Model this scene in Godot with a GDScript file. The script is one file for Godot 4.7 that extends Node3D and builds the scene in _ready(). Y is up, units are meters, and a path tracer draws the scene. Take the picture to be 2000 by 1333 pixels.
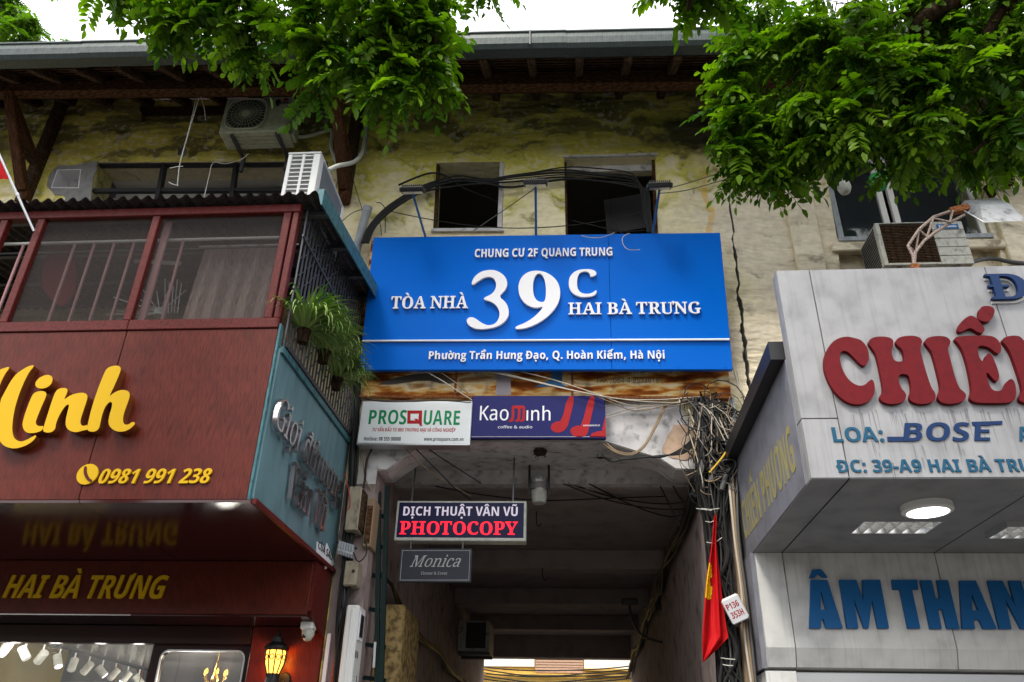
extends Node3D
# Street front of an old two-storey apartment block with a passage, between two shop fronts.
# Positions were measured on the photograph: a pixel gives a direction, the wall, side or soffit that a thing touches gives its distance.
const EYE := Vector3(0, 1.6, 0)
const FOC := 1556.0
const W := -7.2          # street face of the apartment block
const CF := -5.08        # front of the red balcony enclosure
const SX := -2.13        # its side
const RF := -4.92        # front of the white shop sign
const RX := 1.53         # its side
var cam: Camera3D
var cb: Basis
var M := {}
var T := {}
var taken := {}
var rng := RandomNumberGenerator.new()

func ray(px: float, py: float) -> Vector3:
	return cb * Vector3((px - 1000.0) / FOC, (666.5 - py) / FOC, -1.0)
func pz(px: float, py: float, z: float) -> Vector3:
	var r := ray(px, py)
	return EYE + r * ((z - EYE.z) / r.z)
func pxx(px: float, py: float, x: float) -> Vector3:
	var r := ray(px, py)
	return EYE + r * ((x - EYE.x) / r.x)
func pyy(px: float, py: float, y: float) -> Vector3:
	var r := ray(px, py)
	return EYE + r * ((y - EYE.y) / r.y)
func on_frame(px: float, py: float, f: Transform3D) -> Vector3:   # local coordinates on the plane z = 0 of a frame
	var r := ray(px, py)
	var n := f.basis.z.normalized()
	var p := EYE + r * ((f.origin - EYE).dot(n) / r.dot(n))
	return f.affine_inverse() * p

# ------------------------------------------------------------------ nodes
func numbered(called: String) -> String:
	if not taken.has(called):
		taken[called] = 0
		return called
	taken[called] += 1
	return "%s_%03d" % [called, taken[called]]
func thing(called: String, label: String, category: String, at := Vector3.ZERO, group := "") -> Node3D:
	var o := Node3D.new()
	o.name = numbered(called)
	add_child(o)
	o.position = at
	tag(o, label, category, group)
	return o
func tag(o: Node, label: String, category: String, group := "") -> void:
	o.set_meta("label", label)
	o.set_meta("category", category)
	if group:
		o.set_meta("group", group)
func part(parent: Node3D, called: String, mesh: Mesh, m: Material, label := "") -> MeshInstance3D:
	var o := MeshInstance3D.new()
	o.mesh = mesh
	o.material_override = m
	o.name = called
	parent.add_child(o, true)
	o.global_transform = Transform3D.IDENTITY
	if label:
		o.set_meta("label", label)
	return o
func structure(called: String, mesh: Mesh, m: Material) -> MeshInstance3D:
	var o := part(self, called, mesh, m)
	o.set_meta("kind", "structure")
	return o
func bits(o: Node) -> void:
	o.set_meta("kind", "stuff")

# ------------------------------------------------------------------ meshes
func nb(flat := true) -> SurfaceTool:
	var s := SurfaceTool.new()
	s.begin(Mesh.PRIMITIVE_TRIANGLES)
	s.set_smooth_group(-1 if flat else 0)
	return s
func done(s: SurfaceTool) -> ArrayMesh:
	s.generate_normals()
	return s.commit()
func tri(s: SurfaceTool, a: Vector3, b: Vector3, c: Vector3) -> void:
	s.add_vertex(a); s.add_vertex(b); s.add_vertex(c)
func quad(s: SurfaceTool, a: Vector3, b: Vector3, c: Vector3, d: Vector3) -> void:   # clockwise seen from the front
	tri(s, a, b, c); tri(s, a, c, d)
# eight corners: bottom 0-3 and top 4-7, each round in the order left-back, right-back, right-front, left-front
func hexa(s: SurfaceTool, p: Array) -> void:
	quad(s, p[3], p[7], p[6], p[2]); quad(s, p[1], p[5], p[4], p[0])
	quad(s, p[0], p[4], p[7], p[3]); quad(s, p[2], p[6], p[5], p[1])
	quad(s, p[7], p[4], p[5], p[6]); quad(s, p[0], p[3], p[2], p[1])
func box(s: SurfaceTool, c: Vector3, size: Vector3, b := Basis.IDENTITY, bevel := 0.0) -> void:
	var h := size / 2.0
	if bevel <= 0.0:
		var p := []
		for y in [-1, 1]:
			for q in [[-1, -1], [1, -1], [1, 1], [-1, 1]]:
				p.append(c + b * Vector3(q[0] * h.x, y * h.y, q[1] * h.z))
		hexa(s, p)
		return
	var e := minf(bevel, minf(h.x, minf(h.y, h.z)) * 0.6)
	for ax in 3:
		var u := (ax + 1) % 3
		var v := (ax + 2) % 3
		for sg in [-1.0, 1.0]:
			var q := []
			for k in [[-1, -1], [1, -1], [1, 1], [-1, 1]]:
				var p := Vector3.ZERO
				p[ax] = sg * h[ax]; p[u] = k[0] * (h[u] - e); p[v] = k[1] * (h[v] - e)
				q.append(c + b * p)
			if sg > 0: quad(s, q[3], q[2], q[1], q[0])
			else: quad(s, q[0], q[1], q[2], q[3])
		for su in [-1.0, 1.0]:
			for sv in [-1.0, 1.0]:      # edge along ax between faces u and v
				var q2 := []
				for k in [[-1, 0], [1, 0], [1, 1], [-1, 1]]:
					var p := Vector3.ZERO
					p[ax] = k[0] * (h[ax] - e)
					p[u] = su * (h[u] if k[1] == 0 else h[u] - e)
					p[v] = sv * (h[v] - e if k[1] == 0 else h[v])
					q2.append(c + b * p)
				if su * sv > 0: quad(s, q2[3], q2[2], q2[1], q2[0])
				else: quad(s, q2[0], q2[1], q2[2], q2[3])
	for sx in [-1.0, 1.0]:
		for sy in [-1.0, 1.0]:
			for sz in [-1.0, 1.0]:
				var a := c + b * Vector3(sx * h.x, sy * (h.y - e), sz * (h.z - e))
				var d := c + b * Vector3(sx * (h.x - e), sy * h.y, sz * (h.z - e))
				var f := c + b * Vector3(sx * (h.x - e), sy * (h.y - e), sz * h.z)
				if sx * sy * sz > 0: tri(s, a, f, d)
				else: tri(s, a, d, f)
func slab(s: SurfaceTool, x0: float, x1: float, y0: float, y1: float, z0: float, z1: float, bevel := 0.0) -> void:
	box(s, Vector3((x0 + x1) / 2, (y0 + y1) / 2, (z0 + z1) / 2), Vector3(absf(x1 - x0), absf(y1 - y0), absf(z1 - z0)), Basis.IDENTITY, bevel)
func slab_mesh(x0: float, x1: float, y0: float, y1: float, z0: float, z1: float, bevel := 0.0) -> ArrayMesh:
	var s := nb(); slab(s, x0, x1, y0, y1, z0, z1, bevel); return done(s)
# a bar of rectangular section between two points
func bar(s: SurfaceTool, a: Vector3, b: Vector3, w: float, h: float, up := Vector3.UP, bevel := 0.0) -> void:
	var z := (b - a).normalized()
	var x := up.cross(z)
	if x.length() < 0.01: x = Vector3.RIGHT.cross(z)
	x = x.normalized()
	box(s, (a + b) / 2, Vector3(w, h, a.distance_to(b)), Basis(x, z.cross(x), z), bevel)
func bar_mesh(a: Vector3, b: Vector3, w: float, h: float, up := Vector3.UP, bevel := 0.0) -> ArrayMesh:
	var s := nb(); bar(s, a, b, w, h, up, bevel); return done(s)
func smooth_path(pts: Array, step := 4) -> Array:
	var o := []
	for i in pts.size() - 1:
		var p0: Vector3 = pts[maxi(i - 1, 0)]
		var p1: Vector3 = pts[i]
		var p2: Vector3 = pts[i + 1]
		var p3: Vector3 = pts[mini(i + 2, pts.size() - 1)]
		for k in step:
			o.append(p1.cubic_interpolate(p2, p0, p3, float(k) / step))
	o.append(pts[-1])
	return o
func tube(s: SurfaceTool, pts: Array, r0: float, sides := 6, r1 := -1.0) -> void:
	s.set_smooth_group(0)
	if r1 < 0: r1 = r0
	var n := pts.size()
	var rings := []
	var x := Vector3.ZERO
	for i in n:
		var d: Vector3 = (pts[mini(i + 1, n - 1)] - pts[maxi(i - 1, 0)]).normalized()
		if i == 0:
			x = (Vector3.UP if absf(d.y) < 0.9 else Vector3.RIGHT).cross(d).normalized()
		else:
			x = (x - d * x.dot(d)).normalized()
		var y := d.cross(x)
		var ring := []
		var r := lerpf(r0, r1, float(i) / maxi(n - 1, 1))
		for k in sides:
			var a := TAU * k / sides
			ring.append(pts[i] + (x * cos(a) + y * sin(a)) * r)
		rings.append(ring)
	for i in n - 1:
		for k in sides:
			var k2 := (k + 1) % sides
			quad(s, rings[i][k], rings[i][k2], rings[i + 1][k2], rings[i + 1][k])
	s.set_smooth_group(-1)
	for k in range(1, sides - 1):
		tri(s, rings[0][0], rings[0][k + 1], rings[0][k])
		tri(s, rings[n - 1][0], rings[n - 1][k], rings[n - 1][k + 1])
func tube_mesh(pts: Array, r0: float, sides := 6, r1 := -1.0) -> ArrayMesh:
	var s := nb(); tube(s, pts, r0, sides, r1); return done(s)
# profile: Array of Vector2(radius, height), turned round the axis through c
func lathe(s: SurfaceTool, c: Vector3, profile: Array, sides := 20, b := Basis.IDENTITY) -> void:
	for i in profile.size() - 1:
		for k in sides:
			var a0 := TAU * k / sides
			var a1 := TAU * (k + 1) / sides
			var q := []
			for e in [[i, a0], [i, a1], [i + 1, a1], [i + 1, a0]]:
				var pr: Vector2 = profile[e[0]]
				q.append(c + b * Vector3(pr.x * cos(e[1]), pr.y, pr.x * sin(e[1])))
			if (profile[i] as Vector2).x < 1e-5: tri(s, q[0], q[2], q[3])
			elif (profile[i + 1] as Vector2).x < 1e-5: tri(s, q[0], q[1], q[2])
			else: quad(s, q[0], q[1], q[2], q[3])
func lathe_mesh(c: Vector3, profile: Array, sides := 20, b := Basis.IDENTITY, flat := true) -> ArrayMesh:
	var s := nb(flat); lathe(s, c, profile, sides, b); return done(s)
# flat outline in a frame, from z0 to z1 of that frame
func prism(s: SurfaceTool, poly: PackedVector2Array, f: Transform3D, z0: float, z1: float) -> void:
	if Geometry2D.is_polygon_clockwise(poly):
		poly = poly.duplicate()
		poly.reverse()
	var idx := Geometry2D.triangulate_polygon(poly)
	for i in range(0, idx.size(), 3):
		var a := poly[idx[i]]
		var b := poly[idx[i + 1]]
		var c := poly[idx[i + 2]]
		if (b - a).cross(c - a) > 0:
			var t := b; b = c; c = t
		tri(s, f * Vector3(a.x, a.y, z1), f * Vector3(b.x, b.y, z1), f * Vector3(c.x, c.y, z1))
		tri(s, f * Vector3(a.x, a.y, z0), f * Vector3(c.x, c.y, z0), f * Vector3(b.x, b.y, z0))
	var n := poly.size()
	for i in n:
		var a := poly[i]
		var b := poly[(i + 1) % n]
		quad(s, f * Vector3(a.x, a.y, z0), f * Vector3(a.x, a.y, z1), f * Vector3(b.x, b.y, z1), f * Vector3(b.x, b.y, z0))
func holed(s: SurfaceTool, outer: PackedVector2Array, hole: PackedVector2Array, f: Transform3D, z0: float, z1: float) -> void:
	var hx := 0.0
	for p in hole: hx += p.x / hole.size()
	for half in [[-50.0, hx], [hx, 50.0]]:
		for p in Geometry2D.intersect_polygons(outer, PackedVector2Array([Vector2(half[0], -50), Vector2(half[1], -50), Vector2(half[1], 50), Vector2(half[0], 50)])):
			for q in Geometry2D.clip_polygons(p, hole):
				prism(s, q, f, z0, z1)
func chaikin(poly: Array, times := 1) -> Array:
	for t in times:
		var o := []
		for i in poly.size():
			var a: Vector2 = poly[i]
			var b: Vector2 = poly[(i + 1) % poly.size()]
			o.append(a.lerp(b, 0.25)); o.append(a.lerp(b, 0.75))
		poly = o
	return poly
# outline given in zoomed pixels: px = ox + x * k; returns it in the frame's plane
func outline(pts: Array, ox: float, oy: float, k: float, f: Transform3D, rounds := 1) -> PackedVector2Array:
	var o := []
	for p in pts:
		var l := on_frame(ox + p[0] * k, oy + p[1] * k, f)
		o.append(Vector2(l.x, l.y))
	return PackedVector2Array(chaikin(o, rounds))
func frame(o: Vector3, x := Vector3.RIGHT, y := Vector3.UP) -> Transform3D:
	x = x.normalized()
	var z := x.cross(y).normalized()
	return Transform3D(Basis(x, z.cross(x), z), o)

# ------------------------------------------------------------------ lettering
var fonts := {}
var faces_of := {}
func font(kind: String) -> Font:
	if not fonts.has(kind):
		var f := SystemFont.new()
		f.font_names = PackedStringArray(["Droid Serif" if kind.begins_with("serif") else "Droid Sans"])
		f.font_weight = 700 if kind.ends_with("bold") else 400
		fonts[kind] = f
	return fonts[kind]
# letters that the fonts lack: base letter and the marks to set on it
const MARKED := {"Ư": ["U", "h"], "ư": ["u", "h"], "ờ": ["ò", "h"], "ự": ["u", "hd"], "ầ": ["â", "g"], "ạ": ["a", "d"], "ộ": ["ô", "d"], "ế": ["ê", "a"], "Ế": ["Ê", "a"], "ọ": ["o", "d"], "ơ": ["o", "h"], "ợ": ["o", "hd"], "Ậ": ["Â", "d"], "Ấ": ["Â", "a"], "Ầ": ["Â", "g"], "Ị": ["I", "d"], "Ử": ["U", "hk"], "Ơ": ["O", "h"], "Ạ": ["A", "d"], "Ệ": ["Ê", "d"]}
func base_of(txt: String) -> String:
	var o := ""
	for c in txt:
		o += MARKED[c][0] if MARKED.has(c) else c
	return o
func raw_glyph(c: String, kind: String) -> PackedVector3Array:
	var t := TextMesh.new()
	t.font = font(kind)
	t.font_size = 64
	t.pixel_size = 1.0 / 64
	t.depth = 1.0
	t.curve_step = 2.0
	t.horizontal_alignment = HORIZONTAL_ALIGNMENT_LEFT
	t.text = c
	return t.get_faces()
func bounds(f: PackedVector3Array) -> Rect2:
	var a := Vector2(1e9, 1e9)
	var b := Vector2(-1e9, -1e9)
	for v in f:
		a = a.min(Vector2(v.x, v.y)); b = b.max(Vector2(v.x, v.y))
	return Rect2(a, b - a)
func glyph(c: String, kind: String) -> PackedVector3Array:
	var key := kind + "|" + c
	if faces_of.has(key):
		return faces_of[key]
	var f := raw_glyph(base_of(c), kind)
	if MARKED.has(c):
		var bare := base_of(c)
		for p in [["ò", "o"], ["â", "a"], ["ê", "e"], ["ô", "o"]]:
			if bare == p[0]: bare = p[1]
		var bb := bounds(f)
		var body := bounds(raw_glyph(bare, kind))
		for mk in MARKED[c][1]:
			var g := raw_glyph({"h": "'", "d": ".", "a": "´", "g": "`", "k": "'"}[mk], kind)
			var gb := bounds(g)
			var k := 1.0
			var to := Vector2.ZERO        # where the mark's lower left corner goes
			if mk == "h":
				k = 0.75
				to = Vector2(body.end.x - gb.size.x * 0.3, body.end.y - gb.size.y * k * 0.72)
			elif mk == "d": to = Vector2(body.get_center().x - gb.size.x / 2, body.position.y - gb.size.y * 1.45)
			elif mk == "k":
				k = 0.7
				to = Vector2(body.get_center().x - gb.size.x / 2, body.end.y + 0.04)
			elif mk == "a": to = Vector2(bb.get_center().x + bb.size.x * 0.16, bb.end.y - gb.size.y * 0.35)
			else: to = Vector2(bb.get_center().x + bb.size.x * 0.12, bb.end.y - gb.size.y * 0.35)
			for v in g:
				f.append(Vector3((v.x - gb.position.x) * k + to.x, (v.y - gb.position.y) * k + to.y, v.z * (1.0 if mk == "d" else 1.0006)))
	faces_of[key] = f
	return f
func advance(txt: String, i: int, kind: String) -> float:
	var b := base_of(txt)
	return (font(kind).get_string_size(b.substr(0, i + 1), HORIZONTAL_ALIGNMENT_LEFT, -1, 64).x - font(kind).get_string_size(b[i], HORIZONTAL_ALIGNMENT_LEFT, -1, 64).x) / 64.0
func glyphs(txt: String, kind: String) -> PackedVector3Array:
	if txt.length() == 1: return glyph(txt, kind)
	var o := PackedVector3Array()
	for i in txt.length():
		if txt[i] == " ": continue
		var a := advance(txt, i, kind)
		for v in glyph(txt[i], kind):
			o.append(Vector3(v.x + a, v.y, v.z))
	return o
# txt fills the pixel box [left, top, right, bottom], measured at the middles of its sides, on the plane of frame f
func letters(parent: Node3D, txt: String, kind: String, b: Array, f: Transform3D, depth: float, m: Material, slant := 0.0, split := true, lift := 0.0) -> Array:
	var mx: float = (b[0] + b[2]) / 2.0
	var my: float = (b[1] + b[3]) / 2.0
	return letters_at(parent, txt, kind, [on_frame(b[0], my, f).x, on_frame(b[2], my, f).x, on_frame(mx, b[3], f).y, on_frame(mx, b[1], f).y], f, depth, m, slant, split, lift)
func letters_at(parent: Node3D, txt: String, kind: String, b: Array, f: Transform3D, depth: float, m: Material, slant := 0.0, split := true, lift := 0.0) -> Array:
	var whole := glyphs(txt, kind)
	var x0 := 1e9; var x1 := -1e9; var y0 := 1e9; var y1 := -1e9
	for v in whole:
		x0 = minf(x0, v.x + v.y * slant); x1 = maxf(x1, v.x + v.y * slant); y0 = minf(y0, v.y); y1 = maxf(y1, v.y)
	var l: float = b[0]
	var d: float = b[2]
	var sx: float = (b[1] - l) / (x1 - x0)
	var sy: float = (b[3] - d) / (y1 - y0)
	var made := []
	var list := []
	if split:
		for i in txt.length():
			if txt[i] != " ":
				var adv := advance(txt, i, kind)
				list.append([txt[i], adv])
	else:
		list.append([txt, 0.0])
	for e in list:
		var s := nb()
		for v in glyphs(e[0], kind):
			var x: float = v.x + e[1]
			s.add_vertex(f * Vector3(l + (x + v.y * slant - x0) * sx, d + (v.y - y0) * sy, lift + (v.z + 0.5) * depth))
		made.append(part(parent, "letter" if split else "lettering", done(s), m))
	return made

# ------------------------------------------------------------------ materials
func lin(r: float, g: float, b: float, a := 1.0) -> Color:
	var c := Color(r, g, b).linear_to_srgb()
	c.a = a
	return c
func mat(key: String, r: float, g: float, b: float, rough := 0.8, metal := 0.0) -> StandardMaterial3D:
	var m := StandardMaterial3D.new()
	m.resource_name = key
	m.albedo_color = lin(r, g, b)
	m.roughness = rough
	m.metallic = metal
	if metal == 0.0 and rough > 0.3: m.metallic_specular = 0.3
	M[key] = m
	return m
func noise(seed_: int, freq: float, octaves := 4, kind := FastNoiseLite.TYPE_SIMPLEX_SMOOTH) -> FastNoiseLite:
	var n := FastNoiseLite.new()
	n.seed = seed_
	n.noise_type = kind
	n.frequency = freq
	n.fractal_type = FastNoiseLite.FRACTAL_FBM
	n.fractal_octaves = octaves
	return n
func ntex(key: String, seed_: int, freq: float, octaves: int, ramp: Array, size := 512, as_normal := false, bump := 4.0) -> NoiseTexture2D:
	var t := NoiseTexture2D.new()
	t.width = size; t.height = size
	t.seamless = true
	t.noise = noise(seed_, freq, octaves)
	if as_normal:
		t.as_normal_map = true
		t.bump_strength = bump
	elif ramp:
		var g := Gradient.new()
		var off := PackedFloat32Array()
		var col := PackedColorArray()
		for e in ramp:
			off.append(e[0]); col.append(e[1])
		g.offsets = off; g.colors = col
		t.color_ramp = g
	T[key] = t
	return t
func tint(m: StandardMaterial3D, t: Texture2D, scale: Vector3) -> StandardMaterial3D:
	m.albedo_texture = t
	m.uv1_triplanar = true
	m.uv1_world_triplanar = true
	m.uv1_triplanar_sharpness = 8.0
	m.uv1_scale = scale
	return m
func grime(m: StandardMaterial3D, t: Texture2D, scale: Vector3) -> StandardMaterial3D:
	m.detail_enabled = true
	m.detail_albedo = t
	m.detail_blend_mode = BaseMaterial3D.BLEND_MODE_MUL
	m.detail_uv_layer = BaseMaterial3D.DETAIL_UV_2
	m.uv2_triplanar = true
	m.uv2_world_triplanar = true
	m.uv2_triplanar_sharpness = 8.0
	m.uv2_scale = scale
	return m
func relief(m: StandardMaterial3D, t: Texture2D, depth: float) -> StandardMaterial3D:
	m.normal_enabled = true
	m.normal_texture = t
	m.normal_scale = depth
	return m
func glow(m: StandardMaterial3D, r: float, g: float, b: float, e: float) -> StandardMaterial3D:
	m.emission_enabled = true
	m.emission = lin(r, g, b)
	m.emission_energy_multiplier = e
	return m
func g_(v: float) -> Color:
	return Color(v, v, v)

func wall_texture() -> ImageTexture:
	# old lime-washed plaster: x -9..9, y 3.6..9.6
	var w := 2048
	var h := 704
	var img := Image.create(w, h, false, Image.FORMAT_RGB8)
	var big := noise(3, 0.55, 3)
	var mid := noise(5, 1.6, 4)
	var wav := noise(7, 1.0, 5)
	var fin := noise(9, 9.0, 3)
	var crk := noise(11, 0.75, 4)
	crk.fractal_type = FastNoiseLite.FRACTAL_RIDGED
	var data := PackedByteArray()
	data.resize(w * h * 3)
	var drip := pz(1382, 400, W).x
	for j in h:
		var y := 9.6 - 6.0 * (j + 0.5) / h
		for i in w:
			var x := -9.0 + 18.0 * (i + 0.5) / w
			var nb_ := big.get_noise_2d(x, y)
			var nm := mid.get_noise_2d(x, y)
			var nw := wav.get_noise_2d(x * 0.8 + nb_ * 0.3, y * 3.4 + nm * 0.8)
			var nf := fin.get_noise_2d(x, y)
			var r := 0.86; var g := 0.765; var b := 0.50
			# greyer render on the right hand half, bare of paint
			var bare := smoothstep(1.35, 2.0, x + nb_ * 0.8)
			r = lerpf(r, 0.76, bare); g = lerpf(g, 0.665, bare); b = lerpf(b, 0.51, bare)
			# yellow wash that survives high on the wall, ragged lower edge
			var wash := smoothstep(-0.22, 0.25, (y - 7.62) * 0.55 + nm * 0.5 + nw * 0.42 + nf * 0.12)
			wash *= 1.0 - 0.45 * bare
			r = lerpf(r, 0.66, wash); g = lerpf(g, 0.59, wash); b = lerpf(b, 0.12, wash)
			# algae blotches
			var alg := smoothstep(0.02, 0.30, nw + nm * 0.45 - 0.10 + (y - 8.2) * 0.10) * smoothstep(6.9, 8.1, y + nm)
			r = lerpf(r, 0.40, alg * 0.6); g = lerpf(g, 0.38, alg * 0.6); b = lerpf(b, 0.08, alg * 0.6)
			# black mould and sooty grime in wavy tongues, eave shade painted in higher up
			var soot_and_shade := smoothstep(0.06, 0.52, nw * 1.1 + nb_ * 0.25 + nf * 0.22 + clampf((y - 8.22) * 0.75, -0.4, 0.5))
			r = lerpf(r, 0.13, soot_and_shade * 0.7); g = lerpf(g, 0.11, soot_and_shade * 0.7); b = lerpf(b, 0.065, soot_and_shade * 0.7)
			# grey smudges lower down
			var smu := smoothstep(0.16, 0.5, nm * 0.8 + nw * 0.6 + nf * 0.25 - 0.02)
			smu *= 0.5 + 0.4 * bare
			r = lerpf(r, r * 0.48, smu); g = lerpf(g, g * 0.46, smu); b = lerpf(b, b * 0.44, smu)
			# chalky flakes
			var fl := smoothstep(0.30, 0.42, nf + nm * 0.6)
			r = lerpf(r, 0.72, fl * 0.5); g = lerpf(g, 0.66, fl * 0.5); b = lerpf(b, 0.52, fl * 0.5)
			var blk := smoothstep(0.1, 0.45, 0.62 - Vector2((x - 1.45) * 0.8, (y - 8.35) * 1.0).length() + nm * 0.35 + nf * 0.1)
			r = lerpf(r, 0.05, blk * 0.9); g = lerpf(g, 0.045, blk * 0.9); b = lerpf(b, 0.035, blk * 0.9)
			# hair cracks
			var ck := smoothstep(0.86, 0.97, crk.get_noise_2d(x * 0.7 + nm * 0.3, y * 2.2 + nm * 0.5) + 0.04 * nf) * smoothstep(-0.15, 0.25, nm + nb_)
			r *= 1.0 - 0.65 * ck; g *= 1.0 - 0.65 * ck; b *= 1.0 - 0.65 * ck
			# ochre run beside the crack
			var dr := smoothstep(0.055, 0.02, absf(x - drip - 0.03 * sin(y * 9.0) - nm * 0.05)) * smoothstep(6.8, 6.95, y) * smoothstep(8.1, 7.6, y + nf * 0.3) * (0.55 + 0.6 * nf)
			dr = clampf(dr, 0.0, 1.0)
			r = lerpf(r, 0.70, dr); g = lerpf(g, 0.42, dr); b = lerpf(b, 0.06, dr)
			var k := 1.0 + 0.16 * nf + 0.10 * nm
			var o := (j * w + i) * 3
			var c := Color(clampf(r * k, 0, 1), clampf(g * k, 0, 1), clampf(b * k, 0, 1)).linear_to_srgb()
			data[o] = int(c.r * 255.0); data[o + 1] = int(c.g * 255.0); data[o + 2] = int(c.b * 255.0)
	img.set_data(w, h, false, Image.FORMAT_RGB8, data)
	return ImageTexture.create_from_image(img)

func make_materials() -> void:
	ntex("mottle", 21, 0.012, 5, [[0.0, g_(0.84)], [0.45, g_(0.95)], [1.0, g_(1.0)]])
	ntex("dirt", 22, 0.02, 6, [[0.0, g_(0.45)], [0.38, g_(0.80)], [0.55, g_(1.0)], [1.0, g_(1.0)]])
	ntex("streak", 23, 0.02, 5, [[0.0, g_(0.62)], [0.40, g_(0.9)], [0.55, g_(1.0)], [1.0, g_(1.0)]])
	ntex("drips", 33, 0.03, 5, [[0.0, g_(0.93)], [0.32, g_(0.98)], [0.42, g_(1.0)], [1.0, g_(1.0)]])
	ntex("smudge", 34, 0.012, 5, [[0.0, g_(0.62)], [0.3, g_(0.90)], [0.45, g_(1.0)], [1.0, g_(1.0)]])
	ntex("grain", 24, 0.03, 4, [[0.0, Color(0.55, 0.50, 0.5)], [0.5, Color(0.86, 0.84, 0.84)], [1.0, Color(1, 1, 1)]])
	ntex("rust", 25, 0.012, 6, [[0.0, Color(0.30, 0.13, 0.05)], [0.36, Color(0.52, 0.26, 0.08)], [0.47, Color(0.74, 0.46, 0.18)], [0.56, Color(0.88, 0.72, 0.45)], [0.70, Color(0.92, 0.85, 0.70)], [1.0, Color(0.55, 0.33, 0.13)]])
	ntex("bark", 26, 0.02, 5, [[0.0, Color(0.28, 0.2, 0.14)], [0.5, Color(0.62, 0.52, 0.42)], [1.0, Color(0.9, 0.85, 0.78)]])
	ntex("bumps", 27, 0.015, 5, [], 512, true, 6.0)
	ntex("fine", 28, 0.05, 4, [], 512, true, 3.0)
	var m := mat("wall_plaster", 1, 1, 1, 0.93)
	m.albedo_texture = wall_texture()
	m.uv1_triplanar = true; m.uv1_world_triplanar = true; m.uv1_triplanar_sharpness = 8.0
	m.uv1_scale = Vector3(1.0 / 18.0, 1.0 / 6.0, 1.0 / 6.0)
	m.uv1_offset = Vector3(0.5, -1.6, 0.0)
	relief(m, ntex("plaster_bumps", 31, 0.012, 6, [], 1024, true, 12.0), 1.0)
	grime(tint(mat("white_plaster", 0.66, 0.64, 0.64, 0.9), T.mottle, Vector3(0.6, 0.6, 0.6)), T.smudge, Vector3(1.1, 0.9, 1.1))
	tint(mat("bare_render", 0.52, 0.37, 0.27, 0.95), T.mottle, Vector3(1.5, 1.5, 1.5))
	tint(mat("cement", 0.27, 0.27, 0.26, 0.95), T.mottle, Vector3(1.2, 1.2, 1.2))
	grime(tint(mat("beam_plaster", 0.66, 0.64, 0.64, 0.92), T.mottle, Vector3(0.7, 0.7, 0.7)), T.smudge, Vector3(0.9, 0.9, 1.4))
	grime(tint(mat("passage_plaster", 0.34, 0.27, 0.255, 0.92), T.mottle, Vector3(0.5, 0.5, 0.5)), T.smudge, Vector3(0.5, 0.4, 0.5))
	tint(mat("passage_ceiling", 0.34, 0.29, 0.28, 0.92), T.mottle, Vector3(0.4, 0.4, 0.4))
	grime(tint(mat("stone_facing", 0.34, 0.24, 0.10, 0.85), T.smudge, Vector3(2, 2, 2)), T.dirt, Vector3(0.9, 0.9, 0.9))
	mat("dark_room", 0.30, 0.28, 0.25, 0.95)
	mat("room_wall", 0.30, 0.29, 0.27, 0.95)
	relief(tint(mat("old_wood", 0.22, 0.14, 0.09, 0.85), T.bark, Vector3(1.2, 3, 3)), T.fine, 0.7)
	relief(tint(mat("strut_wood", 0.19, 0.11, 0.065, 0.85), T.bark, Vector3(5, 0.8, 5)), T.fine, 0.7)
	relief(tint(mat("grey_wood", 0.16, 0.13, 0.105, 0.9), T.bark, Vector3(3, 3, 0.8)), T.fine, 0.6)
	tint(mat("batten_wood", 0.17, 0.13, 0.10, 0.9), T.bark, Vector3(1.0, 4, 4))
	tint(mat("roof_tile", 0.13, 0.07, 0.05, 0.9), T.dirt, Vector3(2, 2, 2))
	grime(tint(mat("gutter_zinc", 0.055, 0.075, 0.073, 0.5, 0.2), T.mottle, Vector3(1.2, 4, 4)), T.streak, Vector3(5, 0.6, 5))
	# shop on the left
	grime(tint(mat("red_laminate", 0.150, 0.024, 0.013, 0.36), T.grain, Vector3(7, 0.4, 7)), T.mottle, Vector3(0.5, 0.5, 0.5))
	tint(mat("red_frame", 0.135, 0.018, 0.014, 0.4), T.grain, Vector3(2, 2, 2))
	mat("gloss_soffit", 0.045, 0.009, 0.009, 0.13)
	mat("steel_strip", 0.42, 0.40, 0.39, 0.12, 1.0)
	grime(tint(mat("teal_panel", 0.135, 0.245, 0.275, 0.5), T.drips, Vector3(1.0, 0.05, 0.6)), T.mottle, Vector3(0.8, 0.25, 0.8))
	tint(mat("teal_trim", 0.06, 0.16, 0.185, 0.45), T.streak, Vector3(3, 1, 1))
	tint(mat("roof_sheet", 0.075, 0.06, 0.058, 0.7, 0.2), T.dirt, Vector3(2, 2, 2))
	mat("iron_bar", 0.10, 0.10, 0.11, 0.5, 0.5)
	mat("maroon_bar", 0.36, 0.20, 0.20, 0.5)
	var scr := mat("insect_screen", 0.05, 0.042, 0.04, 0.8)
	scr.transparency = BaseMaterial3D.TRANSPARENCY_ALPHA
	scr.albedo_color.a = 0.30
	relief(tint(mat("curtain_cloth", 0.50, 0.41, 0.37, 0.9), T.grain, Vector3(10, 0.5, 10)), T.fine, 0.3)
	mat("red_cloth", 0.22, 0.02, 0.03, 0.9)
	mat("gold_face", 0.62, 0.37, 0.004, 0.5)
	mat("gold_side", 0.30, 0.10, 0.03, 0.25, 0.6)
	mat("silver_letter", 0.52, 0.46, 0.47, 0.25, 1.0)
	mat("door_wood", 0.028, 0.012, 0.012, 0.35)
	tint(mat("red_pilaster", 0.17, 0.022, 0.016, 0.4), T.grain, Vector3(9, 0.5, 9))
	mat("mirror_ceiling", 0.45, 0.43, 0.41, 0.2, 0.85)
	mat("shop_wall", 0.16, 0.17, 0.19, 0.5)
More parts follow.
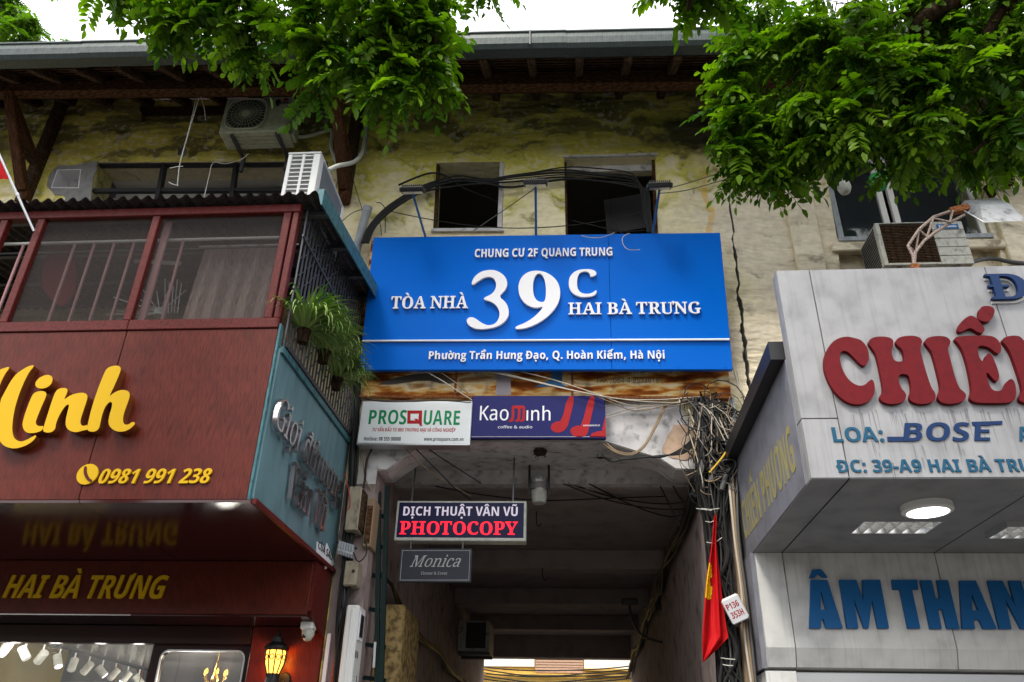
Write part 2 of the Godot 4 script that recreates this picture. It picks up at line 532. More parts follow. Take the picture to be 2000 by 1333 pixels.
	mat("mustard_wall", 0.10, 0.075, 0.012, 0.6)
	mat("white_plastic", 0.72, 0.72, 0.70, 0.4)
	tint(mat("old_plastic", 0.55, 0.56, 0.50, 0.5), T.mottle, Vector3(2, 2, 2))
	tint(mat("ac_green", 0.50, 0.53, 0.40, 0.5), T.mottle, Vector3(1.5, 1.5, 1.5))
	grime(tint(mat("ac_old", 0.46, 0.46, 0.42, 0.5), T.mottle, Vector3(2, 2, 2)), T.smudge, Vector3(2, 1, 2))
	mat("ac_dark", 0.05, 0.05, 0.05, 0.7)
	mat("black_metal", 0.018, 0.018, 0.02, 0.45, 0.3)
	mat("black_rubber", 0.02, 0.02, 0.02, 0.55)
	mat("grey_rubber", 0.10, 0.10, 0.10, 0.6)
	mat("pale_cable", 0.50, 0.45, 0.37, 0.6)
	mat("tan_cable", 0.26, 0.19, 0.12, 0.7)
	mat("yellow_cable", 0.65, 0.40, 0.04, 0.5)
	mat("red_cable", 0.4, 0.03, 0.03, 0.5)
	tint(mat("pvc_grey", 0.36, 0.39, 0.42, 0.5), T.mottle, Vector3(3, 1, 3))
	mat("pipe_wrap", 0.52, 0.53, 0.48, 0.7)
	mat("orange_conduit", 0.45, 0.08, 0.035, 0.5)
	mat("cord_white", 0.62, 0.62, 0.58, 0.8)
	# signs
	mat("sign_blue", 0.001, 0.120, 0.58, 0.32)
	M.sign_blue.metallic_specular = 0.18
	mat("sign_white", 0.80, 0.80, 0.84, 0.4)
	mat("letter_white", 0.80, 0.80, 0.84, 0.4)
	mat("pole_blue", 0.03, 0.12, 0.32, 0.4)
	var ru := tint(mat("rusty_sheet", 0.85, 0.85, 0.85, 0.85), T.rust, Vector3(0.22, 0.9, 0.9))
	grime(ru, T.smudge, Vector3(0.8, 0.6, 0.8))
	tint(mat("rusty_frame", 0.30, 0.11, 0.04, 0.9), T.dirt, Vector3(4, 4, 4))
	mat("faded_ink", 0.10, 0.09, 0.08, 0.9)
	mat("faded_blue", 0.05, 0.16, 0.33, 0.8)
	mat("panel_white", 0.70, 0.73, 0.74, 0.35)
	mat("print_green", 0.005, 0.23, 0.085, 0.5)
	mat("print_red", 0.36, 0.008, 0.012, 0.5)
	mat("print_black", 0.012, 0.012, 0.014, 0.5)
	mat("aluminium", 0.55, 0.56, 0.57, 0.35, 0.8)
	mat("navy_panel", 0.006, 0.007, 0.10, 0.35)
	mat("navy_photo", 0.004, 0.005, 0.045, 0.4)
	glow(mat("lit_red", 0.6, 0.01, 0.02, 0.5), 1.0, 0.012, 0.03, 0.75)
	glow(mat("lit_white", 0.55, 0.52, 0.58, 0.5), 0.75, 0.62, 0.8, 0.16)
	mat("slate_panel", 0.032, 0.034, 0.045, 0.45)
	mat("slate_print", 0.38, 0.38, 0.38, 0.5)
	# shop on the right
	grime(tint(mat("white_panel", 0.345, 0.345, 0.355, 0.38), T.mottle, Vector3(0.5, 0.5, 0.5)), T.drips, Vector3(1.4, 0.06, 1.4))
	grime(tint(mat("cream_panel", 0.66, 0.66, 0.645, 0.38), T.mottle, Vector3(0.5, 0.5, 0.5)), T.drips, Vector3(1.4, 0.06, 1.4))
	grime(tint(mat("grey_panel", 0.24, 0.245, 0.285, 0.4), T.mottle, Vector3(0.6, 0.6, 0.6)), T.drips, Vector3(1.4, 0.06, 1.4))
	tint(mat("soffit_panel", 0.28, 0.28, 0.285, 0.4), T.mottle, Vector3(0.5, 0.5, 0.5))
	var st := mat("rain_stain", 0.06, 0.055, 0.05, 0.8)
	st.transparency = BaseMaterial3D.TRANSPARENCY_ALPHA
	st.albedo_color.a = 0.11
	mat("joint_black", 0.012, 0.012, 0.012, 0.8)
	tint(mat("letter_red", 0.14, 0.002, 0.006, 0.6), T.mottle, Vector3(2, 2, 2))
	mat("letter_blue", 0.005, 0.10, 0.29, 0.45)
	mat("letter_teal", 0.010, 0.08, 0.15, 0.55)
	mat("letter_navy", 0.006, 0.028, 0.10, 0.5)
	mat("faded_yellow", 0.34, 0.30, 0.13, 0.7)
	glow(mat("lamp_glow", 0.9, 0.9, 0.9, 0.5), 1.0, 0.98, 0.94, 1.6)
	glow(mat("warm_glow", 0.9, 0.5, 0.1, 0.5), 1.0, 0.50, 0.07, 1.3)
	mat("reflector", 0.75, 0.76, 0.78, 0.15, 1.0)
	# flags, plants, trees
	var fl := mat("flag_red", 0.60, 0.008, 0.012, 0.6)
	fl.backlight_enabled = true; fl.backlight = lin(0.35, 0.01, 0.01)
	mat("flag_yellow", 0.85, 0.62, 0.01, 0.6)
	var lf := mat("tree_leaf", 1, 1, 1, 0.38)
	lf.vertex_color_use_as_albedo = true
	lf.backlight_enabled = true; lf.backlight = Color(0.9, 1.0, 0.35)
	var pl := mat("plant_leaf", 1, 1, 1, 0.45)
	pl.vertex_color_use_as_albedo = true
	pl.backlight_enabled = true; pl.backlight = Color(0.3, 0.4, 0.15)
	relief(tint(mat("tree_bark", 0.085, 0.065, 0.05, 0.95), T.bark, Vector3(3, 1.2, 3)), T.bumps, 0.9)
	mat("twig", 0.045, 0.03, 0.02, 0.9)
	tint(mat("terracotta", 0.30, 0.09, 0.05, 0.85), T.mottle, Vector3(4, 4, 4))
	mat("pot_green", 0.05, 0.32, 0.10, 0.5)
	# ground and far things
	tint(mat("paving", 0.13, 0.125, 0.12, 0.9), T.dirt, Vector3(0.6, 0.6, 0.6))
	tint(mat("asphalt", 0.05, 0.055, 0.057, 0.9), T.mottle, Vector3(0.4, 0.4, 0.4))
	mat("kerb_stone", 0.32, 0.31, 0.30, 0.9)
	tint(mat("yellow_house", 0.66, 0.42, 0.10, 0.9), T.mottle, Vector3(0.5, 0.5, 0.5))
	mat("house_white", 0.75, 0.73, 0.70, 0.8)
	tint(mat("louvre", 0.56, 0.36, 0.26, 0.8), T.mottle, Vector3(2, 2, 2))
	var gl := mat("window_glass", 0.05, 0.06, 0.07, 0.05)
	gl.transparency = BaseMaterial3D.TRANSPARENCY_ALPHA
	gl.albedo_color.a = 0.25
	var cg := mat("clear_glass", 0.9, 0.95, 0.95, 0.04)
	cg.transparency = BaseMaterial3D.TRANSPARENCY_ALPHA
	cg.albedo_color.a = 0.06
	mat("amber_glass", 0.8, 0.4, 0.05, 0.3)
	mat("brass", 0.75, 0.50, 0.16, 0.22, 1.0)
	mat("gate_green", 0.008, 0.022, 0.02, 0.6)
	grime(tint(mat("meter_dirty", 0.34, 0.30, 0.22, 0.7), T.mottle, Vector3(2.5, 1.2, 2.5)), T.smudge, Vector3(2, 0.8, 2))
	grime(tint(mat("lamp_hood", 0.46, 0.47, 0.48, 0.6), T.mottle, Vector3(2, 2, 2)), T.smudge, Vector3(1.5, 1.5, 1.5))
	tint(mat("rusty_white", 0.42, 0.33, 0.28, 0.8), T.dirt, Vector3(6, 6, 6))

func _ready() -> void:
	rng.seed = 7
	cb = Basis.from_euler(Vector3(deg_to_rad(28.912), deg_to_rad(4.418), deg_to_rad(1.247)))
	cam = Camera3D.new()
	cam.name = "camera"
	cam.fov = rad_to_deg(2.0 * atan(666.5 / FOC))
	cam.near = 0.05
	cam.far = 600.0
	add_child(cam)
	cam.transform = Transform3D(cb, EYE)
	cam.current = true
	var we := WorldEnvironment.new()
	we.name = "environment"
	var e := Environment.new()
	e.background_mode = Environment.BG_SKY
	var sky := Sky.new()
	var sm := ProceduralSkyMaterial.new()
	sm.sky_top_color = Color(0.97, 0.98, 1.0)
	sm.sky_horizon_color = Color(0.95, 0.955, 0.96)
	sm.sky_curve = 0.15
	sm.ground_bottom_color = Color(0.25, 0.25, 0.25)
	sm.ground_horizon_color = Color(0.6, 0.6, 0.6)
	sm.sun_angle_max = 1.0
	sky.sky_material = sm
	e.sky = sky
	e.background_energy_multiplier = 1.0
	e.tonemap_mode = Environment.TONE_MAPPER_LINEAR
	e.tonemap_exposure = 2.65
	e.sdfgi_enabled = true; e.ssao_enabled = true; e.ssil_enabled = true
	we.environment = e
	add_child(we)
	var sun := DirectionalLight3D.new()
	sun.name = "sun"
	sun.light_energy = 0.5
	sun.light_angular_distance = 14.0
	sun.light_color = Color(1.0, 0.97, 0.92)
	sun.shadow_enabled = true
	add_child(sun)
	sun.look_at_from_position(Vector3(-4, 14, 5), Vector3(0, 0, -3))
	make_materials()
	build_ground()
	build_block()
	build_far()
	build_opposite()
	build_left_shop()
	build_right_shop()
	build_signs()
	build_utilities()
	build_trees()

# ------------------------------------------------------------------ the apartment block
func xtrude(s: SurfaceTool, prof: Array, x0: float, x1: float, slope: float) -> void:   # profile points (z, y), first to last runs clockwise seen from +x
	var n := prof.size()
	for i in n:
		var a: Vector2 = prof[i]
		var b: Vector2 = prof[(i + 1) % n]
		quad(s, Vector3(x0, a.y + slope * x0, a.x), Vector3(x0, b.y + slope * x0, b.x), Vector3(x1, b.y + slope * x1, b.x), Vector3(x1, a.y + slope * x1, a.x))
	for i in range(1, n - 1):
		for e in [[x0, 0], [x1, 1]]:
			var q := []
			for k in [0, i, i + 1]:
				q.append(Vector3(e[0], prof[k].y + slope * e[0], prof[k].x))
			if e[1]: tri(s, q[0], q[2], q[1])
			else: tri(s, q[0], q[1], q[2])
func cut(parent: CSGCombiner3D, called: String, pts: Array, depth := 0.7, m: Material = null) -> void:
	var c := CSGPolygon3D.new()
	c.name = called
	var p := PackedVector2Array()
	for q in pts:
		p.append(q)
	if Geometry2D.is_polygon_clockwise(p): p.reverse()
	c.polygon = p
	c.mode = CSGPolygon3D.MODE_DEPTH
	c.depth = depth
	c.operation = CSGShape3D.OPERATION_SUBTRACTION
	c.material = m if m else M.wall_plaster
	parent.add_child(c, true)
	c.position = Vector3(0, 0, W + 0.06)
func wp(px: float, py: float) -> Vector2:
	var v := pz(px, py, W)
	return Vector2(v.x, v.y)
func rect2(a: Vector2, b: Vector2) -> Array:
	return [a, Vector2(b.x, a.y), b, Vector2(a.x, b.y)]
func ragged(pts: Array, amount: float, seed_: int) -> Array:
	var r := RandomNumberGenerator.new()
	r.seed = seed_
	var o := []
	for i in pts.size():
		var a: Vector2 = pts[i]
		var b: Vector2 = pts[(i + 1) % pts.size()]
		var n := maxi(1, int(a.distance_to(b) / (amount * 2.2)))
		for k in n:
			o.append(a.lerp(b, float(k) / n) + Vector2(r.randf_range(-amount, amount), r.randf_range(-amount, amount)) * 0.5)
	return o
const OPEN := [[-1.83, 4.195], [-1.738, 4.195], [-1.413, 4.44], [-1.30, 4.48], [0.333, 4.48], [0.875, 4.294], [1.01, 4.192], [1.24, 4.185]]

func build_block() -> void:
	var b := thing("apartment_building", "old two-storey apartment block with stained yellow plaster and a passage through it", "building", Vector3(0, 0, W))
	var wall := CSGCombiner3D.new()
	wall.name = "wall"
	b.add_child(wall)
	wall.global_transform = Transform3D.IDENTITY
	var body := CSGPolygon3D.new()
	body.name = "wall_body"
	body.polygon = PackedVector2Array([Vector2(-9, 0), Vector2(9, 0), Vector2(9, 8.86), Vector2(-9, 9.455)])
	body.depth = 0.35
	body.material = M.wall_plaster
	wall.add_child(body)
	body.position = Vector3(0, 0, W)
	var po := [Vector2(-1.83, -0.1)]
	for q in OPEN: po.append(Vector2(q[0], q[1]))
	po.append(Vector2(1.24, -0.1))
	cut(wall, "passage_opening", po)
	cut(wall, "window_opening", [wp(852, 318), wp(985, 316), wp(981, 450), wp(845, 451)])
	cut(wall, "window_opening", [wp(1102, 310), wp(1280, 305), wp(1287, 470), wp(1105, 472)])
	cut(wall, "window_opening", [wp(191, 317), wp(640, 314), wp(640, 440), wp(160, 440)])
	cut(wall, "vent_opening", [wp(112, 333), wp(159, 332), wp(154, 369), wp(100, 369)], 0.30)
	cut(wall, "window_opening", [Vector2(2.99, 8.15), Vector2(4.55, 8.1), Vector2(4.55, 6.74), Vector2(2.94, 6.80)])
	cut(wall, "recess", [wp(1638, 488), wp(1700, 487), wp(1706, 545), wp(1641, 545)], 0.16)
	cut(wall, "recess", [wp(1880, 484), wp(1952, 481), wp(1962, 540), wp(1888, 540)], 0.16)
	cut(wall, "broken_plaster", ragged([wp(272, 196), wp(300, 186), wp(440, 180), wp(580, 178), wp(590, 226), wp(470, 230), wp(415, 241), wp(350, 238), wp(275, 237)], 0.045, 4), 0.14)
	cut(wall, "broken_plaster", ragged([wp(-60, 190), wp(70, 186), wp(86, 205), wp(60, 222), wp(-60, 228)], 0.04, 5), 0.14)
	cut(wall, "broken_plaster", ragged([wp(346, 290), wp(360, 287), wp(367, 296), wp(358, 307), wp(346, 302)], 0.02, 6), 0.09, M.cement)
	cut(wall, "shop_opening", rect2(Vector2(-8.9, -0.1), Vector2(-2.14, 2.9)))
	cut(wall, "shop_opening", rect2(Vector2(1.62, -0.1), Vector2(8.9, 2.45)))
	# the long crack: a real gap in the plaster
	var cl := []
	var cr := []
	var ys := [385, 420, 450, 470, 497, 520, 548, 575, 600, 622, 645, 665, 690, 715, 740, 765, 790]
	var xs := [1424, 1428, 1434, 1431, 1437, 1439, 1444, 1441, 1449, 1451, 1450, 1456, 1455, 1459, 1462, 1468, 1472]
	var ws := [1.0, 1.4, 2.6, 2.0, 2.8, 1.8, 2.2, 2.6, 4.4, 2.6, 4.2, 4.4, 3.6, 4.0, 3.6, 3.4, 2.0]
	for i in ys.size():
		cl.append(wp(xs[i] - ws[i], ys[i] + (i % 3) * 3)); cr.push_front(wp(xs[i] + ws[i] * 0.8, ys[i] - (i % 2) * 3))
	var rag := RandomNumberGenerator.new()
	rag.seed = 8
	var fine := []
	for line in [cl, cr]:
		for i in line.size() - 1:
			for k in 4:
				fine.append((line[i] as Vector2).lerp(line[i + 1], k / 4.0) + Vector2(rag.randf_range(-0.009, 0.009), 0))
		fine.append(line[-1])
	cut(wall, "crack", fine, 0.2, M.dark_room)
	# rooms behind the windows
	var s := nb()
	slab(s, -9, 9, 5.0, 5.2, -11.0, -7.551); slab(s, -9, 9, 9.0, 9.15, -11.0, -7.551); slab(s, -9, 9, 5.2, 9.0, -11.15, -11.0)
	slab(s, -9, -8.9, 5.2, 9.0, -11.0, -7.551); slab(s, 8.9, 9, 5.2, 9.0, -11.0, -7.551)
	part(b, "room_shell", done(s), M.dark_room)
	part(b, "partition", slab_mesh(1.4, 1.55, 5.2, 9.0, -10.99, -7.56), M.dark_room)
	part(b, "partition", slab_mesh(-2.4, -2.25, 5.2, 9.0, -10.99, -7.56), M.dark_room)
	# timber showing where the plaster has broken away
	part(b, "timber_lintel", bar_mesh(pz(262, 222, W - 0.09), pz(592, 217, W - 0.09), 0.10, 0.13), M.grey_wood)
	# vent lining and the lump of rubble in it
	var vc := [wp(112, 333), wp(159, 332), wp(154, 369), wp(100, 369)]
	s = nb()
	for i in 4:
		var p: Vector2 = vc[i]
		var q: Vector2 = vc[(i + 1) % 4]
		var mid: Vector2 = (vc[0] + vc[1] + vc[2] + vc[3]) / 4.0
		var pa: Vector2 = p.lerp(mid, 0.06)
		var qi: Vector2 = q.lerp(mid, 0.06)
		hexa(s, [Vector3(p.x, p.y, W - 0.23), Vector3(q.x, q.y, W - 0.23), Vector3(q.x, q.y, W + 0.014), Vector3(p.x, p.y, W + 0.014), Vector3(pa.x, pa.y, W - 0.23), Vector3(qi.x, qi.y, W - 0.23), Vector3(qi.x, qi.y, W + 0.014), Vector3(pa.x, pa.y, W + 0.014)])
	part(b, "vent_lining", done(s), M.sign_white)
	var f := frame(Vector3(0, 0, W))
	s = nb(); prism(s, PackedVector2Array(vc), f, -0.235, -0.232)
	part(b, "vent_back", done(s), M.house_white)
	var vm: Vector2 = (vc[2] + vc[3]) / 2.0
	part(b, "rubble", lathe_mesh(Vector3(vm.x + 0.04, vm.y + 0.02, W - 0.12), [Vector2(0.0, 0.19), Vector2(0.05, 0.18), Vector2(0.10, 0.10), Vector2(0.09, 0.0)], 7), M.cement)
	# cement patch round vent and window
	s = nb()
	holed(s, PackedVector2Array(ragged([wp(112, 324), wp(150, 322), wp(191, 316), wp(174, 403), wp(122, 408), wp(130, 387), wp(108, 380), wp(91, 366), wp(96, 342)], 0.03, 12)), PackedVector2Array(vc), f, 0.0, 0.012)
	part(b, "cement_patch", done(s), M.cement)
	# white render over the passage, following the opening, with a bare patch
	var wr := [Vector2(-2.0, 4.05), Vector2(-1.83, 4.05)]
	for q in OPEN: wr.append(Vector2(q[0], q[1]))
	wr += [Vector2(1.24, 4.05), Vector2(1.26, 4.30)]
	wr += [Vector2(1.25, 4.40), Vector2(1.22, 4.48), Vector2(1.24, 4.56), Vector2(1.18, 4.64), Vector2(1.12, 4.78), Vector2(1.06, 4.93)]
	wr += [Vector2(-2.0, 4.95)]
	s = nb(); prism(s, PackedVector2Array(wr), f, 0.0, 0.01)
	part(b, "white_render", done(s), M.white_plaster)
	s = nb(); prism(s, PackedVector2Array(ragged([wp(1291, 886), wp(1303, 850), wp(1316, 832), wp(1334, 831), wp(1345, 838), wp(1362, 846), wp(1370, 880), wp(1350, 897), wp(1330, 902)], 0.018, 14)), f, 0.01, 0.016)
	part(b, "bare_patch", done(s), M.bare_render)
	# lintel soffit behind the wall and the passage
	s = nb()
	slab(s, -1.9, 1.3, 4.47, 4.9, -8.0, -7.551); slab(s, -1.9, 1.3, 4.32, 4.9, -8.12, -8.0)
	part(b, "lintel", done(s), M.beam_plaster)
	s = nb()   # underside of the opening in the wall, same height as the cut
	var g := frame(Vector3(0, 0, W - 0.006))
	for i in OPEN.size() - 1:
		var a := Vector3(OPEN[i][0], OPEN[i][1] - 0.003, W - 0.004)
		var c := Vector3(OPEN[i + 1][0], OPEN[i + 1][1] - 0.003, W - 0.004)
		hexa(s, [a + Vector3(0, -0.006, -0.345), c + Vector3(0, -0.006, -0.345), c + Vector3(0, -0.006, 0), a + Vector3(0, -0.006, 0), a + Vector3(0, 0, -0.345), c + Vector3(0, 0, -0.345), c, a])
	part(b, "opening_soffit", done(s), M.beam_plaster)
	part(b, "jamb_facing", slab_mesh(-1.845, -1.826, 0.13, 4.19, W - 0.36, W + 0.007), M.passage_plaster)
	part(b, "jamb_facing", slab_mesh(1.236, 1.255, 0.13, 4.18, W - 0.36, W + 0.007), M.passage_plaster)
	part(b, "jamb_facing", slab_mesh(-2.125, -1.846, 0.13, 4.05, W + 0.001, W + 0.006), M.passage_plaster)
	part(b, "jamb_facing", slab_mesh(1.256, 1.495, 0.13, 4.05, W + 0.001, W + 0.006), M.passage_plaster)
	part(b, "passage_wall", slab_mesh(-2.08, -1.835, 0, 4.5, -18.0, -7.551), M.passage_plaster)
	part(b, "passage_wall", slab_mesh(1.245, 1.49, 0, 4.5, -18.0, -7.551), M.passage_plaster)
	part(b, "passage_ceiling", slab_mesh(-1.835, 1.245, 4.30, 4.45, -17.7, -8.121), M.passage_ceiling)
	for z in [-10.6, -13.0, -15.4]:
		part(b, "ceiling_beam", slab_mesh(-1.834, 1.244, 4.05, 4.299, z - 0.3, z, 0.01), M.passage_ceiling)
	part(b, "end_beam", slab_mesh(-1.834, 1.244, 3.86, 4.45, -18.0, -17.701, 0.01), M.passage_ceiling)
	part(b, "ceiling_hook", tube_mesh(smooth_path([pyy(1048, 1000, 4.30), pyy(1048, 1000, 4.30) + Vector3(0, -0.12, 0), pyy(1048, 1000, 4.30) + Vector3(0.02, -0.17, 0), pyy(1048, 1000, 4.30) + Vector3(0.05, -0.14, 0)]), 0.008), M.black_metal)
	part(b, "ceiling_hook", tube_mesh(smooth_path([pyy(1060, 1110, 4.05), pyy(1060, 1110, 4.05) + Vector3(0, -0.10, 0), pyy(1060, 1110, 4.05) + Vector3(0.03, -0.16, 0), pyy(1060, 1110, 4.05) + Vector3(0.06, -0.12, 0)]), 0.008), M.black_metal)
	# pillar of rough stone inside the mouth of the passage
	part(b, "stone_pillar", slab_mesh(-1.834, -1.56, 0, 3.05, -8.6, -7.75, 0.02), M.stone_facing)
	# windows without sashes
	var w := part(b, "window_frame", bar_mesh(pz(855, 319, W - 0.06), pz(849, 450, W - 0.06), 0.07, 0.05, Vector3.RIGHT), M.grey_wood)
	part(w, "jamb", bar_mesh(pz(981, 317, W - 0.05), pz(976, 450, W - 0.05), 0.075, 0.05, Vector3.RIGHT), M.white_plaster)
	part(w, "sill", bar_mesh(pz(843, 452, W + 0.01), pz(984, 451, W + 0.01), 0.06, 0.04), M.white_plaster)
	w = part(b, "window_frame", bar_mesh(pz(1102, 310, W - 0.08), pz(1105, 470, W - 0.08), 0.03, 0.05, Vector3.RIGHT), M.old_wood)
	part(w, "jamb", bar_mesh(pz(1277, 306, W - 0.08), pz(1283, 470, W - 0.08), 0.03, 0.05, Vector3.RIGHT), M.old_wood)
	part(w, "board", bar_mesh(pz(1104, 325, W - 0.15), pz(1274, 321, W - 0.15), 0.03, 0.21), M.white_plaster, "pale board across the top of the opening")
	var sh := part(w, "shutter", bar_mesh(pz(1183, 425, W - 0.4), pz(1262, 412, W - 0.32), 0.03, 0.50), M.black_metal)
	for k in 7:
		part(sh, "slat", bar_mesh(pz(1190 + k * 10.5, 395 - k, W - 0.36), pz(1192 + k * 10.5, 458 - k, W - 0.36), 0.012, 0.02), M.black_metal)
	part(w, "ledge", bar_mesh(pz(1100, 307, W + 0.01), pz(1285, 302, W + 0.01), 0.03, 0.03), M.white_plaster)
	# black aluminium window over the balcony roof
	w = part(b, "window_frame", bar_mesh(pz(190, 322, W - 0.05), pz(640, 319, W - 0.05), 0.06, 0.075), M.black_metal)
	for q in [[182, 317, 155, 440], [322, 318, 298, 440], [462, 317, 446, 440]]:
		part(w, "mullion", bar_mesh(pz(q[0], q[1], W - 0.05), pz(q[2], q[3], W - 0.05), 0.075, 0.05, Vector3.RIGHT), M.black_metal)
	part(w, "transom", bar_mesh(pz(170, 374, W - 0.05), pz(640, 372, W - 0.05), 0.05, 0.05), M.black_metal)
	part(w, "reveal", bar_mesh(pz(186, 317, W - 0.01), pz(168, 400, W - 0.01), 0.02, 0.03, Vector3.RIGHT), M.panel_white)
	for q in [[190, 318], [326, 458], [466, 640]]:
		s = nb(); quad(s, pz(q[0] - 30, 440, W - 0.045), pz(q[0], 319, W - 0.045), pz(q[1], 319, W - 0.045), pz(q[1] - 22, 440, W - 0.045))
		part(w, "pane", done(s), M.window_glass)
	part(w, "pelmet", slab_mesh(-5.75, -3.0, 7.86, 8.12, W - 0.55, W - 0.5), M.house_white)
	part(w, "lintel_lining", slab_mesh(-5.75, -3.0, 8.20, 8.24, W - 0.55, W - 0.352), M.house_white)
	s = nb(false)   # net curtain
	for i in 60:
		var x0 := -5.75 + i * 0.045
		var q := []
		for e in [0, 1]:
			q.append(Vector3(x0 + e * 0.045, 7.0, W - 0.62 + 0.025 * sin((x0 + e * 0.045) * 40.0)))
		quad(s, q[0], q[0] + Vector3(0, 0.9, 0), q[1] + Vector3(0, 0.9, 0), q[1])
	part(w, "net_curtain", done(s), M.room_wall)
	# glazed window on the right, half hidden by leaves
	w = part(b, "window_frame", slab_mesh(2.95, 4.55, 6.75, 6.80, W - 0.06, W + 0.02), M.pvc_grey)
	for x in [3.0, 3.52, 3.64, 4.50]:
		part(w, "mullion", slab_mesh(x - 0.03, x + 0.03, 6.80, 8.12, W - 0.08, W - 0.03), M.house_white if x > 3.5 else M.pvc_grey)
	part(w, "pane", slab_mesh(3.03, 3.49, 6.80, 8.1, W - 0.06, W - 0.055), M.window_glass)
	part(w, "pane", slab_mesh(3.67, 4.47, 6.80, 8.1, W - 0.06, W - 0.055), M.window_glass)
	part(b, "ledge", slab_mesh(2.85, 4.75, 6.60, 6.70, W, W + 0.05, 0.01), M.wall_plaster)
	part(b, "pilaster", slab_mesh(4.62, 5.2, 5.0, 8.6, W, W + 0.06, 0.01), M.wall_plaster)
	part(b, "pilaster", slab_mesh(2.45, 2.75, 4.6, 8.6, W, W + 0.05, 0.01), M.wall_plaster)
	# ---------------- roof
	var sl := -0.033
	var roof := Node3D.new()
	roof.name = "roof"
	b.add_child(roof)
	var yb := 8.345
	s = nb(); xtrude(s, [Vector2(-6.33, yb), Vector2(-6.33, yb + 0.148), Vector2(-6.46, yb + 0.148), Vector2(-6.46, yb)], -9.2, -3.2, sl)
	part(roof, "purlin", done(s), M.old_wood)
	s = nb(); xtrude(s, [Vector2(-6.325, yb - 0.004), Vector2(-6.325, yb + 0.15), Vector2(-6.455, yb + 0.15), Vector2(-6.455, yb - 0.004)], -3.195, 9.2, sl)
	part(roof, "purlin", done(s), M.old_wood)
	var raf := []
	for k in 36:
		raf.append(-8.9 + k * 0.505)
	for x in raf:
		var y0: float = 8.495 + sl * x
		var dz := 0.55
		s = nb()
		bar(s, Vector3(x, y0 + 0.05 - dz * 0.62, -6.40 + dz), Vector3(x, y0 + 0.05 + 1.2 * 0.62, -6.40 - 1.2), 0.085, 0.10, Vector3.UP, 0.008)
		part(roof, "rafter", done(s), M.grey_wood)
	for k in 16:
		var z := -5.90 - k * 0.085
		var yy := 8.495 + 0.115 + (-6.40 - z) * 0.62
		s = nb(); xtrude(s, [Vector2(z, yy), Vector2(z, yy + 0.022), Vector2(z - 0.045, yy + 0.022 + 0.028), Vector2(z - 0.045, yy + 0.028)], -9.2, 9.2, sl)
		part(roof, "batten", done(s), M.batten_wood)
	s = nb(false)
	var nx := 260
	for i in nx:
		for k in 2:
			var q := []
			for e in [[0, 0], [0, 1], [1, 1], [1, 0]]:
				var x: float = -9.3 + (i + e[0]) * 18.6 / nx
				var z: float = [-5.72, -6.9, -12.0][k + e[1]]
				q.append(Vector3(x, 8.495 + 0.175 + (-6.40 - z) * 0.62 + sl * x + 0.02 * sin(x * TAU / 0.286), z))
			quad(s, q[0], q[1], q[2], q[3])
	part(roof, "tile_sheet", done(s), M.roof_tile)
	# zinc gutter in lengths
	var gx := [-9.2, -5.2, -3.05, -0.95, 0.02, 1.95, 4.5, 9.2]
	for i in gx.size() - 1:
		s = nb(false)
		var o := 0.006 * (i % 2)
		var prof := [Vector2(-5.72 + o, 8.20), Vector2(-5.685 + o, 8.24), Vector2(-5.675 + o, 8.32), Vector2(-5.68 + o, 8.385), Vector2(-5.665 + o, 8.395), Vector2(-5.665 + o, 8.412), Vector2(-5.69 + o, 8.412), Vector2(-5.70 + o, 8.33), Vector2(-5.71 + o, 8.25), Vector2(-5.74 + o, 8.225), Vector2(-5.83 + o, 8.225), Vector2(-5.85 + o, 8.32), Vector2(-5.87 + o, 8.32), Vector2(-5.85 + o, 8.205)]
		s.set_smooth_group(-1)
		xtrude(s, prof, gx[i], gx[i + 1] + 0.03, -0.0277)
		part(roof, "gutter", done(s), M.gutter_zinc)
	for k in 9:
		var x := -8.4 + k * 2.02
		s = nb(); bar(s, Vector3(x, 8.415 - 0.0277 * x, -5.66), Vector3(x, 8.20 - 0.0277 * x, -5.67), 0.03, 0.012, Vector3.RIGHT)
		part(roof, "gutter_strap", done(s), M.iron_bar)
	# timber brackets under the eave
	for q in [[[53, 392], [17, 178], [123, 193], [38, 190], [92, 262], [56, 280]], [[676, 390], [655, 185], [704, 195], [664, 195], [690, 262], [672, 280]]]:
		var x := pz(q[0][0], q[0][1], W).x
		var br := Node3D.new()
		br.name = "eave_bracket"
		b.add_child(br, true)
		var foot := Vector3(x, pz(q[0][0], q[0][1], W).y, W + 0.10)
		var top := pxx(q[1][0], q[1][1], x)
		var pt := Vector3(x, 9.2, W + 0.061)
		part(br, "post", bar_mesh(Vector3(x, foot.y - 0.02, W + 0.061), pt, 0.13, 0.12, Vector3.RIGHT, 0.012), M.grey_wood)
		part(br, "strut", bar_mesh(foot + Vector3(0, 0.05, 0.03), top + Vector3(0, 0.02, 0), 0.10, 0.12, Vector3.RIGHT, 0.012), M.strut_wood)
		var mid := foot.lerp(top, 0.52)
		part(br, "tie", bar_mesh(Vector3(x, mid.y, W + 0.12), mid, 0.07, 0.09, Vector3.RIGHT, 0.01), M.grey_wood)
		part(br, "brace", bar_mesh(Vector3(x, mid.y + 0.03, W + 0.12), top + Vector3(0, -0.03, -0.04), 0.08, 0.10, Vector3.RIGHT, 0.01), M.strut_wood)
		part(br, "corbel", bar_mesh(foot + Vector3(0, -0.11, -0.03), foot + Vector3(0, 0.10, -0.02), 0.13, 0.13, Vector3.RIGHT, 0.02), M.strut_wood)

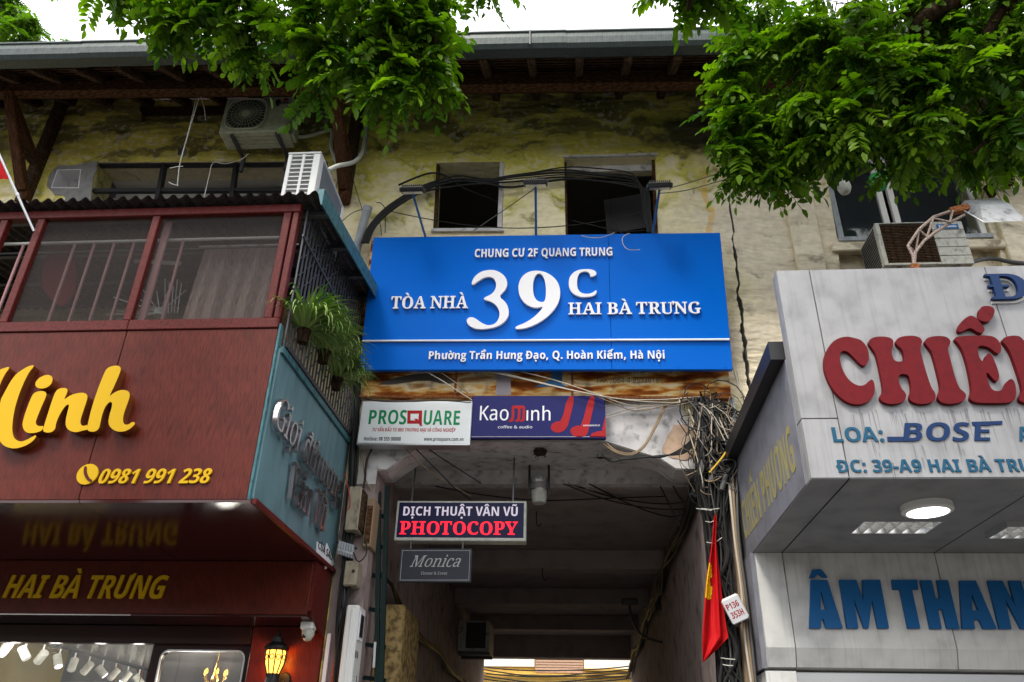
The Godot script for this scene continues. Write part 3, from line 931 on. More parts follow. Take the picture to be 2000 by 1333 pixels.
func build_far() -> void:
	# what shows through the far end of the passage
	var z := -26.0
	var h := thing("yellow_house", "sunlit yellow house with white bands beyond the far end of the passage", "building", Vector3(0, 0, z))
	part(h, "wall", slab_mesh(-5.0, 5.0, 0, 8.0, z - 0.3, z), M.yellow_house)
	var a := pz(960, 1297, z)
	part(h, "white_panel", slab_mesh(a.x - 1.0, pz(1044, 1297, z).x, pz(1000, 1303, z).y, pz(1000, 1280, z).y, z, z + 0.05), M.house_white)
	part(h, "white_panel", slab_mesh(pz(1141, 1297, z).x, pz(1141, 1297, z).x + 2.5, pz(1000, 1306, z).y, pz(1000, 1280, z).y, z, z + 0.05), M.house_white)
	for k in 12:
		var y := pz(1000, 1314, z).y + k * 0.075
		part(h, "louvre_slat", slab_mesh(pz(1046, 1300, z).x, pz(1139, 1300, z).x, y, y + 0.055, z + 0.01, z + 0.05), M.louvre)
	part(h, "cornice", slab_mesh(-5, 5, pz(1000, 1320, z).y, pz(1000, 1317, z).y, z + 0.051, z + 0.16, 0.01), M.yellow_house)
	part(h, "cornice", slab_mesh(pz(1141, 1297, z).x, 5, pz(1000, 1311, z).y, pz(1000, 1306, z).y, z + 0.051, z + 0.22, 0.01), M.yellow_house)
	for k in 5:
		var y := 1304.0 + k * 6.0
		part(h, "cable", tube_mesh(smooth_path([pz(880, y - 14, z + 3.0), pz(965, y + 2, z + 3.0), pz(1060, y + 7 + k % 2 * 5, z + 3.0), pz(1180, y + 3, z + 3.0), pz(1260, y - 6, z + 3.0)]), 0.018), M.black_rubber)

func build_ground() -> void:
	structure("road", slab_mesh(-150, 150, -0.3, 0.0, -2.2, 150), M.asphalt)
	structure("pavement", slab_mesh(-150, 150, -0.3, 0.13, -7.2, -2.4), M.paving)
	structure("ground", slab_mesh(-150, 150, -0.6, -0.01, -150, -7.2), M.asphalt)
	for k in 40:
		var x := -20.0 + k
		part(self, "kerb", slab_mesh(x, x + 0.99, -0.2, 0.134, -2.4, -2.2, 0.015), M.kerb_stone).set_meta("kind", "structure")

func build_opposite() -> void:
	# unseen houses added across the street, shading the low sky and mirrored in gloss
	var r := RandomNumberGenerator.new()
	r.seed = 77
	for q in [[-34.0, -17.0, 6.5, "cream"], [-16.9, -6.0, 7.0, "grey"], [-5.9, 6.5, 6.2, "ochre"], [6.6, 18.0, 7.5, "white"], [18.1, 34.0, 6.5, "yellow"]]:
		var t := thing("added_opposite_house", "%s plastered house added across the street, unseen, shading the low sky" % q[3], "building", Vector3((q[0] + q[1]) / 2, 0, 15))
		var m := tint(mat("house_" + q[3], 0.42 + 0.06 * r.randf(), 0.38, {"cream": 0.28, "grey": 0.36, "ochre": 0.16, "white": 0.4, "yellow": 0.18}[q[3]], 0.9), T.mottle, Vector3(0.4, 0.4, 0.4))
		part(t, "wall", slab_mesh(q[0], q[1], 0, q[2], 15, 24), m)
		part(t, "roof", slab_mesh(q[0] - 0.1, q[1] + 0.1, q[2], q[2] + 0.3, 14.6, 24.2), M.roof_tile)
		var n := int((q[1] - q[0]) / 2.2)
		for i in n:
			var x: float = q[0] + (i + 0.5) * (q[1] - q[0]) / n
			for y in [4.3, 7.4]:
				if y + 1.6 < q[2]:
					part(t, "window", slab_mesh(x - 0.5, x + 0.5, y, y + 1.5, 14.96, 15.05), M.black_metal)
			part(t, "shop_opening", slab_mesh(x - 0.8, x + 0.8, 0.2, 2.8, 14.96, 15.05), M.dark_room)

# ------------------------------------------------------------------ red shop on the left
func omni(parent: Node3D, called: String, at: Vector3, col: Color, energy: float, size := 0.05) -> void:
	var l := OmniLight3D.new()
	l.name = called
	l.light_color = col
	l.light_energy = energy
	l.light_size = size
	l.omni_range = 14.0
	l.omni_attenuation = 2.0
	l.shadow_enabled = true
	parent.add_child(l, true)
	l.global_position = at
func spider_plant(at: Vector3, n: int, reach: float, label: String, seed_: int, pale: float) -> void:
	var t := thing("spider_plant", label, "plant", at, "spider plants hung on the side grille")
	part(t, "pot", lathe_mesh(at, [Vector2(0.0, -0.07), Vector2(0.04, -0.07), Vector2(0.055, 0.03), Vector2(0.06, 0.03), Vector2(0.06, 0.045), Vector2(0.05, 0.045), Vector2(0.045, 0.02), Vector2(0.0, 0.02)], 14), M.tree_bark)
	var r := RandomNumberGenerator.new()
	r.seed = seed_
	var s := nb(false)
	for i in n:
		var a := r.randf() * TAU
		var out := Vector3(cos(a), 0, sin(a))
		if out.x < -0.35: out.x = absf(out.x)
		if out.z > 0.6: out.z *= 0.5
		out = out.normalized()
		var len_ := reach * r.randf_range(0.55, 1.2)
		var side := out.cross(Vector3.UP).normalized()
		var wd := r.randf_range(0.008, 0.014)
		var c := Color(0.07, 0.17, 0.025).lerp(Color(0.40, 0.48, 0.17), pale * r.randf())
		var el := deg_to_rad(r.randf_range(15.0, 85.0))
		var bend := deg_to_rad(r.randf_range(90.0, 165.0))
		var p := at + Vector3(0, 0.03, 0) + out * 0.02
		var last := []
		for k in 9:
			var q := k / 8.0
			var ww := wd * (1.0 - q * q) + 0.0008
			s.set_color(c)
			var now := [p - side * ww, p + side * ww]
			if k: quad(s, last[0], last[1], now[1], now[0])
			last = now
			var an := el - bend * q * q
			p += (out * cos(an) + Vector3.UP * sin(an)) * len_ / 8.0
	part(t, "foliage", done(s), M.plant_leaf)

func build_left_shop() -> void:
	var t := thing("red_balcony_enclosure", "wood-red panelled balcony enclosure with insect-screened windows above the left shop", "balcony", Vector3(-4, 3.2, CF))
	var XR := -2.165
	# panels
	part(t, "panel", slab_mesh(-8.99, -3.349, 3.225, 4.555, CF - 0.04, CF, 0.004), M.red_laminate)
	part(t, "panel", slab_mesh(-3.343, XR, 3.225, 4.555, CF - 0.04, CF, 0.004), M.red_laminate)
	part(t, "edge_trim", slab_mesh(XR + 0.001, XR + 0.02, 3.225, 4.6, CF - 0.06, CF - 0.002, 0.004), M.teal_trim)
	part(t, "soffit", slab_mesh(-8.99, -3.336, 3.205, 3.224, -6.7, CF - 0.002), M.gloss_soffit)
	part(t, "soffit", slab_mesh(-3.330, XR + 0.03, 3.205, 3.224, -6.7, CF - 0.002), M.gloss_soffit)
	part(t, "floor", slab_mesh(-8.98, SX - 0.06, 3.226, 3.30, W + 0.01, CF - 0.05), M.dark_room)
	# window frame
	for q in [[-8.99, -3.35], [-3.346, XR]]:
		part(t, "sill_rail", slab_mesh(q[0], q[1], 4.558, 4.648, CF - 0.06, CF + 0.012, 0.006), M.red_frame)
	part(t, "top_rail", slab_mesh(-8.99, XR + 0.01, 5.655, 5.735, CF - 0.06, CF + 0.012, 0.006), M.red_frame)
	for x in [-8.0, -6.6, -4.70, -4.375, -3.375, -2.262, -2.19]:
		var wd := 0.05 if x > -2.2 else 0.062
		part(t, "post", slab_mesh(x - wd / 2, x + wd / 2, 4.649, 5.654, CF - 0.055, CF + 0.006, 0.005), M.red_frame)
	part(t, "inner_sash", slab_mesh(-3.335, -3.275, 4.65, 5.65, CF - 0.09, CF - 0.062, 0.004), M.maroon_bar)
	part(t, "screen", slab_mesh(-4.344, -3.406, 4.649, 5.654, CF - 0.035, CF - 0.033), M.insect_screen)
	part(t, "screen", slab_mesh(-3.344, -2.293, 4.649, 5.654, CF - 0.035, CF - 0.033), M.insect_screen)
	part(t, "screen", slab_mesh(-6.57, -4.731, 4.649, 5.654, CF - 0.035, CF - 0.033), M.insect_screen)
	part(t, "guard_rail", tube_mesh([Vector3(-6.5, 5.50, CF - 0.13), Vector3(-2.3, 5.50, CF - 0.13)], 0.014, 8), M.cord_white)
	part(t, "guard_rail", tube_mesh([Vector3(-6.5, 5.42, CF - 0.16), Vector3(-2.3, 5.43, CF - 0.16)], 0.008, 6), M.iron_bar)
	for k in 13:
		var x := -6.15 + k * 0.1735 if k < 9 else -4.28 + (k - 8) * 0.172
		if k == 8: x = -4.56
		part(t, "guard_bar", tube_mesh([Vector3(x, 4.60, CF - 0.13), Vector3(x, 5.50, CF - 0.13)], 0.0125, 8), M.maroon_bar)
	for x in [-3.42, -3.17]:
		part(t, "guard_bar", tube_mesh([Vector3(x, 4.60, CF - 0.13), Vector3(x, 5.50, CF - 0.13)], 0.0125, 8), M.maroon_bar)
	# canopy of corrugated sheet
	var s := nb(false)
	var nx := 520
	for i in nx:
		for k in 3:
			var q := []
			for e in [[0, 0], [0, 1], [1, 1], [1, 0]]:
				var x: float = -9.2 + (i + e[0]) * 7.25 / nx
				var z: float = lerpf(-4.97, W - 0.03, (k + e[1]) / 3.0)
				var c := sin(x * TAU / 0.108)
				q.append(Vector3(x, 5.765 + (-4.97 - z) * 0.150 + 0.021 * signf(c) * pow(absf(c), 0.7), z))
			quad(s, q[0], q[1], q[2], q[3])
	part(t, "canopy_sheet", done(s), M.roof_sheet)
	for z in [-5.25, -5.85, -6.45, -7.0]:
		part(t, "canopy_purlin", slab_mesh(-9.1, -1.97, 5.69 + (-4.97 - z) * 0.15, 5.735 + (-4.97 - z) * 0.15, z - 0.025, z + 0.025, 0.004), M.iron_bar)
	s = nb()
	var ca := Vector3(-1.945, 5.77, -4.97)
	var cb_ := Vector3(-1.945, 6.085, -7.05)
	hexa(s, [cb_ + Vector3(-0.012, -0.12, 0), cb_ + Vector3(0, -0.12, 0), ca + Vector3(0, -0.13, 0), ca + Vector3(-0.012, -0.13, 0), cb_ + Vector3(-0.06, 0.03, 0), cb_ + Vector3(0.0, 0.03, 0), ca + Vector3(0.0, 0.03, 0), ca + Vector3(-0.06, 0.03, 0)])
	part(t, "canopy_flashing", done(s), M.teal_trim, "teal metal flashing along the canopy edge")
	# teal side board
	s = nb()
	var sp := [Vector3(SX, 3.235, CF - 0.03), Vector3(SX, 3.235, W + 0.01), Vector3(SX, 4.475, W + 0.01), Vector3(SX, 4.40, CF - 0.03)]
	hexa(s, [sp[1] + Vector3(-0.02, 0, 0), sp[1], sp[0], sp[0] + Vector3(-0.02, 0, 0), sp[2] + Vector3(-0.02, 0, 0), sp[2], sp[3], sp[3] + Vector3(-0.02, 0, 0)])
	part(t, "side_board", done(s), M.teal_panel, "rain-streaked teal side board")
	part(t, "side_rail", bar_mesh(Vector3(SX + 0.012, 4.39, CF - 0.03), Vector3(SX + 0.012, 4.465, W + 0.02), 0.022, 0.05), M.teal_trim)
	part(t, "side_rail", bar_mesh(Vector3(SX - 0.005, 4.47, CF - 0.1), Vector3(SX - 0.005, 4.545, W + 0.02), 0.04, 0.035), M.iron_bar)
	part(t, "bottom_trim", bar_mesh(Vector3(SX + 0.006, 3.225, CF - 0.03), Vector3(SX + 0.006, 3.225, W + 0.02), 0.035, 0.035), M.red_frame)
	for k in 26:
		var z := -5.16 - k * 0.079
		var yb := 4.42 + (CF - z) * 0.035
		part(t, "grille_bar", bar_mesh(Vector3(SX, yb, z), Vector3(SX, 5.70 + (-4.97 - z) * 0.15, z), 0.012, 0.012), M.iron_bar)
	s = nb()
	for k in 25:
		var z := -5.16 - k * 0.079
		for j in 8:
			var y := 4.56 + j * 0.17 + (k % 2) * 0.075 + (CF - z) * 0.035
			bar(s, Vector3(SX - 0.004, y, z), Vector3(SX - 0.004, y + 0.075, z - 0.079), 0.009, 0.007)
	bits(part(t, "grille_lattice", done(s), M.iron_bar))
	for y in [4.95, 5.45]:
		part(t, "grille_rail", bar_mesh(Vector3(SX + 0.01, y, -5.12), Vector3(SX + 0.01, y + 0.09, W + 0.05), 0.012, 0.02), M.iron_bar)
	# things behind the screens
	var cu := thing("balcony_curtain", "brownish curtain drawn behind the right-hand insect screen", "curtain", Vector3(-2.7, 4.6, CF - 0.3))
	s = nb(false)
	var x0 := -3.06
	for i in 48:
		var q := []
		for e in [0, 1]:
			var x: float = x0 + (i + e) * 0.0165
			q.append(Vector3(x, 0, CF - 0.27 + 0.022 * sin(x * 46.0) + 0.012 * sin(x * 19.0)))
		quad(s, q[0] + Vector3(-0.06, 4.5, 0), q[0] + Vector3(0, 5.52, 0), q[1] + Vector3(0, 5.52, 0), q[1] + Vector3(-0.03, 4.5, 0))
	part(cu, "cloth", done(s), M.curtain_cloth)
	part(cu, "rod", tube_mesh([Vector3(-3.1, 5.53, CF - 0.27), Vector3(-2.24, 5.53, CF - 0.27)], 0.008, 6), M.cord_white)
	var rc := thing("red_garment", "dark red garment hanging behind the screened window beside the guard bars", "garment", Vector3(-4.1, 5.0, CF - 0.5))
	var gf := frame(Vector3(0, 0, CF - 0.5))
	s = nb(); prism(s, outline([[105, 480], [118, 470], [138, 485], [150, 520], [150, 570], [125, 605], [105, 590], [88, 575], [80, 545], [92, 505]], 0, 0, 1, gf, 2), gf, 0, 0.02)
	part(rc, "cloth", done(s), M.red_cloth)
	var dr := thing("drying_rack", "fan-shaped white clothes drying rack behind the insect screens", "drying rack", pz(312, 610, CF - 0.5))
	var hub := pz(312, 612, CF - 0.5)
	for k in 11:
		var a := deg_to_rad(65 + k * 13.0)
		var d := Vector3(cos(a), sin(a) * 0.6, 0.25 * sin(k * 2.0)) * 0.42
		part(dr, "rod", tube_mesh([hub + d * 0.12, hub + d], 0.006, 5), M.cord_white)
	part(dr, "hub", lathe_mesh(hub, [Vector2(0, -0.03), Vector2(0.05, -0.03), Vector2(0.05, 0.03), Vector2(0, 0.03)], 12), M.white_plastic)
	for k in 5:
		part(dr, "rod", tube_mesh([pz(322 + k * 6, 612, CF - 0.45), pz(322 + k * 8, 545 + k * 7 % 20, CF - 0.45)], 0.005, 5), M.cord_white)
	part(dr, "bracket", bar_mesh(pz(262, 510, CF - 0.5), pz(352, 515, CF - 0.5), 0.02, 0.03), M.cord_white)
	spider_plant(pxx(592, 655, SX + 0.07), 320, 0.46, "largest spider plant hung on the dark side grille, nearest the red corner", 5, 0.7)
	spider_plant(pxx(632, 695, SX + 0.07), 260, 0.42, "middle spider plant on the dark side grille, between two others", 6, 0.9)
	spider_plant(pxx(657, 748, SX + 0.07), 220, 0.38, "smallest bright spider plant on the grille, lowest beside the white sign", 8, 0.9)

	# ---------------- lettering on the balcony
	var f := frame(Vector3(0, 0, CF + 0.001))
	var g := thing("gold_script_letters", "large raised yellow script letters on the red panel", "lettering", Vector3(-4.2, 3.6, CF))
	var k := 290.0 / 1841.0
	var pol := [
		[[110, 172], [110, 195], [60, 260], [0, 380], [-60, 560], [-100, 760], [-110, 960], [-180, 1000], [-300, 980], [-310, 860], [-270, 700], [-200, 450], [-100, 280], [0, 205], [60, 185]],
		[[415, 150], [415, 172], [365, 230], [310, 330], [250, 470], [215, 570], [180, 690], [155, 830], [148, 940], [155, 1010], [180, 1070], [250, 1105], [330, 1080], [400, 1040], [440, 1020], [448, 1040], [400, 1100], [300, 1160], [180, 1190], [80, 1170], [20, 1130], [-20, 1060], [-40, 960], [-30, 820], [0, 590], [60, 480], [130, 350], [200, 260], [280, 205], [350, 165]],
		[[400, 520], [440, 485], [520, 470], [572, 490], [570, 540], [515, 660], [462, 790], [438, 860], [450, 895], [490, 912], [540, 905], [525, 955], [470, 985], [380, 998], [320, 985], [285, 940], [275, 880], [300, 780], [350, 640]],
		[[430, 380], [470, 320], [540, 280], [600, 270], [645, 295], [650, 340], [630, 390], [580, 430], [510, 445], [450, 430]],
		[[640, 600], [690, 470], [750, 435], [820, 435], [838, 465], [820, 520], [785, 585], [880, 520], [980, 495], [1050, 495], [1085, 530], [1075, 590], [1030, 720], [995, 830], [995, 885], [1030, 910], [1085, 890], [1090, 950], [1030, 962], [950, 985], [880, 975], [830, 940], [808, 880], [825, 770], [850, 680], [855, 640], [820, 645], [770, 710], [720, 800], [690, 880], [685, 940], [640, 985], [570, 990], [530, 970], [545, 900], [590, 760]],
		[[1200, 480], [1290, 250], [1330, 185], [1400, 160], [1470, 158], [1500, 190], [1480, 260], [1420, 400], [1345, 555], [1400, 500], [1480, 462], [1560, 460], [1605, 490], [1605, 550], [1570, 650], [1530, 760], [1520, 850], [1545, 890], [1590, 890], [1640, 855], [1675, 865], [1660, 900], [1600, 950], [1530, 978], [1440, 975], [1370, 930], [1340, 870], [1355, 770], [1385, 680], [1390, 610], [1350, 610], [1300, 670], [1260, 780], [1240, 880], [1225, 940], [1180, 978], [1100, 975], [1075, 940], [1095, 850], [1130, 700]]]
	for i in pol.size():
		var o := outline(pol[i], 0, 690, k, f, 1)
		# the face stands 6 cm off the panel: bring the traced outline to the panel's plane by working on the raised plane
		var rf := frame(Vector3(0, 0, CF + 0.062 + i * 0.0015))
		o = outline(pol[i], 0, 690, k, rf, 1)
		s = nb(); prism(s, o, f, 0.0, 0.060 + i * 0.0015)
		var l := part(g, "letter", done(s), M.gold_side)
		s = nb(); prism(s, o, rf, 0.0, 0.003)
		part(l, "face", done(s), M.gold_face)
	var ph := thing("gold_phone_number", "raised yellow phone number with a round handset badge on the red panel", "lettering", Vector3(-3.4, 3.35, CF))
	letters(ph, "0981 991 238", "sansbold", [196, 917, 413, 946], f, 0.015, M.gold_face, 0.22)
	var ic := on_frame(172, 928, f)
	var circ := []
	for a in 28:
		circ.append(Vector2(ic.x + 0.075 * cos(a * TAU / 28), ic.y + 0.075 * sin(a * TAU / 28)))
	s = nb(); prism(s, PackedVector2Array(circ), f, 0, 0.015)
	var bd := part(ph, "badge", done(s), M.gold_face)
	s = nb(); prism(s, outline([[167, 912], [172, 914], [171, 924], [176, 936], [183, 940], [179, 945], [170, 938], [165, 926]], 0, 0, 1, f, 1), f, 0.016, 0.019)
	part(bd, "handset", done(s), M.red_frame)
	# silver script and arrow on the teal side board
	var sf := frame(Vector3(SX + 0.001, 0, 0), Vector3(0, 0, -1))
	var sv := thing("silver_script_letters", "raised silver script letters on the teal side board", "lettering", Vector3(SX, 3.6, -6.2))
	var a0 := pxx(524, 830, SX)
	var a1 := pxx(655, 985, SX)
	letters_at(sv, "Giọi đthượng", "serif", [-a0.z, -a1.z, 3.70, 4.06], sf, 0.035, M.silver_letter, 0.25, true, 0.02)
	a0 = pxx(553, 960, SX)
	a1 = pxx(625, 1020, SX)
	letters_at(sv, "Vân Vũ", "serif", [-a0.z, -a1.z, 3.42, 3.72], sf, 0.035, M.silver_letter, 0.25, true, 0.02)
	var ar := thing("arrow_sign", "small white arrow plate with black lettering on the teal side board", "sign", pxx(635, 1085, SX))
	s = nb(); prism(s, outline([[420, 1115], [466, 1145], [472, 1124], [513, 1235], [462, 1258], [462, 1236], [415, 1192]], 460, 640, 0.3753, sf, 0), sf, 0.002, 0.008)
	part(ar, "plate", done(s), M.sign_white)
	a0 = pxx(618, 1075, SX)
	a1 = pxx(645, 1102, SX)
	letters_at(ar, "CỬA SAU", "sansbold", [-a0.z, -a1.z, 3.29, 3.375], sf, 0.002, M.print_black, 0.0, false, 0.009)

	# ---------------- shop front under the balcony
	var FZ := -6.7
	var sh := thing("red_shop", "dark red shop front with lit show window and glazed door under the balcony", "shop front", Vector3(-4, 0, -7.0))
	part(sh, "fascia", slab_mesh(-8.99, -2.165, 2.765, 3.204, W + 0.005, FZ, 0.006), M.red_laminate)
	s = nb()
	hexa(s, [Vector3(-2.163, 2.64, W + 0.01), Vector3(SX - 0.005, 2.64, W + 0.01), Vector3(SX - 0.005, 2.80, FZ - 0.01), Vector3(-2.163, 2.80, FZ - 0.01), Vector3(-2.163, 3.204, W + 0.01), Vector3(SX - 0.005, 3.204, W + 0.01), Vector3(SX - 0.005, 3.204, FZ - 0.01), Vector3(-2.163, 3.204, FZ - 0.01)])
	part(sh, "fascia_end", done(s), M.red_frame)
	part(sh, "soffit_strip", slab_mesh(-8.99, -3.68, 2.752, 2.764, -7.19, FZ - 0.03), M.steel_strip, "mirror-bright steel strip under the fascia")
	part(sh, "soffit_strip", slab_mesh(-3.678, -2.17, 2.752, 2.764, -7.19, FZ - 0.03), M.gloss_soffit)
	part(sh, "header", slab_mesh(-8.99, -2.80, 2.60, 2.751, -7.30, -7.20, 0.006), M.door_wood)
	part(sh, "pilaster", slab_mesh(-2.785, -2.225, 0.13, 2.751, -7.36, -7.20, 0.006), M.red_pilaster)
	part(sh, "pilaster", slab_mesh(-2.223, -2.145, 0.13, 2.70, -7.36, -7.17, 0.006), M.red_pilaster)
	part(sh, "show_window", slab_mesh(-8.9, -3.70, 0.8, 2.60, -7.262, -7.256), M.clear_glass)
	part(sh, "plinth", slab_mesh(-8.9, -3.70, 0.13, 0.8, -7.30, -7.22), M.red_pilaster)
	# door leaf with a round-cornered pane
	var dl := pz(300, 1260, -7.26).x
	var df := frame(Vector3(0, 0, -7.29))
	var pl := on_frame(314, 1300, df).x
	var pr := on_frame(478, 1300, df).x
	var pt := on_frame(400, 1273, df).y
	var rr := 0.07
	var hole := []
	for q in [[pr - rr, pt - rr, 0], [pl + rr, pt - rr, 1], [pl + rr, 0.4 + rr, 2], [pr - rr, 0.4 + rr, 3]]:
		for a in 7:
			var an: float = (q[2] + a / 6.0) * PI / 2
			hole.append(Vector2(q[0] + rr * cos(an), q[1] + rr * sin(an)))
	s = nb()
	var xm := (pl + pr) / 2
	for half in [[dl, xm], [xm, -2.79]]:
		for p in Geometry2D.clip_polygons(PackedVector2Array([Vector2(half[0], 0.14), Vector2(half[1], 0.14), Vector2(half[1], 2.598), Vector2(half[0], 2.598)]), PackedVector2Array(hole)):
			prism(s, p, df, -0.03, 0.03)
	var door := part(sh, "door", done(s), M.door_wood)
	s = nb()
	for i in hole.size():
		var p: Vector2 = hole[i]
		var q: Vector2 = hole[(i + 1) % hole.size()]
		bar(s, Vector3(p.x, p.y, -7.255), Vector3(q.x, q.y, -7.255), 0.014, 0.014)
	part(door, "pane_trim", done(s), M.aluminium)
	part(door, "pane", slab_mesh(pl, pr, 0.4, pt, -7.293, -7.287), M.clear_glass)
	# room behind
	s = nb()
	slab(s, -8.9, -2.1, 2.74, 2.95, -12.0, -7.30)
	part(sh, "ceiling", done(s), M.mirror_ceiling)
	s = nb()
	slab(s, -8.9, -2.1, 0.0, 2.74, -12.15, -12.0); slab(s, -2.2, -2.1, 0, 2.74, -12, -7.37); slab(s, -9.0, -8.9, 0, 2.95, -12, -7.3)
	part(sh, "room_wall", done(s), M.shop_wall)
	part(sh, "room_floor", slab_mesh(-8.9, -2.1, -0.1, 0.12, -12, -7.3), M.paving)
	part(sh, "partition", slab_mesh(-5.75, -5.65, 0.12, 2.739, -9.2, -7.7), M.mustard_wall)
	part(sh, "display_panel", slab_mesh(-5.64, -3.0, 0.12, 2.45, -11.9, -11.8), M.shop_wall)
	letters(sh, "HAI BÀ TRƯNG", "sansbold", [14, 1112, 328, 1170], frame(Vector3(0, 0, FZ + 0.001)), 0.018, M.gold_face, 0.22)
	for x in [-5.63, -5.21, -4.815, -4.375, -4.01]:
		var cl := thing("ceiling_downlight", "round white ceiling light glowing inside the red shop", "ceiling light", Vector3(x, 2.7, -7.6), "round lights along the shop ceiling")
		part(cl, "housing", lathe_mesh(Vector3(x, 2.739, -7.6), [Vector2(0, 0), Vector2(0.07, 0), Vector2(0.07, -0.025), Vector2(0.06, -0.028)], 20), M.white_plastic)
		part(cl, "lamp_disc", lathe_mesh(Vector3(x, 2.711, -7.6), [Vector2(0.06, 0), Vector2(0.055, -0.012), Vector2(0, -0.016)], 20), M.lamp_glow)
		omni(cl, "lamp", Vector3(x, 2.62, -7.6), Color(1, 0.98, 0.95), 0.11, 0.06)
	var tr := thing("spotlight_track", "ceiling track carrying white spotlights inside the red shop", "light track", Vector3(-5.3, 2.7, -8.8))
	part(tr, "rail", slab_mesh(-5.32, -5.29, 2.715, 2.739, -10.8, -7.5), M.black_metal)
	for i in 11:
		var z := -7.62 - i * 0.29
		var x := -5.305
		var dirv := Vector3(sin(i * 2.3) * 0.8, -0.75, cos(i * 1.7) * 0.5).normalized()
		var c := Vector3(x, 2.60, z)
		part(tr, "stem", tube_mesh([Vector3(x, 2.715, z), c], 0.008, 6), M.white_plastic)
		s = nb(); tube(s, [c - dirv * 0.06, c + dirv * 0.07], 0.042, 12)
		var hd := part(tr, "spot_head", done(s), M.old_plastic)
		s = nb(); tube(s, [c + dirv * 0.0701, c + dirv * 0.074], 0.034, 12)
		part(hd, "spot_lamp", done(s), M.lamp_glow if i % 3 != 1 else M.white_plastic)
	omni(tr, "lamp", Vector3(-4.4, 1.9, -9.8), Color(1, 0.97, 0.92), 0.8, 0.2)
	var ni := thing("niche_shelf", "black framed niche with red and orange ornaments in the shop", "shelf", Vector3(-5.6, 1.5, -9.0))
	var n0 := pz(42, 1270, -9.0)
	var n1 := pz(88, 1333, -9.0)
	part(ni, "back", slab_mesh(n0.x, n1.x, 1.4, n0.y, -9.06, -9.02), M.ac_dark)
	part(ni, "frame", slab_mesh(n1.x, n1.x + 0.04, 1.4, n0.y, -9.05, -8.9), M.black_metal)
	part(ni, "shelf", slab_mesh(n0.x, n1.x, n1.y + 0.1, n1.y + 0.13, -9.02, -8.85), M.black_metal)
	part(ni, "ornament", lathe_mesh(Vector3((n0.x + n1.x) / 2, n1.y + 0.13, -8.95), [Vector2(0.0, 0.32), Vector2(0.04, 0.30), Vector2(0.05, 0.24), Vector2(0.03, 0.2), Vector2(0.09, 0.14), Vector2(0.11, 0.05), Vector2(0.08, 0.0), Vector2(0, 0)], 14), M.orange_conduit)
	var gd := thing("display_cabinet", "dark display cabinet with pale boxes at the back of the red shop", "cabinet", Vector3(-4.2, 0.12, -10.6))
	part(gd, "carcass", slab_mesh(-5.1, -3.4, 0.12, 2.0, -11.0, -10.6, 0.01), M.door_wood)
	for i in 6:
		for j in 3:
			var bx0 := -5.02 + i * 0.27
			part(gd, "box", slab_mesh(bx0, bx0 + 0.2, 1.0 + j * 0.33, 1.22 + j * 0.33, -10.599, -10.45, 0.008), [M.house_white, M.mustard_wall, M.pvc_grey, M.brass][(i + j * 2) % 4])
	for i in 5:
		var lx := -4.95 + i * 0.42
		var pd := thing("pendant_shade", "small pale pendant shade hanging at the back of the red shop", "pendant", Vector3(lx, 2.3, -9.6), "pendant shades in the red shop")
		part(pd, "cord", tube_mesh([Vector3(lx, 2.739, -9.6), Vector3(lx, 2.45, -9.6)], 0.005, 5), M.black_metal)
		part(pd, "shade", lathe_mesh(Vector3(lx, 2.45, -9.6), [Vector2(0.015, 0.0), Vector2(0.05, -0.03), Vector2(0.10, -0.12), Vector2(0.095, -0.12), Vector2(0.01, -0.01)], 14), [M.house_white, M.brass, M.old_plastic][i % 3])
	var mi := thing("round_mirror", "round wooden framed mirror hanging in the shop", "mirror", pz(248, 1325, -10.5))
	var mc := pz(248, 1328, -10.5)
	var turn := Basis(Vector3.RIGHT, PI / 2)
	part(mi, "rim", lathe_mesh(mc, [Vector2(0.15, -0.03), Vector2(0.2, -0.03), Vector2(0.2, 0.03), Vector2(0.15, 0.03), Vector2(0.15, -0.03)], 24, turn), M.old_wood)
	part(mi, "glass", lathe_mesh(mc, [Vector2(0, 0), Vector2(0.155, 0)], 24, turn), M.reflector)
	# chandelier behind the door pane
	var cc := pz(424, 1300, -8.4)
	var ch := thing("chandelier", "small gold chandelier seen through the door pane", "chandelier", cc)
	part(ch, "chain", tube_mesh([Vector3(cc.x, 2.74, cc.z), cc], 0.006, 6), M.brass)
	part(ch, "stem", lathe_mesh(cc, [Vector2(0, 0.03), Vector2(0.02, 0.02), Vector2(0.012, 0), Vector2(0.03, -0.04), Vector2(0.02, -0.08), Vector2(0.045, -0.13), Vector2(0.02, -0.18), Vector2(0.0, -0.2)], 12, Basis.IDENTITY, false), M.brass)
	for i in 6:
		var d := Vector3(cos(i * TAU / 6), 0, sin(i * TAU / 6))
		part(ch, "arm", tube_mesh(smooth_path([cc + Vector3(0, -0.12, 0), cc + d * 0.05 + Vector3(0, -0.17, 0), cc + d * 0.10 + Vector3(0, -0.14, 0), cc + d * 0.11 + Vector3(0, -0.09, 0)], 3), 0.007, 6), M.brass)
		part(ch, "lamp_bulb", lathe_mesh(cc + d * 0.11 + Vector3(0, -0.085, 0), [Vector2(0, 0.05), Vector2(0.012, 0.03), Vector2(0.014, 0.0), Vector2(0, -0.01)], 8), M.warm_glow)
	omni(ch, "lamp", Vector3(cc.x + 0.5, 2.35, -8.6), Color(1, 0.93, 0.82), 0.35, 0.1)
	# wall lantern
	var lc := Vector3(-2.50, 2.48, -7.06)
	var la := thing("wall_lantern", "lit black wall lantern with amber glass on the red pilaster", "lantern", lc)
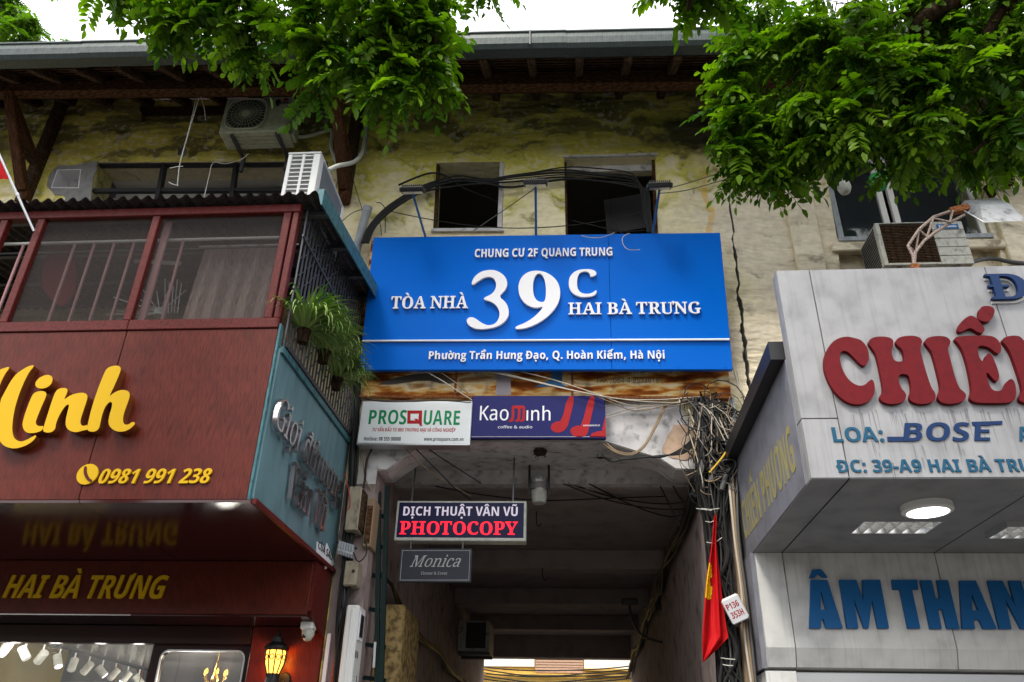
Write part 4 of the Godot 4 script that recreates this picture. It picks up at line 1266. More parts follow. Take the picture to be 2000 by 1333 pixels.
	part(la, "cap", lathe_mesh(lc, [Vector2(0, 0.25), Vector2(0.012, 0.2), Vector2(0.02, 0.17), Vector2(0.045, 0.16), Vector2(0.05, 0.12), Vector2(0.10, 0.085), Vector2(0.105, 0.065), Vector2(0.09, 0.05), Vector2(0.0, 0.05)], 16), M.black_metal)
	part(la, "amber_lamp_glass", lathe_mesh(lc, [Vector2(0.078, 0.05), Vector2(0.082, 0.0), Vector2(0.072, -0.06), Vector2(0.05, -0.12), Vector2(0.03, -0.15)], 16, Basis.IDENTITY, false), M.warm_glow)
	for i in 10:
		var an := i * TAU / 10
		var d := Vector3(cos(an), 0, sin(an))
		part(la, "rib", tube_mesh([lc + d * 0.088 + Vector3(0, 0.055, 0), lc + d * 0.090, lc + d * 0.08 + Vector3(0, -0.06, 0), lc + d * 0.058 + Vector3(0, -0.12, 0), lc + d * 0.045 + Vector3(0, -0.2, 0)], 0.006, 5), M.black_metal)
		var ring := []
		var d2 := Vector3(cos(an + 0.314), 0, sin(an + 0.314))
		var sd := d2.cross(Vector3.UP)
		for q in 9:
			ring.append(lc + d2 * 0.0875 + sd * 0.018 * cos(q * TAU / 8) + Vector3(0, -0.005 + 0.022 * sin(q * TAU / 8), 0))
		part(la, "scroll", tube_mesh(ring, 0.004, 4), M.black_metal)
	part(la, "base", lathe_mesh(lc, [Vector2(0.05, -0.13), Vector2(0.055, -0.17), Vector2(0.06, -0.28), Vector2(0.03, -0.36), Vector2(0, -0.38)], 14), M.black_metal)
	part(la, "wall_arm", tube_mesh(smooth_path([lc + Vector3(0, -0.22, 0), lc + Vector3(0.03, -0.24, -0.06), Vector3(lc.x + 0.06, lc.y - 0.18, -7.19)]), 0.018, 8), M.black_metal)
	part(la, "wall_plate", lathe_mesh(Vector3(lc.x + 0.06, lc.y - 0.16, -7.199), [Vector2(0, 0.02), Vector2(0.05, 0.018), Vector2(0.06, 0.0)], 14, Basis(Vector3.RIGHT, PI / 2)), M.black_metal)
	omni(la, "lamp", lc + Vector3(0, -0.01, 0), Color(1, 0.62, 0.2), 0.06, 0.03)
	# dome camera under the fascia end
	var vc := Vector3(-2.21, 2.68, -6.95)
	var cv := thing("security_camera", "white dome security camera under the end of the red fascia", "camera", vc)
	part(cv, "mount", slab_mesh(vc.x - 0.06, vc.x + 0.05, vc.y, 2.751, vc.z - 0.06, vc.z + 0.06, 0.012), M.white_plastic)
	part(cv, "dome", lathe_mesh(vc, [Vector2(0.055, 0), Vector2(0.05, -0.04), Vector2(0.03, -0.08), Vector2(0, -0.088)], 16, Basis.IDENTITY, false), M.old_plastic)
	part(cv, "lens", lathe_mesh(vc + Vector3(-0.02, -0.05, 0.034), [Vector2(0, 0.012), Vector2(0.016, 0.01), Vector2(0.018, 0)], 12, Basis(Vector3.RIGHT, PI / 2)), M.black_metal)
	# conduits beside the shop
	var cd := thing("corrugated_conduit", "orange-red ribbed conduit running down beside the red pilaster", "conduit", Vector3(-2.02, 0.2, -7.1))
	s = nb()
	var zc := W + 0.06
	var cx := pz(657, 1280, zc).x
	for i in 60:
		var y := 2.75 - i * 0.022
		lathe(s, Vector3(cx, y, zc), [Vector2(0.019, 0.011), Vector2(0.026, 0.006), Vector2(0.026, -0.004), Vector2(0.019, -0.011)], 10)
	part(cd, "pipe", done(s), M.orange_conduit)
	var wc := thing("white_duct", "narrow white cable duct beside the orange conduit", "duct", Vector3(-2.09, 0.2, -7.1))
	part(wc, "duct", slab_mesh(-2.105, -2.07, 0.2, 2.69, W + 0.01, W + 0.05, 0.005), M.sign_white)

	# ---------------- flag at the corner of the picture, on a pole tied to the balcony post
	var fg := thing("red_flag", "red flag on a thin grey pole tied to the balcony window post", "flag", pz(65, 450, CF + 0.06))
	var p0 := pz(66, 452, CF + 0.03)
	var p1 := pz(15, 340, CF + 0.22)
	var p2 := p0 + (p1 - p0) * 3.0
	part(fg, "pole", tube_mesh([p0, p2], 0.011, 8), M.aluminium)
	part(fg, "band", tube_mesh([p0.lerp(p1, 0.62), p0.lerp(p1, 0.66)], 0.014, 8), M.sign_white)
	s = nb(false)
	var pd := (p2 - p0)
	for i in 10:
		for j in 10:
			var q := []
			for e in [[0, 0], [0, 1], [1, 1], [1, 0]]:
				var u: float = (i + e[0]) / 10.0
				var v: float = (j + e[1]) / 10.0
				q.append(p0 + pd * (0.30 + 0.65 * u) + Vector3(-0.60 * v * (0.45 + 0.55 * u), -0.30 * v * u + 0.02 * v * (1.0 - u), 0.04 * sin(v * 9.0 + u * 3.0) * v))
			quad(s, q[0], q[1], q[2], q[3])
	part(fg, "cloth", done(s), M.flag_red)

# ------------------------------------------------------------------ white shop on the right
func build_right_shop() -> void:
	var t := thing("white_shop_sign_box", "projecting white panelled shop sign box with grey sides above the right shop", "sign box", Vector3(4, 3.3, -6))
	var x1 := 1.764
	var x2 := 2.985
	var x3 := 4.45
	var yt := 4.875
	var yb := 3.305
	var ym := 3.71
	part(t, "backing", slab_mesh(RX + 0.03, 8.9, yb + 0.02, yt - 0.02, RF - 0.10, RF - 0.03), M.joint_black)
	part(t, "panel", slab_mesh(RX, x1 - 0.003, ym + 0.003, yt, RF - 0.03, RF, 0.003), M.white_panel)
	part(t, "panel", slab_mesh(RX, x1 - 0.003, yb, ym - 0.003, RF - 0.03, RF, 0.003), M.white_panel)
	part(t, "panel", slab_mesh(x1 + 0.003, x2 - 0.003, yb, yt, RF - 0.03, RF, 0.003), M.white_panel)
	part(t, "panel", slab_mesh(x2 + 0.003, x3 - 0.003, yb, yt, RF - 0.03, RF, 0.003), M.white_panel)
	part(t, "panel", slab_mesh(x3 + 0.003, 8.9, yb, yt, RF - 0.03, RF, 0.003), M.white_panel)
	part(t, "edge_return", slab_mesh(RX, RX + 0.028, ym + 0.003, yt, RF - 0.12, RF - 0.031, 0.003), M.white_panel)
	part(t, "edge_return", slab_mesh(RX, RX + 0.028, yb, ym - 0.003, RF - 0.12, RF - 0.031, 0.003), M.white_panel)
	part(t, "side_panel", slab_mesh(RX - 0.004, RX + 0.03, yb, 4.215, W + 0.012, RF - 0.126, 0.003), M.grey_panel, "grey side panel with faded yellow lettering")
	# roof sheet of the box with a black verge that rises to the front
	var s := nb()
	hexa(s, [Vector3(RX - 0.10, 4.17, W + 0.02), Vector3(RX + 0.03, 4.17, W + 0.02), Vector3(RX + 0.03, 4.217, RF - 0.13), Vector3(RX - 0.10, 4.217, RF - 0.13), Vector3(RX - 0.10, 4.28, W + 0.02), Vector3(RX + 0.03, 4.28, W + 0.02), Vector3(RX + 0.03, 4.36, RF - 0.13), Vector3(RX - 0.10, 4.36, RF - 0.13)])
	part(t, "verge", done(s), M.black_metal)
	part(t, "roof_sheet", slab_mesh(RX + 0.031, 8.9, 4.18, 4.22, W + 0.02, RF - 0.11), M.roof_sheet)
	part(t, "end_cap", slab_mesh(8.87, 8.9, yb, 4.18, W + 0.02, RF - 0.12), M.grey_panel)
	# soffit
	part(t, "soffit_backing", slab_mesh(RX + 0.031, 8.86, 3.36, 3.38, W + 0.02, RF - 0.11), M.joint_black)
	for q in [[RX + 0.002, x1 - 0.006], [x2 + 0.006, x3 - 0.006], [x3 + 0.006, 8.86]]:
		part(t, "soffit_panel", slab_mesh(q[0], q[1], 3.300, 3.304, -6.755, RF - 0.006), M.soffit_panel)
	# the panel with the louvred light: four strips round the opening
	var tro := [[2.132, 2.70, -6.172, -5.845]]
	var o: Array = tro[0]
	for q in [[x1 + 0.006, o[0], -6.755, RF - 0.006], [o[1], x2 - 0.006, -6.755, RF - 0.006], [o[0], o[1], -6.755, o[2]], [o[0], o[1], o[3], RF - 0.006]]:
		part(t, "soffit_panel", slab_mesh(q[0], q[1], 3.300, 3.304, q[2], q[3]), M.soffit_panel)
	for e in [[2.132, "louvred light recessed in the grey soffit beside the round lamp"], [3.13, "louvred light recessed in the grey soffit past the round lamp, next to a panel joint"]]:
		var a: float = e[0]
		var b := a + 0.568
		var lt := thing("louvre_light", e[1], "ceiling light", Vector3(a, 3.3, -6), "louvred soffit lights")
		var up := 3.335 if a < 2.5 else 3.299
		var lo := 3.299 if a < 2.5 else 3.262
		s = nb()
		slab(s, a, b, up, up + 0.012, -6.172, -5.845)
		part(lt, "tray", done(s), M.reflector)
		s = nb()
		slab(s, a, b, lo - 0.004, up, -6.172, -6.160); slab(s, a, b, lo - 0.004, up, -5.857, -5.845); slab(s, a, a + 0.012, lo - 0.004, up, -6.16, -5.857); slab(s, b - 0.012, b, lo - 0.004, up, -6.16, -5.857)
		part(lt, "rim", done(s), M.aluminium)
		for i in 5:
			var x := a + (i + 1) * 0.568 / 6
			s = nb(); hexa(s, [Vector3(x - 0.004, lo, -6.16), Vector3(x + 0.004, lo, -6.16), Vector3(x + 0.004, lo, -5.857), Vector3(x - 0.004, lo, -5.857), Vector3(x - 0.03, up, -6.16), Vector3(x + 0.03, up, -6.16), Vector3(x + 0.03, up, -5.857), Vector3(x - 0.03, up, -5.857)])
			part(lt, "louvre", done(s), M.white_plastic)
		part(lt, "louvre", slab_mesh(a, b, lo - 0.001, up, -6.012, -6.005), M.white_plastic)
		for z in [-6.09, -5.93]:
			part(lt, "lamp_tube", tube_mesh([Vector3(a + 0.02, up - 0.008, z), Vector3(b - 0.02, up - 0.008, z)], 0.007, 8), M.lamp_glow)
	var lc := pyy(1812, 998, 3.26)
	lc.y = 3.30
	var rl := thing("round_soffit_lamp", "round white surface lamp glowing on the grey soffit", "ceiling light", lc)
	part(rl, "housing", lathe_mesh(lc, [Vector2(0, -0.001), Vector2(0.165, -0.001), Vector2(0.165, -0.045), Vector2(0.15, -0.055), Vector2(0.135, -0.055)], 36), M.white_plastic)
	part(rl, "lamp_disc", lathe_mesh(lc, [Vector2(0.135, -0.054), Vector2(0, -0.056)], 36), M.lamp_glow)
	var sp := SpotLight3D.new()
	sp.name = "lamp"
	sp.light_color = Color(1, 0.99, 0.97)
	sp.light_energy = 1.2
	sp.light_size = 0.12
	sp.spot_angle = 80.0
	sp.spot_range = 14.0
	sp.spot_attenuation = 2.0
	sp.shadow_enabled = true
	rl.add_child(sp)
	sp.global_transform = Transform3D(Basis(Vector3.RIGHT, -PI / 2), lc + Vector3(0, -0.062, 0))
	# lettering
	var f := frame(Vector3(0, 0, RF + 0.001))
	var g := thing("red_shop_letters", "big raised dark red letters on the white sign box", "lettering", Vector3(2.6, 3.8, RF))
	var k := 410.0 / 1438.0
	var pol := [
		[[70, 480], [100, 410], [150, 360], [220, 340], [290, 355], [330, 370], [365, 415], [380, 470], [372, 520], [345, 548], [315, 530], [270, 480], [225, 440], [190, 440], [176, 480], [185, 540], [215, 610], [260, 660], [310, 682], [350, 675], [375, 650], [400, 632], [418, 670], [418, 730], [390, 780], [340, 805], [280, 810], [210, 785], [140, 720], [95, 640], [68, 560]],
		[[370, 385], [390, 355], [440, 342], [510, 345], [545, 365], [545, 405], [530, 430], [545, 515], [625, 515], [610, 430], [565, 400], [560, 365], [600, 342], [680, 335], [730, 350], [745, 380], [730, 410], [730, 450], [800, 690], [835, 730], [835, 775], [800, 800], [720, 808], [660, 785], [652, 750], [670, 710], [660, 640], [645, 600], [575, 600], [590, 690], [635, 735], [630, 775], [590, 802], [510, 808], [455, 780], [452, 750], [475, 720], [470, 660], [430, 470], [405, 430]],
		[[755, 385], [770, 355], [820, 340], [900, 340], [935, 365], [935, 395], [915, 425], [930, 480], [985, 690], [1040, 730], [1045, 765], [1010, 795], [930, 808], [870, 795], [848, 765], [855, 735], [870, 700], [860, 640], [820, 480], [800, 430]],
		[[955, 355], [1000, 340], [1180, 335], [1240, 345], [1280, 390], [1285, 440], [1265, 465], [1240, 450], [1200, 415], [1140, 403], [1120, 420], [1130, 480], [1150, 515], [1170, 510], [1178, 470], [1205, 455], [1235, 500], [1270, 600], [1268, 640], [1250, 655], [1220, 625], [1190, 590], [1180, 600], [1195, 660], [1220, 710], [1260, 720], [1300, 705], [1320, 650], [1355, 630], [1380, 660], [1388, 740], [1370, 795], [1250, 800], [1110, 798], [1070, 775], [1070, 750], [1085, 710], [1060, 570], [1030, 460], [1000, 400]],
		[[1285, 370], [1310, 345], [1380, 335], [1430, 350], [1560, 560], [1540, 430], [1510, 390], [1530, 345], [1620, 335], [1690, 350], [1700, 385], [1670, 420], [1770, 790], [1700, 800], [1640, 780], [1500, 560], [1540, 700], [1570, 740], [1560, 790], [1480, 805], [1410, 790], [1405, 755], [1430, 720], [1420, 660], [1360, 480], [1330, 420]],
		[[985, 290], [1000, 250], [1060, 200], [1100, 205], [1150, 260], [1172, 295], [1160, 320], [1130, 320], [1080, 285], [1050, 290], [1010, 315], [990, 310]],
		[[1130, 165], [1150, 138], [1190, 133], [1230, 145], [1240, 175], [1220, 225], [1190, 245], [1150, 240], [1120, 225], [1130, 200]]]
	for i in pol.size():
		var rf := frame(Vector3(0, 0, RF + 0.032))
		s = nb(); prism(s, outline(pol[i], 1590, 560, k, rf, 2), f, 0.0, 0.032 + 0.0007 * i)
		part(g, "letter" if i < 5 else "accent", done(s), M.letter_red)
	var rs := RandomNumberGenerator.new()
	rs.seed = 19
	s = nb()
	for i in 90:
		var x := rs.randf_range(1.85, 3.6)
		var top := 3.76 + rs.randf_range(-0.03, 0.02) if i % 4 else rs.randf_range(3.4, 3.6)
		var ln := rs.randf_range(0.06, 0.32) * rs.randf_range(0.5, 1.0)
		var wd := rs.randf_range(0.002, 0.007)
		var sk := rs.randf_range(-0.01, 0.01)
		prism(s, PackedVector2Array([Vector2(x - wd, top), Vector2(x + wd, top - 0.01), Vector2(x + wd * 0.8 + sk * 0.5, top - ln * 0.5), Vector2(x + wd * 0.2 + sk, top - ln), Vector2(x - wd * 0.6 + sk * 0.5, top - ln * 0.6)]), f, 0.0003, 0.0008)
	bits(part(t, "rain_stains", done(s), M.rain_stain))
	var dd := thing("blue_cut_letter", "chipped dark blue cut-out letter high on the white sign box", "lettering", Vector3(3.2, 4.6, RF))
	letters(dd, "Đ", "serifbold", [1926, 541, 2001, 590], f, 0.03, M.letter_navy, 0.0, true, 0.012)
	letters(dd, "Đ", "serifbold", [1929, 545, 2004, 594], f, 0.012, M.white_plastic, 0.0, true, 0.0)
	var ad := thing("address_letters", "teal and navy flat lettering along the foot of the white sign box", "lettering", Vector3(2.5, 3.4, RF))
	letters(ad, "LOA:", "sansbold", [1626, 835, 1725, 864], f, 0.006, M.letter_teal)
	letters(ad, "ĐC: 39-A9 HAI BÀ TRƯNG", "sansbold", [1633, 891, 2070, 923], f, 0.006, M.letter_teal)
	letters(ad, "AMPLI", "sansbold", [1987, 834, 2110, 862], f, 0.006, M.letter_teal)
	letters(ad, "BOSE", "sansbold", [1760, 826, 1940, 863], f, 0.007, M.letter_navy, 0.22)
	s = nb(); prism(s, outline([[1733, 854], [1775, 854], [1773, 863], [1734, 863]], 0, 0, 1, f, 0), f, 0, 0.005)
	prism(s, outline([[1898, 825], [1958, 823], [1957, 830], [1900, 832]], 0, 0, 1, f, 0), f, 0, 0.005)
	part(ad, "flourish", done(s), M.letter_navy)
	var sf := frame(Vector3(RX - 0.005, 0, 0), Vector3(0, 0, 1))
	var sd := thing("faded_side_letters", "faded yellow lettering on the grey side of the sign box", "lettering", Vector3(RX, 3.6, -6))
	letters_at(sd, "CHIẾN PHƯƠNG", "sansbold", [-7.0, -5.19, 3.46, 3.93], sf, 0.0015, M.faded_yellow, 0.0, false, 0.0005)

	# ---------------- fascia over the shop
	var FZ := -6.76
	var b := thing("white_shop", "white panelled shop front with blue letters under the sign box", "shop front", Vector3(4, 0, FZ))
	var prof := [Vector2(FZ, 3.298), Vector2(FZ, 2.557), Vector2(FZ - 0.055, 2.42), Vector2(FZ - 0.20, 2.40), Vector2(FZ - 0.20, 3.298)]
	prof.reverse()
	for q in [[1.537, 1.758, "cream_panel"], [1.766, 2.98, "cream_panel"], [2.988, 4.45, "cream_panel"], [4.458, 8.9, "cream_panel"]]:
		s = nb(); xtrude(s, prof, q[0], q[1], 0.0)
		part(b, "fascia_panel", done(s), M[q[2]])
	part(b, "backing", slab_mesh(1.56, 8.9, 2.45, 3.29, FZ - 0.25, FZ - 0.19), M.joint_black)
	s = nb()
	hexa(s, [Vector3(1.50, 2.41, W + 0.012), Vector3(1.535, 2.41, W + 0.012), Vector3(1.535, 2.41, FZ - 0.06), Vector3(1.50, 2.41, FZ - 0.06), Vector3(1.50, 3.298, W + 0.012), Vector3(1.535, 3.298, W + 0.012), Vector3(1.535, 3.298, FZ - 0.012), Vector3(1.50, 3.298, FZ - 0.012)])
	part(b, "side_panel", done(s), M.grey_panel)
	part(b, "column", slab_mesh(1.52, 1.76, 0.13, 2.395, W + 0.012, FZ - 0.07, 0.006), M.cream_panel)
	part(b, "roller_box", slab_mesh(1.765, 8.9, 2.30, 2.395, W + 0.02, FZ - 0.12, 0.005), M.aluminium)
	part(b, "roller_box", slab_mesh(1.765, 8.9, 2.24, 2.298, W + 0.05, FZ - 0.16, 0.005), M.grey_panel)
	s = nb()
	slab(s, 1.62, 8.9, 2.45, 2.6, -11.0, W - 0.001); slab(s, 1.62, 8.9, 0.0, 2.45, -11.1, -11.0); slab(s, 1.55, 1.62, 0, 2.45, -11, W - 0.36); slab(s, 8.9, 9.0, 0, 2.6, -11, W - 0.36); slab(s, 1.62, 8.9, -0.1, 0.12, -11, W)
	part(b, "room_shell", done(s), M.house_white)
	var bf := frame(Vector3(0, 0, FZ + 0.001))
	var bt := frame(Vector3(0, 0, FZ + 0.031))
	for e in [[[[652, 573], [660, 268], [763, 268], [861, 573], [755, 573], [740, 515], [726, 515], [724, 573]], [[722, 335], [754, 455], [722, 458]]],
		[[[650, 255], [672, 203], [722, 200], [765, 252], [733, 252], [708, 228], [684, 252]], []],
		[[[840, 268], [947, 268], [992, 400], [985, 268], [1096, 268], [1152, 573], [1082, 573], [1045, 392], [1024, 573], [995, 573], [930, 385], [960, 573], [888, 573]], []],
		[[[1170, 268], [1330, 268], [1337, 328], [1297, 328], [1350, 573], [1272, 573], [1222, 328], [1178, 328]], []],
		[[[1350, 270], [1420, 270], [1448, 385], [1475, 385], [1455, 270], [1525, 270], [1597, 577], [1520, 577], [1490, 455], [1462, 455], [1485, 577], [1412, 577]], []],
		[[[1598, 273], [1700, 273], [1832, 577], [1748, 577], [1722, 520], [1685, 520], [1695, 577], [1615, 577]], [[1672, 350], [1716, 460], [1680, 462]]],
		[[[1775, 273], [1868, 273], [1950, 440], [1908, 273], [1985, 273], [2070, 577], [1985, 577], [1885, 385], [1925, 577], [1850, 577]], []],
		[[[2010, 275], [2080, 275], [2110, 390], [2140, 390], [2115, 275], [2190, 275], [2270, 580], [2190, 580], [2160, 460], [2130, 460], [2160, 580], [2085, 580]], []]]:
		s = nb()
		if e[1]: holed(s, outline(e[0], 1380, 1050, 0.31, bt, 0), outline(e[1], 1380, 1050, 0.31, bt, 0), bf, 0.0, 0.03)
		else: prism(s, outline(e[0], 1380, 1050, 0.31, bt, 0), bf, 0.0, 0.03)
		part(b, "letter" if e[0].size() != 7 else "accent", done(s), M.letter_blue)
	for q in [[1600, 1718], [1800, 1900]]:
		var c := pz((q[0] + q[1]) / 2.0, 1329, -7.3)
		var fl := thing("tube_light", "lit fluorescent tube just inside the white shop, %s" % ("next to its cream column" if q[0] < 1700 else "second from its cream column"), "ceiling light", c, "tubes inside the white shop")
		part(fl, "batten", slab_mesh(c.x - 0.3, c.x + 0.3, 2.40, 2.449, c.z - 0.04, c.z + 0.04), M.white_plastic)
		part(fl, "lamp_tube", tube_mesh([Vector3(c.x - 0.29, 2.385, c.z), Vector3(c.x + 0.29, 2.385, c.z)], 0.014, 8), M.lamp_glow)
		omni(fl, "lamp", Vector3(c.x, 2.30, c.z), Color(0.95, 0.98, 1), 0.15, 0.1)

# ------------------------------------------------------------------ signs over the passage
# a flat board whose front fills the pixel corners [tl, tr, bl, br] on the plane z; returns the frame of its front face
func board(t: Node3D, called: String, c: Array, z: float, thick: float, m: Material, bevel := 0.004) -> Array:
	var tl := pz(c[0][0], c[0][1], z)
	var tr := pz(c[1][0], c[1][1], z)
	var bl := pz(c[2][0], c[2][1], z)
	var br := pz(c[3][0], c[3][1], z)
	var x := ((tr - tl) + (br - bl)) / 2
	var y := ((tl - bl) + (tr - br)) / 2
	var mid := (tl + tr + bl + br) / 4
	var f := frame(mid, x, y)
	var s := nb()
	box(s, mid - f.basis.z * thick / 2, Vector3(x.length(), y.length(), thick), f.basis, bevel)
	var p := part(t, called, done(s), m)
	return [f, x.length(), y.length(), p]
func flat(t: Node3D, called: String, pts: Array, ox: float, oy: float, k: float, f: Transform3D, z0: float, z1: float, m: Material, rounds := 0) -> MeshInstance3D:
	var s := nb()
	prism(s, outline(pts, ox, oy, k, f, rounds), f, z0, z1)
	return part(t, called, done(s), m)
func zb(b: Array, ox: float, oy: float, k: float) -> Array:
	return [ox + b[0] * k, oy + b[1] * k, ox + b[2] * k, oy + b[3] * k]

func build_signs() -> void:
	# blue address sign, leaning out a little at the top
	var z0 := -6.93
	var z1 := -6.80
	var bl := pz(703, 722.4, z0)
	var br := pz(1434.5, 722.4, z0)
	var tl := pz(727, 464.4, z1)
	var tr := pz(1404.5, 454, z1)
	var f := frame((bl + br + tl + tr) / 4, br - bl + tr - tl, tl - bl + tr - br)
	var w := ((br - bl).length() + (tr - tl).length()) / 2
	var h := ((tl - bl).length() + (tr - br).length()) / 2
	var t := thing("blue_address_sign", "large blue building sign with white numerals over the passage", "sign", (bl + br) / 2)
	var s := nb()
	var jx := on_frame(1192, 590, f).x
	box(s, f * Vector3((-w / 2 + jx) / 2, 0, -0.03), Vector3(jx + w / 2 - 0.003, h, 0.06), f.basis, 0.003)
	part(t, "panel", done(s), M.sign_blue)
	s = nb()
	box(s, f * Vector3((w / 2 + jx) / 2, 0, -0.031), Vector3(w / 2 - jx - 0.001, h, 0.06), f.basis * Basis(Vector3.UP, 0.004), 0.003)
	part(t, "panel", done(s), M.sign_blue)
	for i in 9:
		for y in [-0.485, 0.485]:
			part(t, "rivet", lathe_mesh(f * Vector3((i - 4) * w * 0.12, y * h, 0.0), [Vector2(0.006, 0.0), Vector2(0.005, 0.003), Vector2(0, 0.004)], 8, f.basis * Basis(Vector3.RIGHT, PI / 2)), M.sign_blue)
	for y in [-0.42, 0.42]:
		s = nb(); box(s, f * Vector3(0, y * h, -0.11), Vector3(w - 0.1, 0.04, 0.1), f.basis)
		part(t, "rear_rail", done(s), M.rusty_frame)
	for x in [-0.42, 0.0, 0.42]:
		part(t, "wall_bracket", bar_mesh(f * Vector3(x * w, -0.4 * h, -0.14), Vector3((f * Vector3(x * w, 0, 0)).x, bl.y + 0.1, W), 0.03, 0.03), M.rusty_frame)
	var ly := on_frame(1000, 666.5, f).y
	part(t, "white_line", tube_mesh([f * Vector3(-w / 2 + 0.01, ly, 0.012), f * Vector3(w / 2 - 0.01, ly, 0.012)], 0.012, 8), M.sign_white)
	letters(t, "CHUNG CƯ 2F QUANG TRUNG", "sansbold", [928, 486, 1196, 507], f, 0.022, M.letter_white, 0.0, true, 0.004)
	letters(t, "TÒA NHÀ", "serifbold", [765, 574, 915, 605], f, 0.022, M.letter_white, 0.0, true, 0.004)
	letters(t, "HAI BÀ TRƯNG", "serifbold", [1110, 586, 1368, 616], f, 0.022, M.letter_white, 0.0, true, 0.004)
	letters(t, "C", "serifbold", [1111, 529, 1165, 583], f, 0.028, M.letter_white, 0.0, true, 0.004)
	letters(t, "Phường Trần Hưng Đạo, Q. Hoàn Kiếm, Hà Nội", "sansbold", [838, 684, 1298, 708], f, 0.014, M.letter_white, 0.0, true, 0.003)
	var three := [[670, 318], [678, 290], [705, 262], [745, 248], [790, 250], [830, 275], [845, 310], [835, 345], [800, 376], [838, 405], [853, 450], [840, 490], [800, 520], [745, 533], [690, 533], [655, 515], [645, 490], [660, 475], [685, 478], [720, 505], [755, 518], [790, 505], [808, 470], [800, 430], [770, 402], [728, 391], [733, 381], [770, 365], [790, 335], [788, 300], [765, 280], [730, 285], [700, 305], [680, 320]]
	s = nb(); prism(s, outline(three, 650, 430, 0.405, f, 2), f, 0.004, 0.036)
	part(t, "numeral", done(s), M.letter_white)
	var nine := outline([[328, 749], [328, 728], [400, 702], [470, 660], [530, 605], [562, 558], [520, 571], [470, 570], [410, 540], [370, 490], [352, 430], [355, 370], [380, 315], [430, 275], [500, 262], [580, 275], [650, 320], [690, 380], [702, 450], [690, 520], [650, 590], [580, 660], [490, 715], [400, 745]], 930, 470, 0.235, f, 2)
	var hole := outline([[475, 450], [472, 380], [485, 320], [510, 288], [540, 288], [570, 330], [582, 410], [580, 490], [565, 525], [530, 525], [495, 505]], 930, 470, 0.235, f, 2)
	s = nb()
	holed(s, nine, hole, f, 0.004, 0.036)
	part(t, "numeral", done(s), M.letter_white)
	# three floodlights on blue stalks
	var spots := [[831, 461, 806, 372, "slim floodlight on a leaning blue stalk above the sign, by the cable bundle"], [1047, 457, 1046, 358, "slim floodlight on a straight blue stalk above the sign, between the two dark windows"], [1275, 454, 1288, 364, "slim floodlight on a blue stalk above the sign, beside the right-hand dark window"]]
	for q in spots:
		var foot := pz(q[0], q[1] + 3, z1 - 0.01)
		var head := pz(q[2], q[3], -6.42)
		var fl := thing("sign_floodlight", q[4], "floodlight", foot, "floodlights above the blue sign")
		part(fl, "stalk", tube_mesh([foot, head + Vector3(0, -0.03, -0.02)], 0.013, 8), M.pole_blue)
		var b := Basis(Vector3.RIGHT, deg_to_rad(28))
		s = nb(); box(s, head, Vector3(0.235, 0.05, 0.15), b, 0.006)
		part(fl, "housing", done(s), M.black_metal)
		for i in 11:
			s = nb(); box(s, head + b * Vector3(-0.10 + i * 0.02, 0.037, 0), Vector3(0.006, 0.026, 0.13), b)
			part(fl, "cooling_fin", done(s), M.grey_rubber)
		s = nb(); box(s, head + b * Vector3(0, -0.0265, 0), Vector3(0.205, 0.002, 0.12), b)
		part(fl, "lens", done(s), M.aluminium)
		for sd in [-1, 1]:
			s = nb(); box(s, head + b * Vector3(sd * 0.123, 0.0, -0.01), Vector3(0.006, 0.035, 0.17), b)
			part(fl, "yoke", done(s), M.iron_bar)
	# rusty board behind it
	t = thing("rusty_sign_board", "rust-eaten old sign board showing below the blue sign", "sign", pz(1060, 780, -7.1))
	var rb := board(t, "panel", [[706, 470], [1402, 462], [703, 779], [1421, 780]], -7.11, 0.05, M.rusty_sheet)
	var rf: Transform3D = rb[0]
	s = nb(); box(s, rf * Vector3(0, -rb[2] / 2 + 0.012, 0.006), Vector3(rb[1], 0.022, 0.03), rf.basis)
	part(t, "bottom_edge", done(s), M.rusty_frame)
	for q in [890, 1118]:
		s = nb(); var lx := on_frame(q, 750, rf).x; box(s, rf * Vector3(lx, -rb[2] / 2 + 0.15, 0.003), Vector3(0.022, 0.28, 0.01), rf.basis)
		part(t, "seam_strip", done(s), M.rusty_frame)
	letters(t, "FAX : 084-4-8533618", "sans", [1166, 738, 1287, 749], rf, 0.001, M.faded_ink, 0.0, false, 0.001)
	letters(t, "TEL : 04.8533617 - 8533618", "sans", [1164, 721, 1312, 731], rf, 0.001, M.faded_ink, 0.0, false, 0.001)
	flat(t, "torn_poster", [[968, 722], [999, 722], [997, 741], [998, 772], [967, 773], [970, 750]], 0, 0, 1, rf, 0.001, 0.003, M.house_white)
	flat(t, "blue_mark", [[1078, 722], [1100, 722], [1097, 750], [1108, 756], [1045, 756], [1075, 742]], 0, 0, 1, rf, 0.001, 0.002, M.faded_blue)
	flat(t, "blue_mark", [[730, 752], [790, 733], [860, 728], [900, 745], [870, 752], [830, 742], [770, 752]], 0, 0, 1, rf, 0.001, 0.002, M.faded_ink, 1)
	# white light box with green and red print
	t = thing("white_light_box_sign", "white light-box sign with green and red print under the blue sign", "sign", pz(808, 870, -7.0))
	var wb := board(t, "frame", [[705, 782], [921, 784], [697, 870], [919, 870]], -7.0, 0.13, M.aluminium, 0.008)
	f = wb[0]
	s = nb(); box(s, f * Vector3(0, 0.002, 0.002), Vector3(wb[1] - 0.025, wb[2] - 0.035, 0.004), f.basis)
	part(t, "face", done(s), M.panel_white)
	f.origin += f.basis.z * 0.0045
	letters(t, "PROS", "sansbold", zb([157, 158, 438, 268], 680, 760, 0.26), f, 0.002, M.print_green)
	letters(t, "UARE", "sansbold", zb([568, 162, 840, 271], 680, 760, 0.26), f, 0.002, M.print_green)
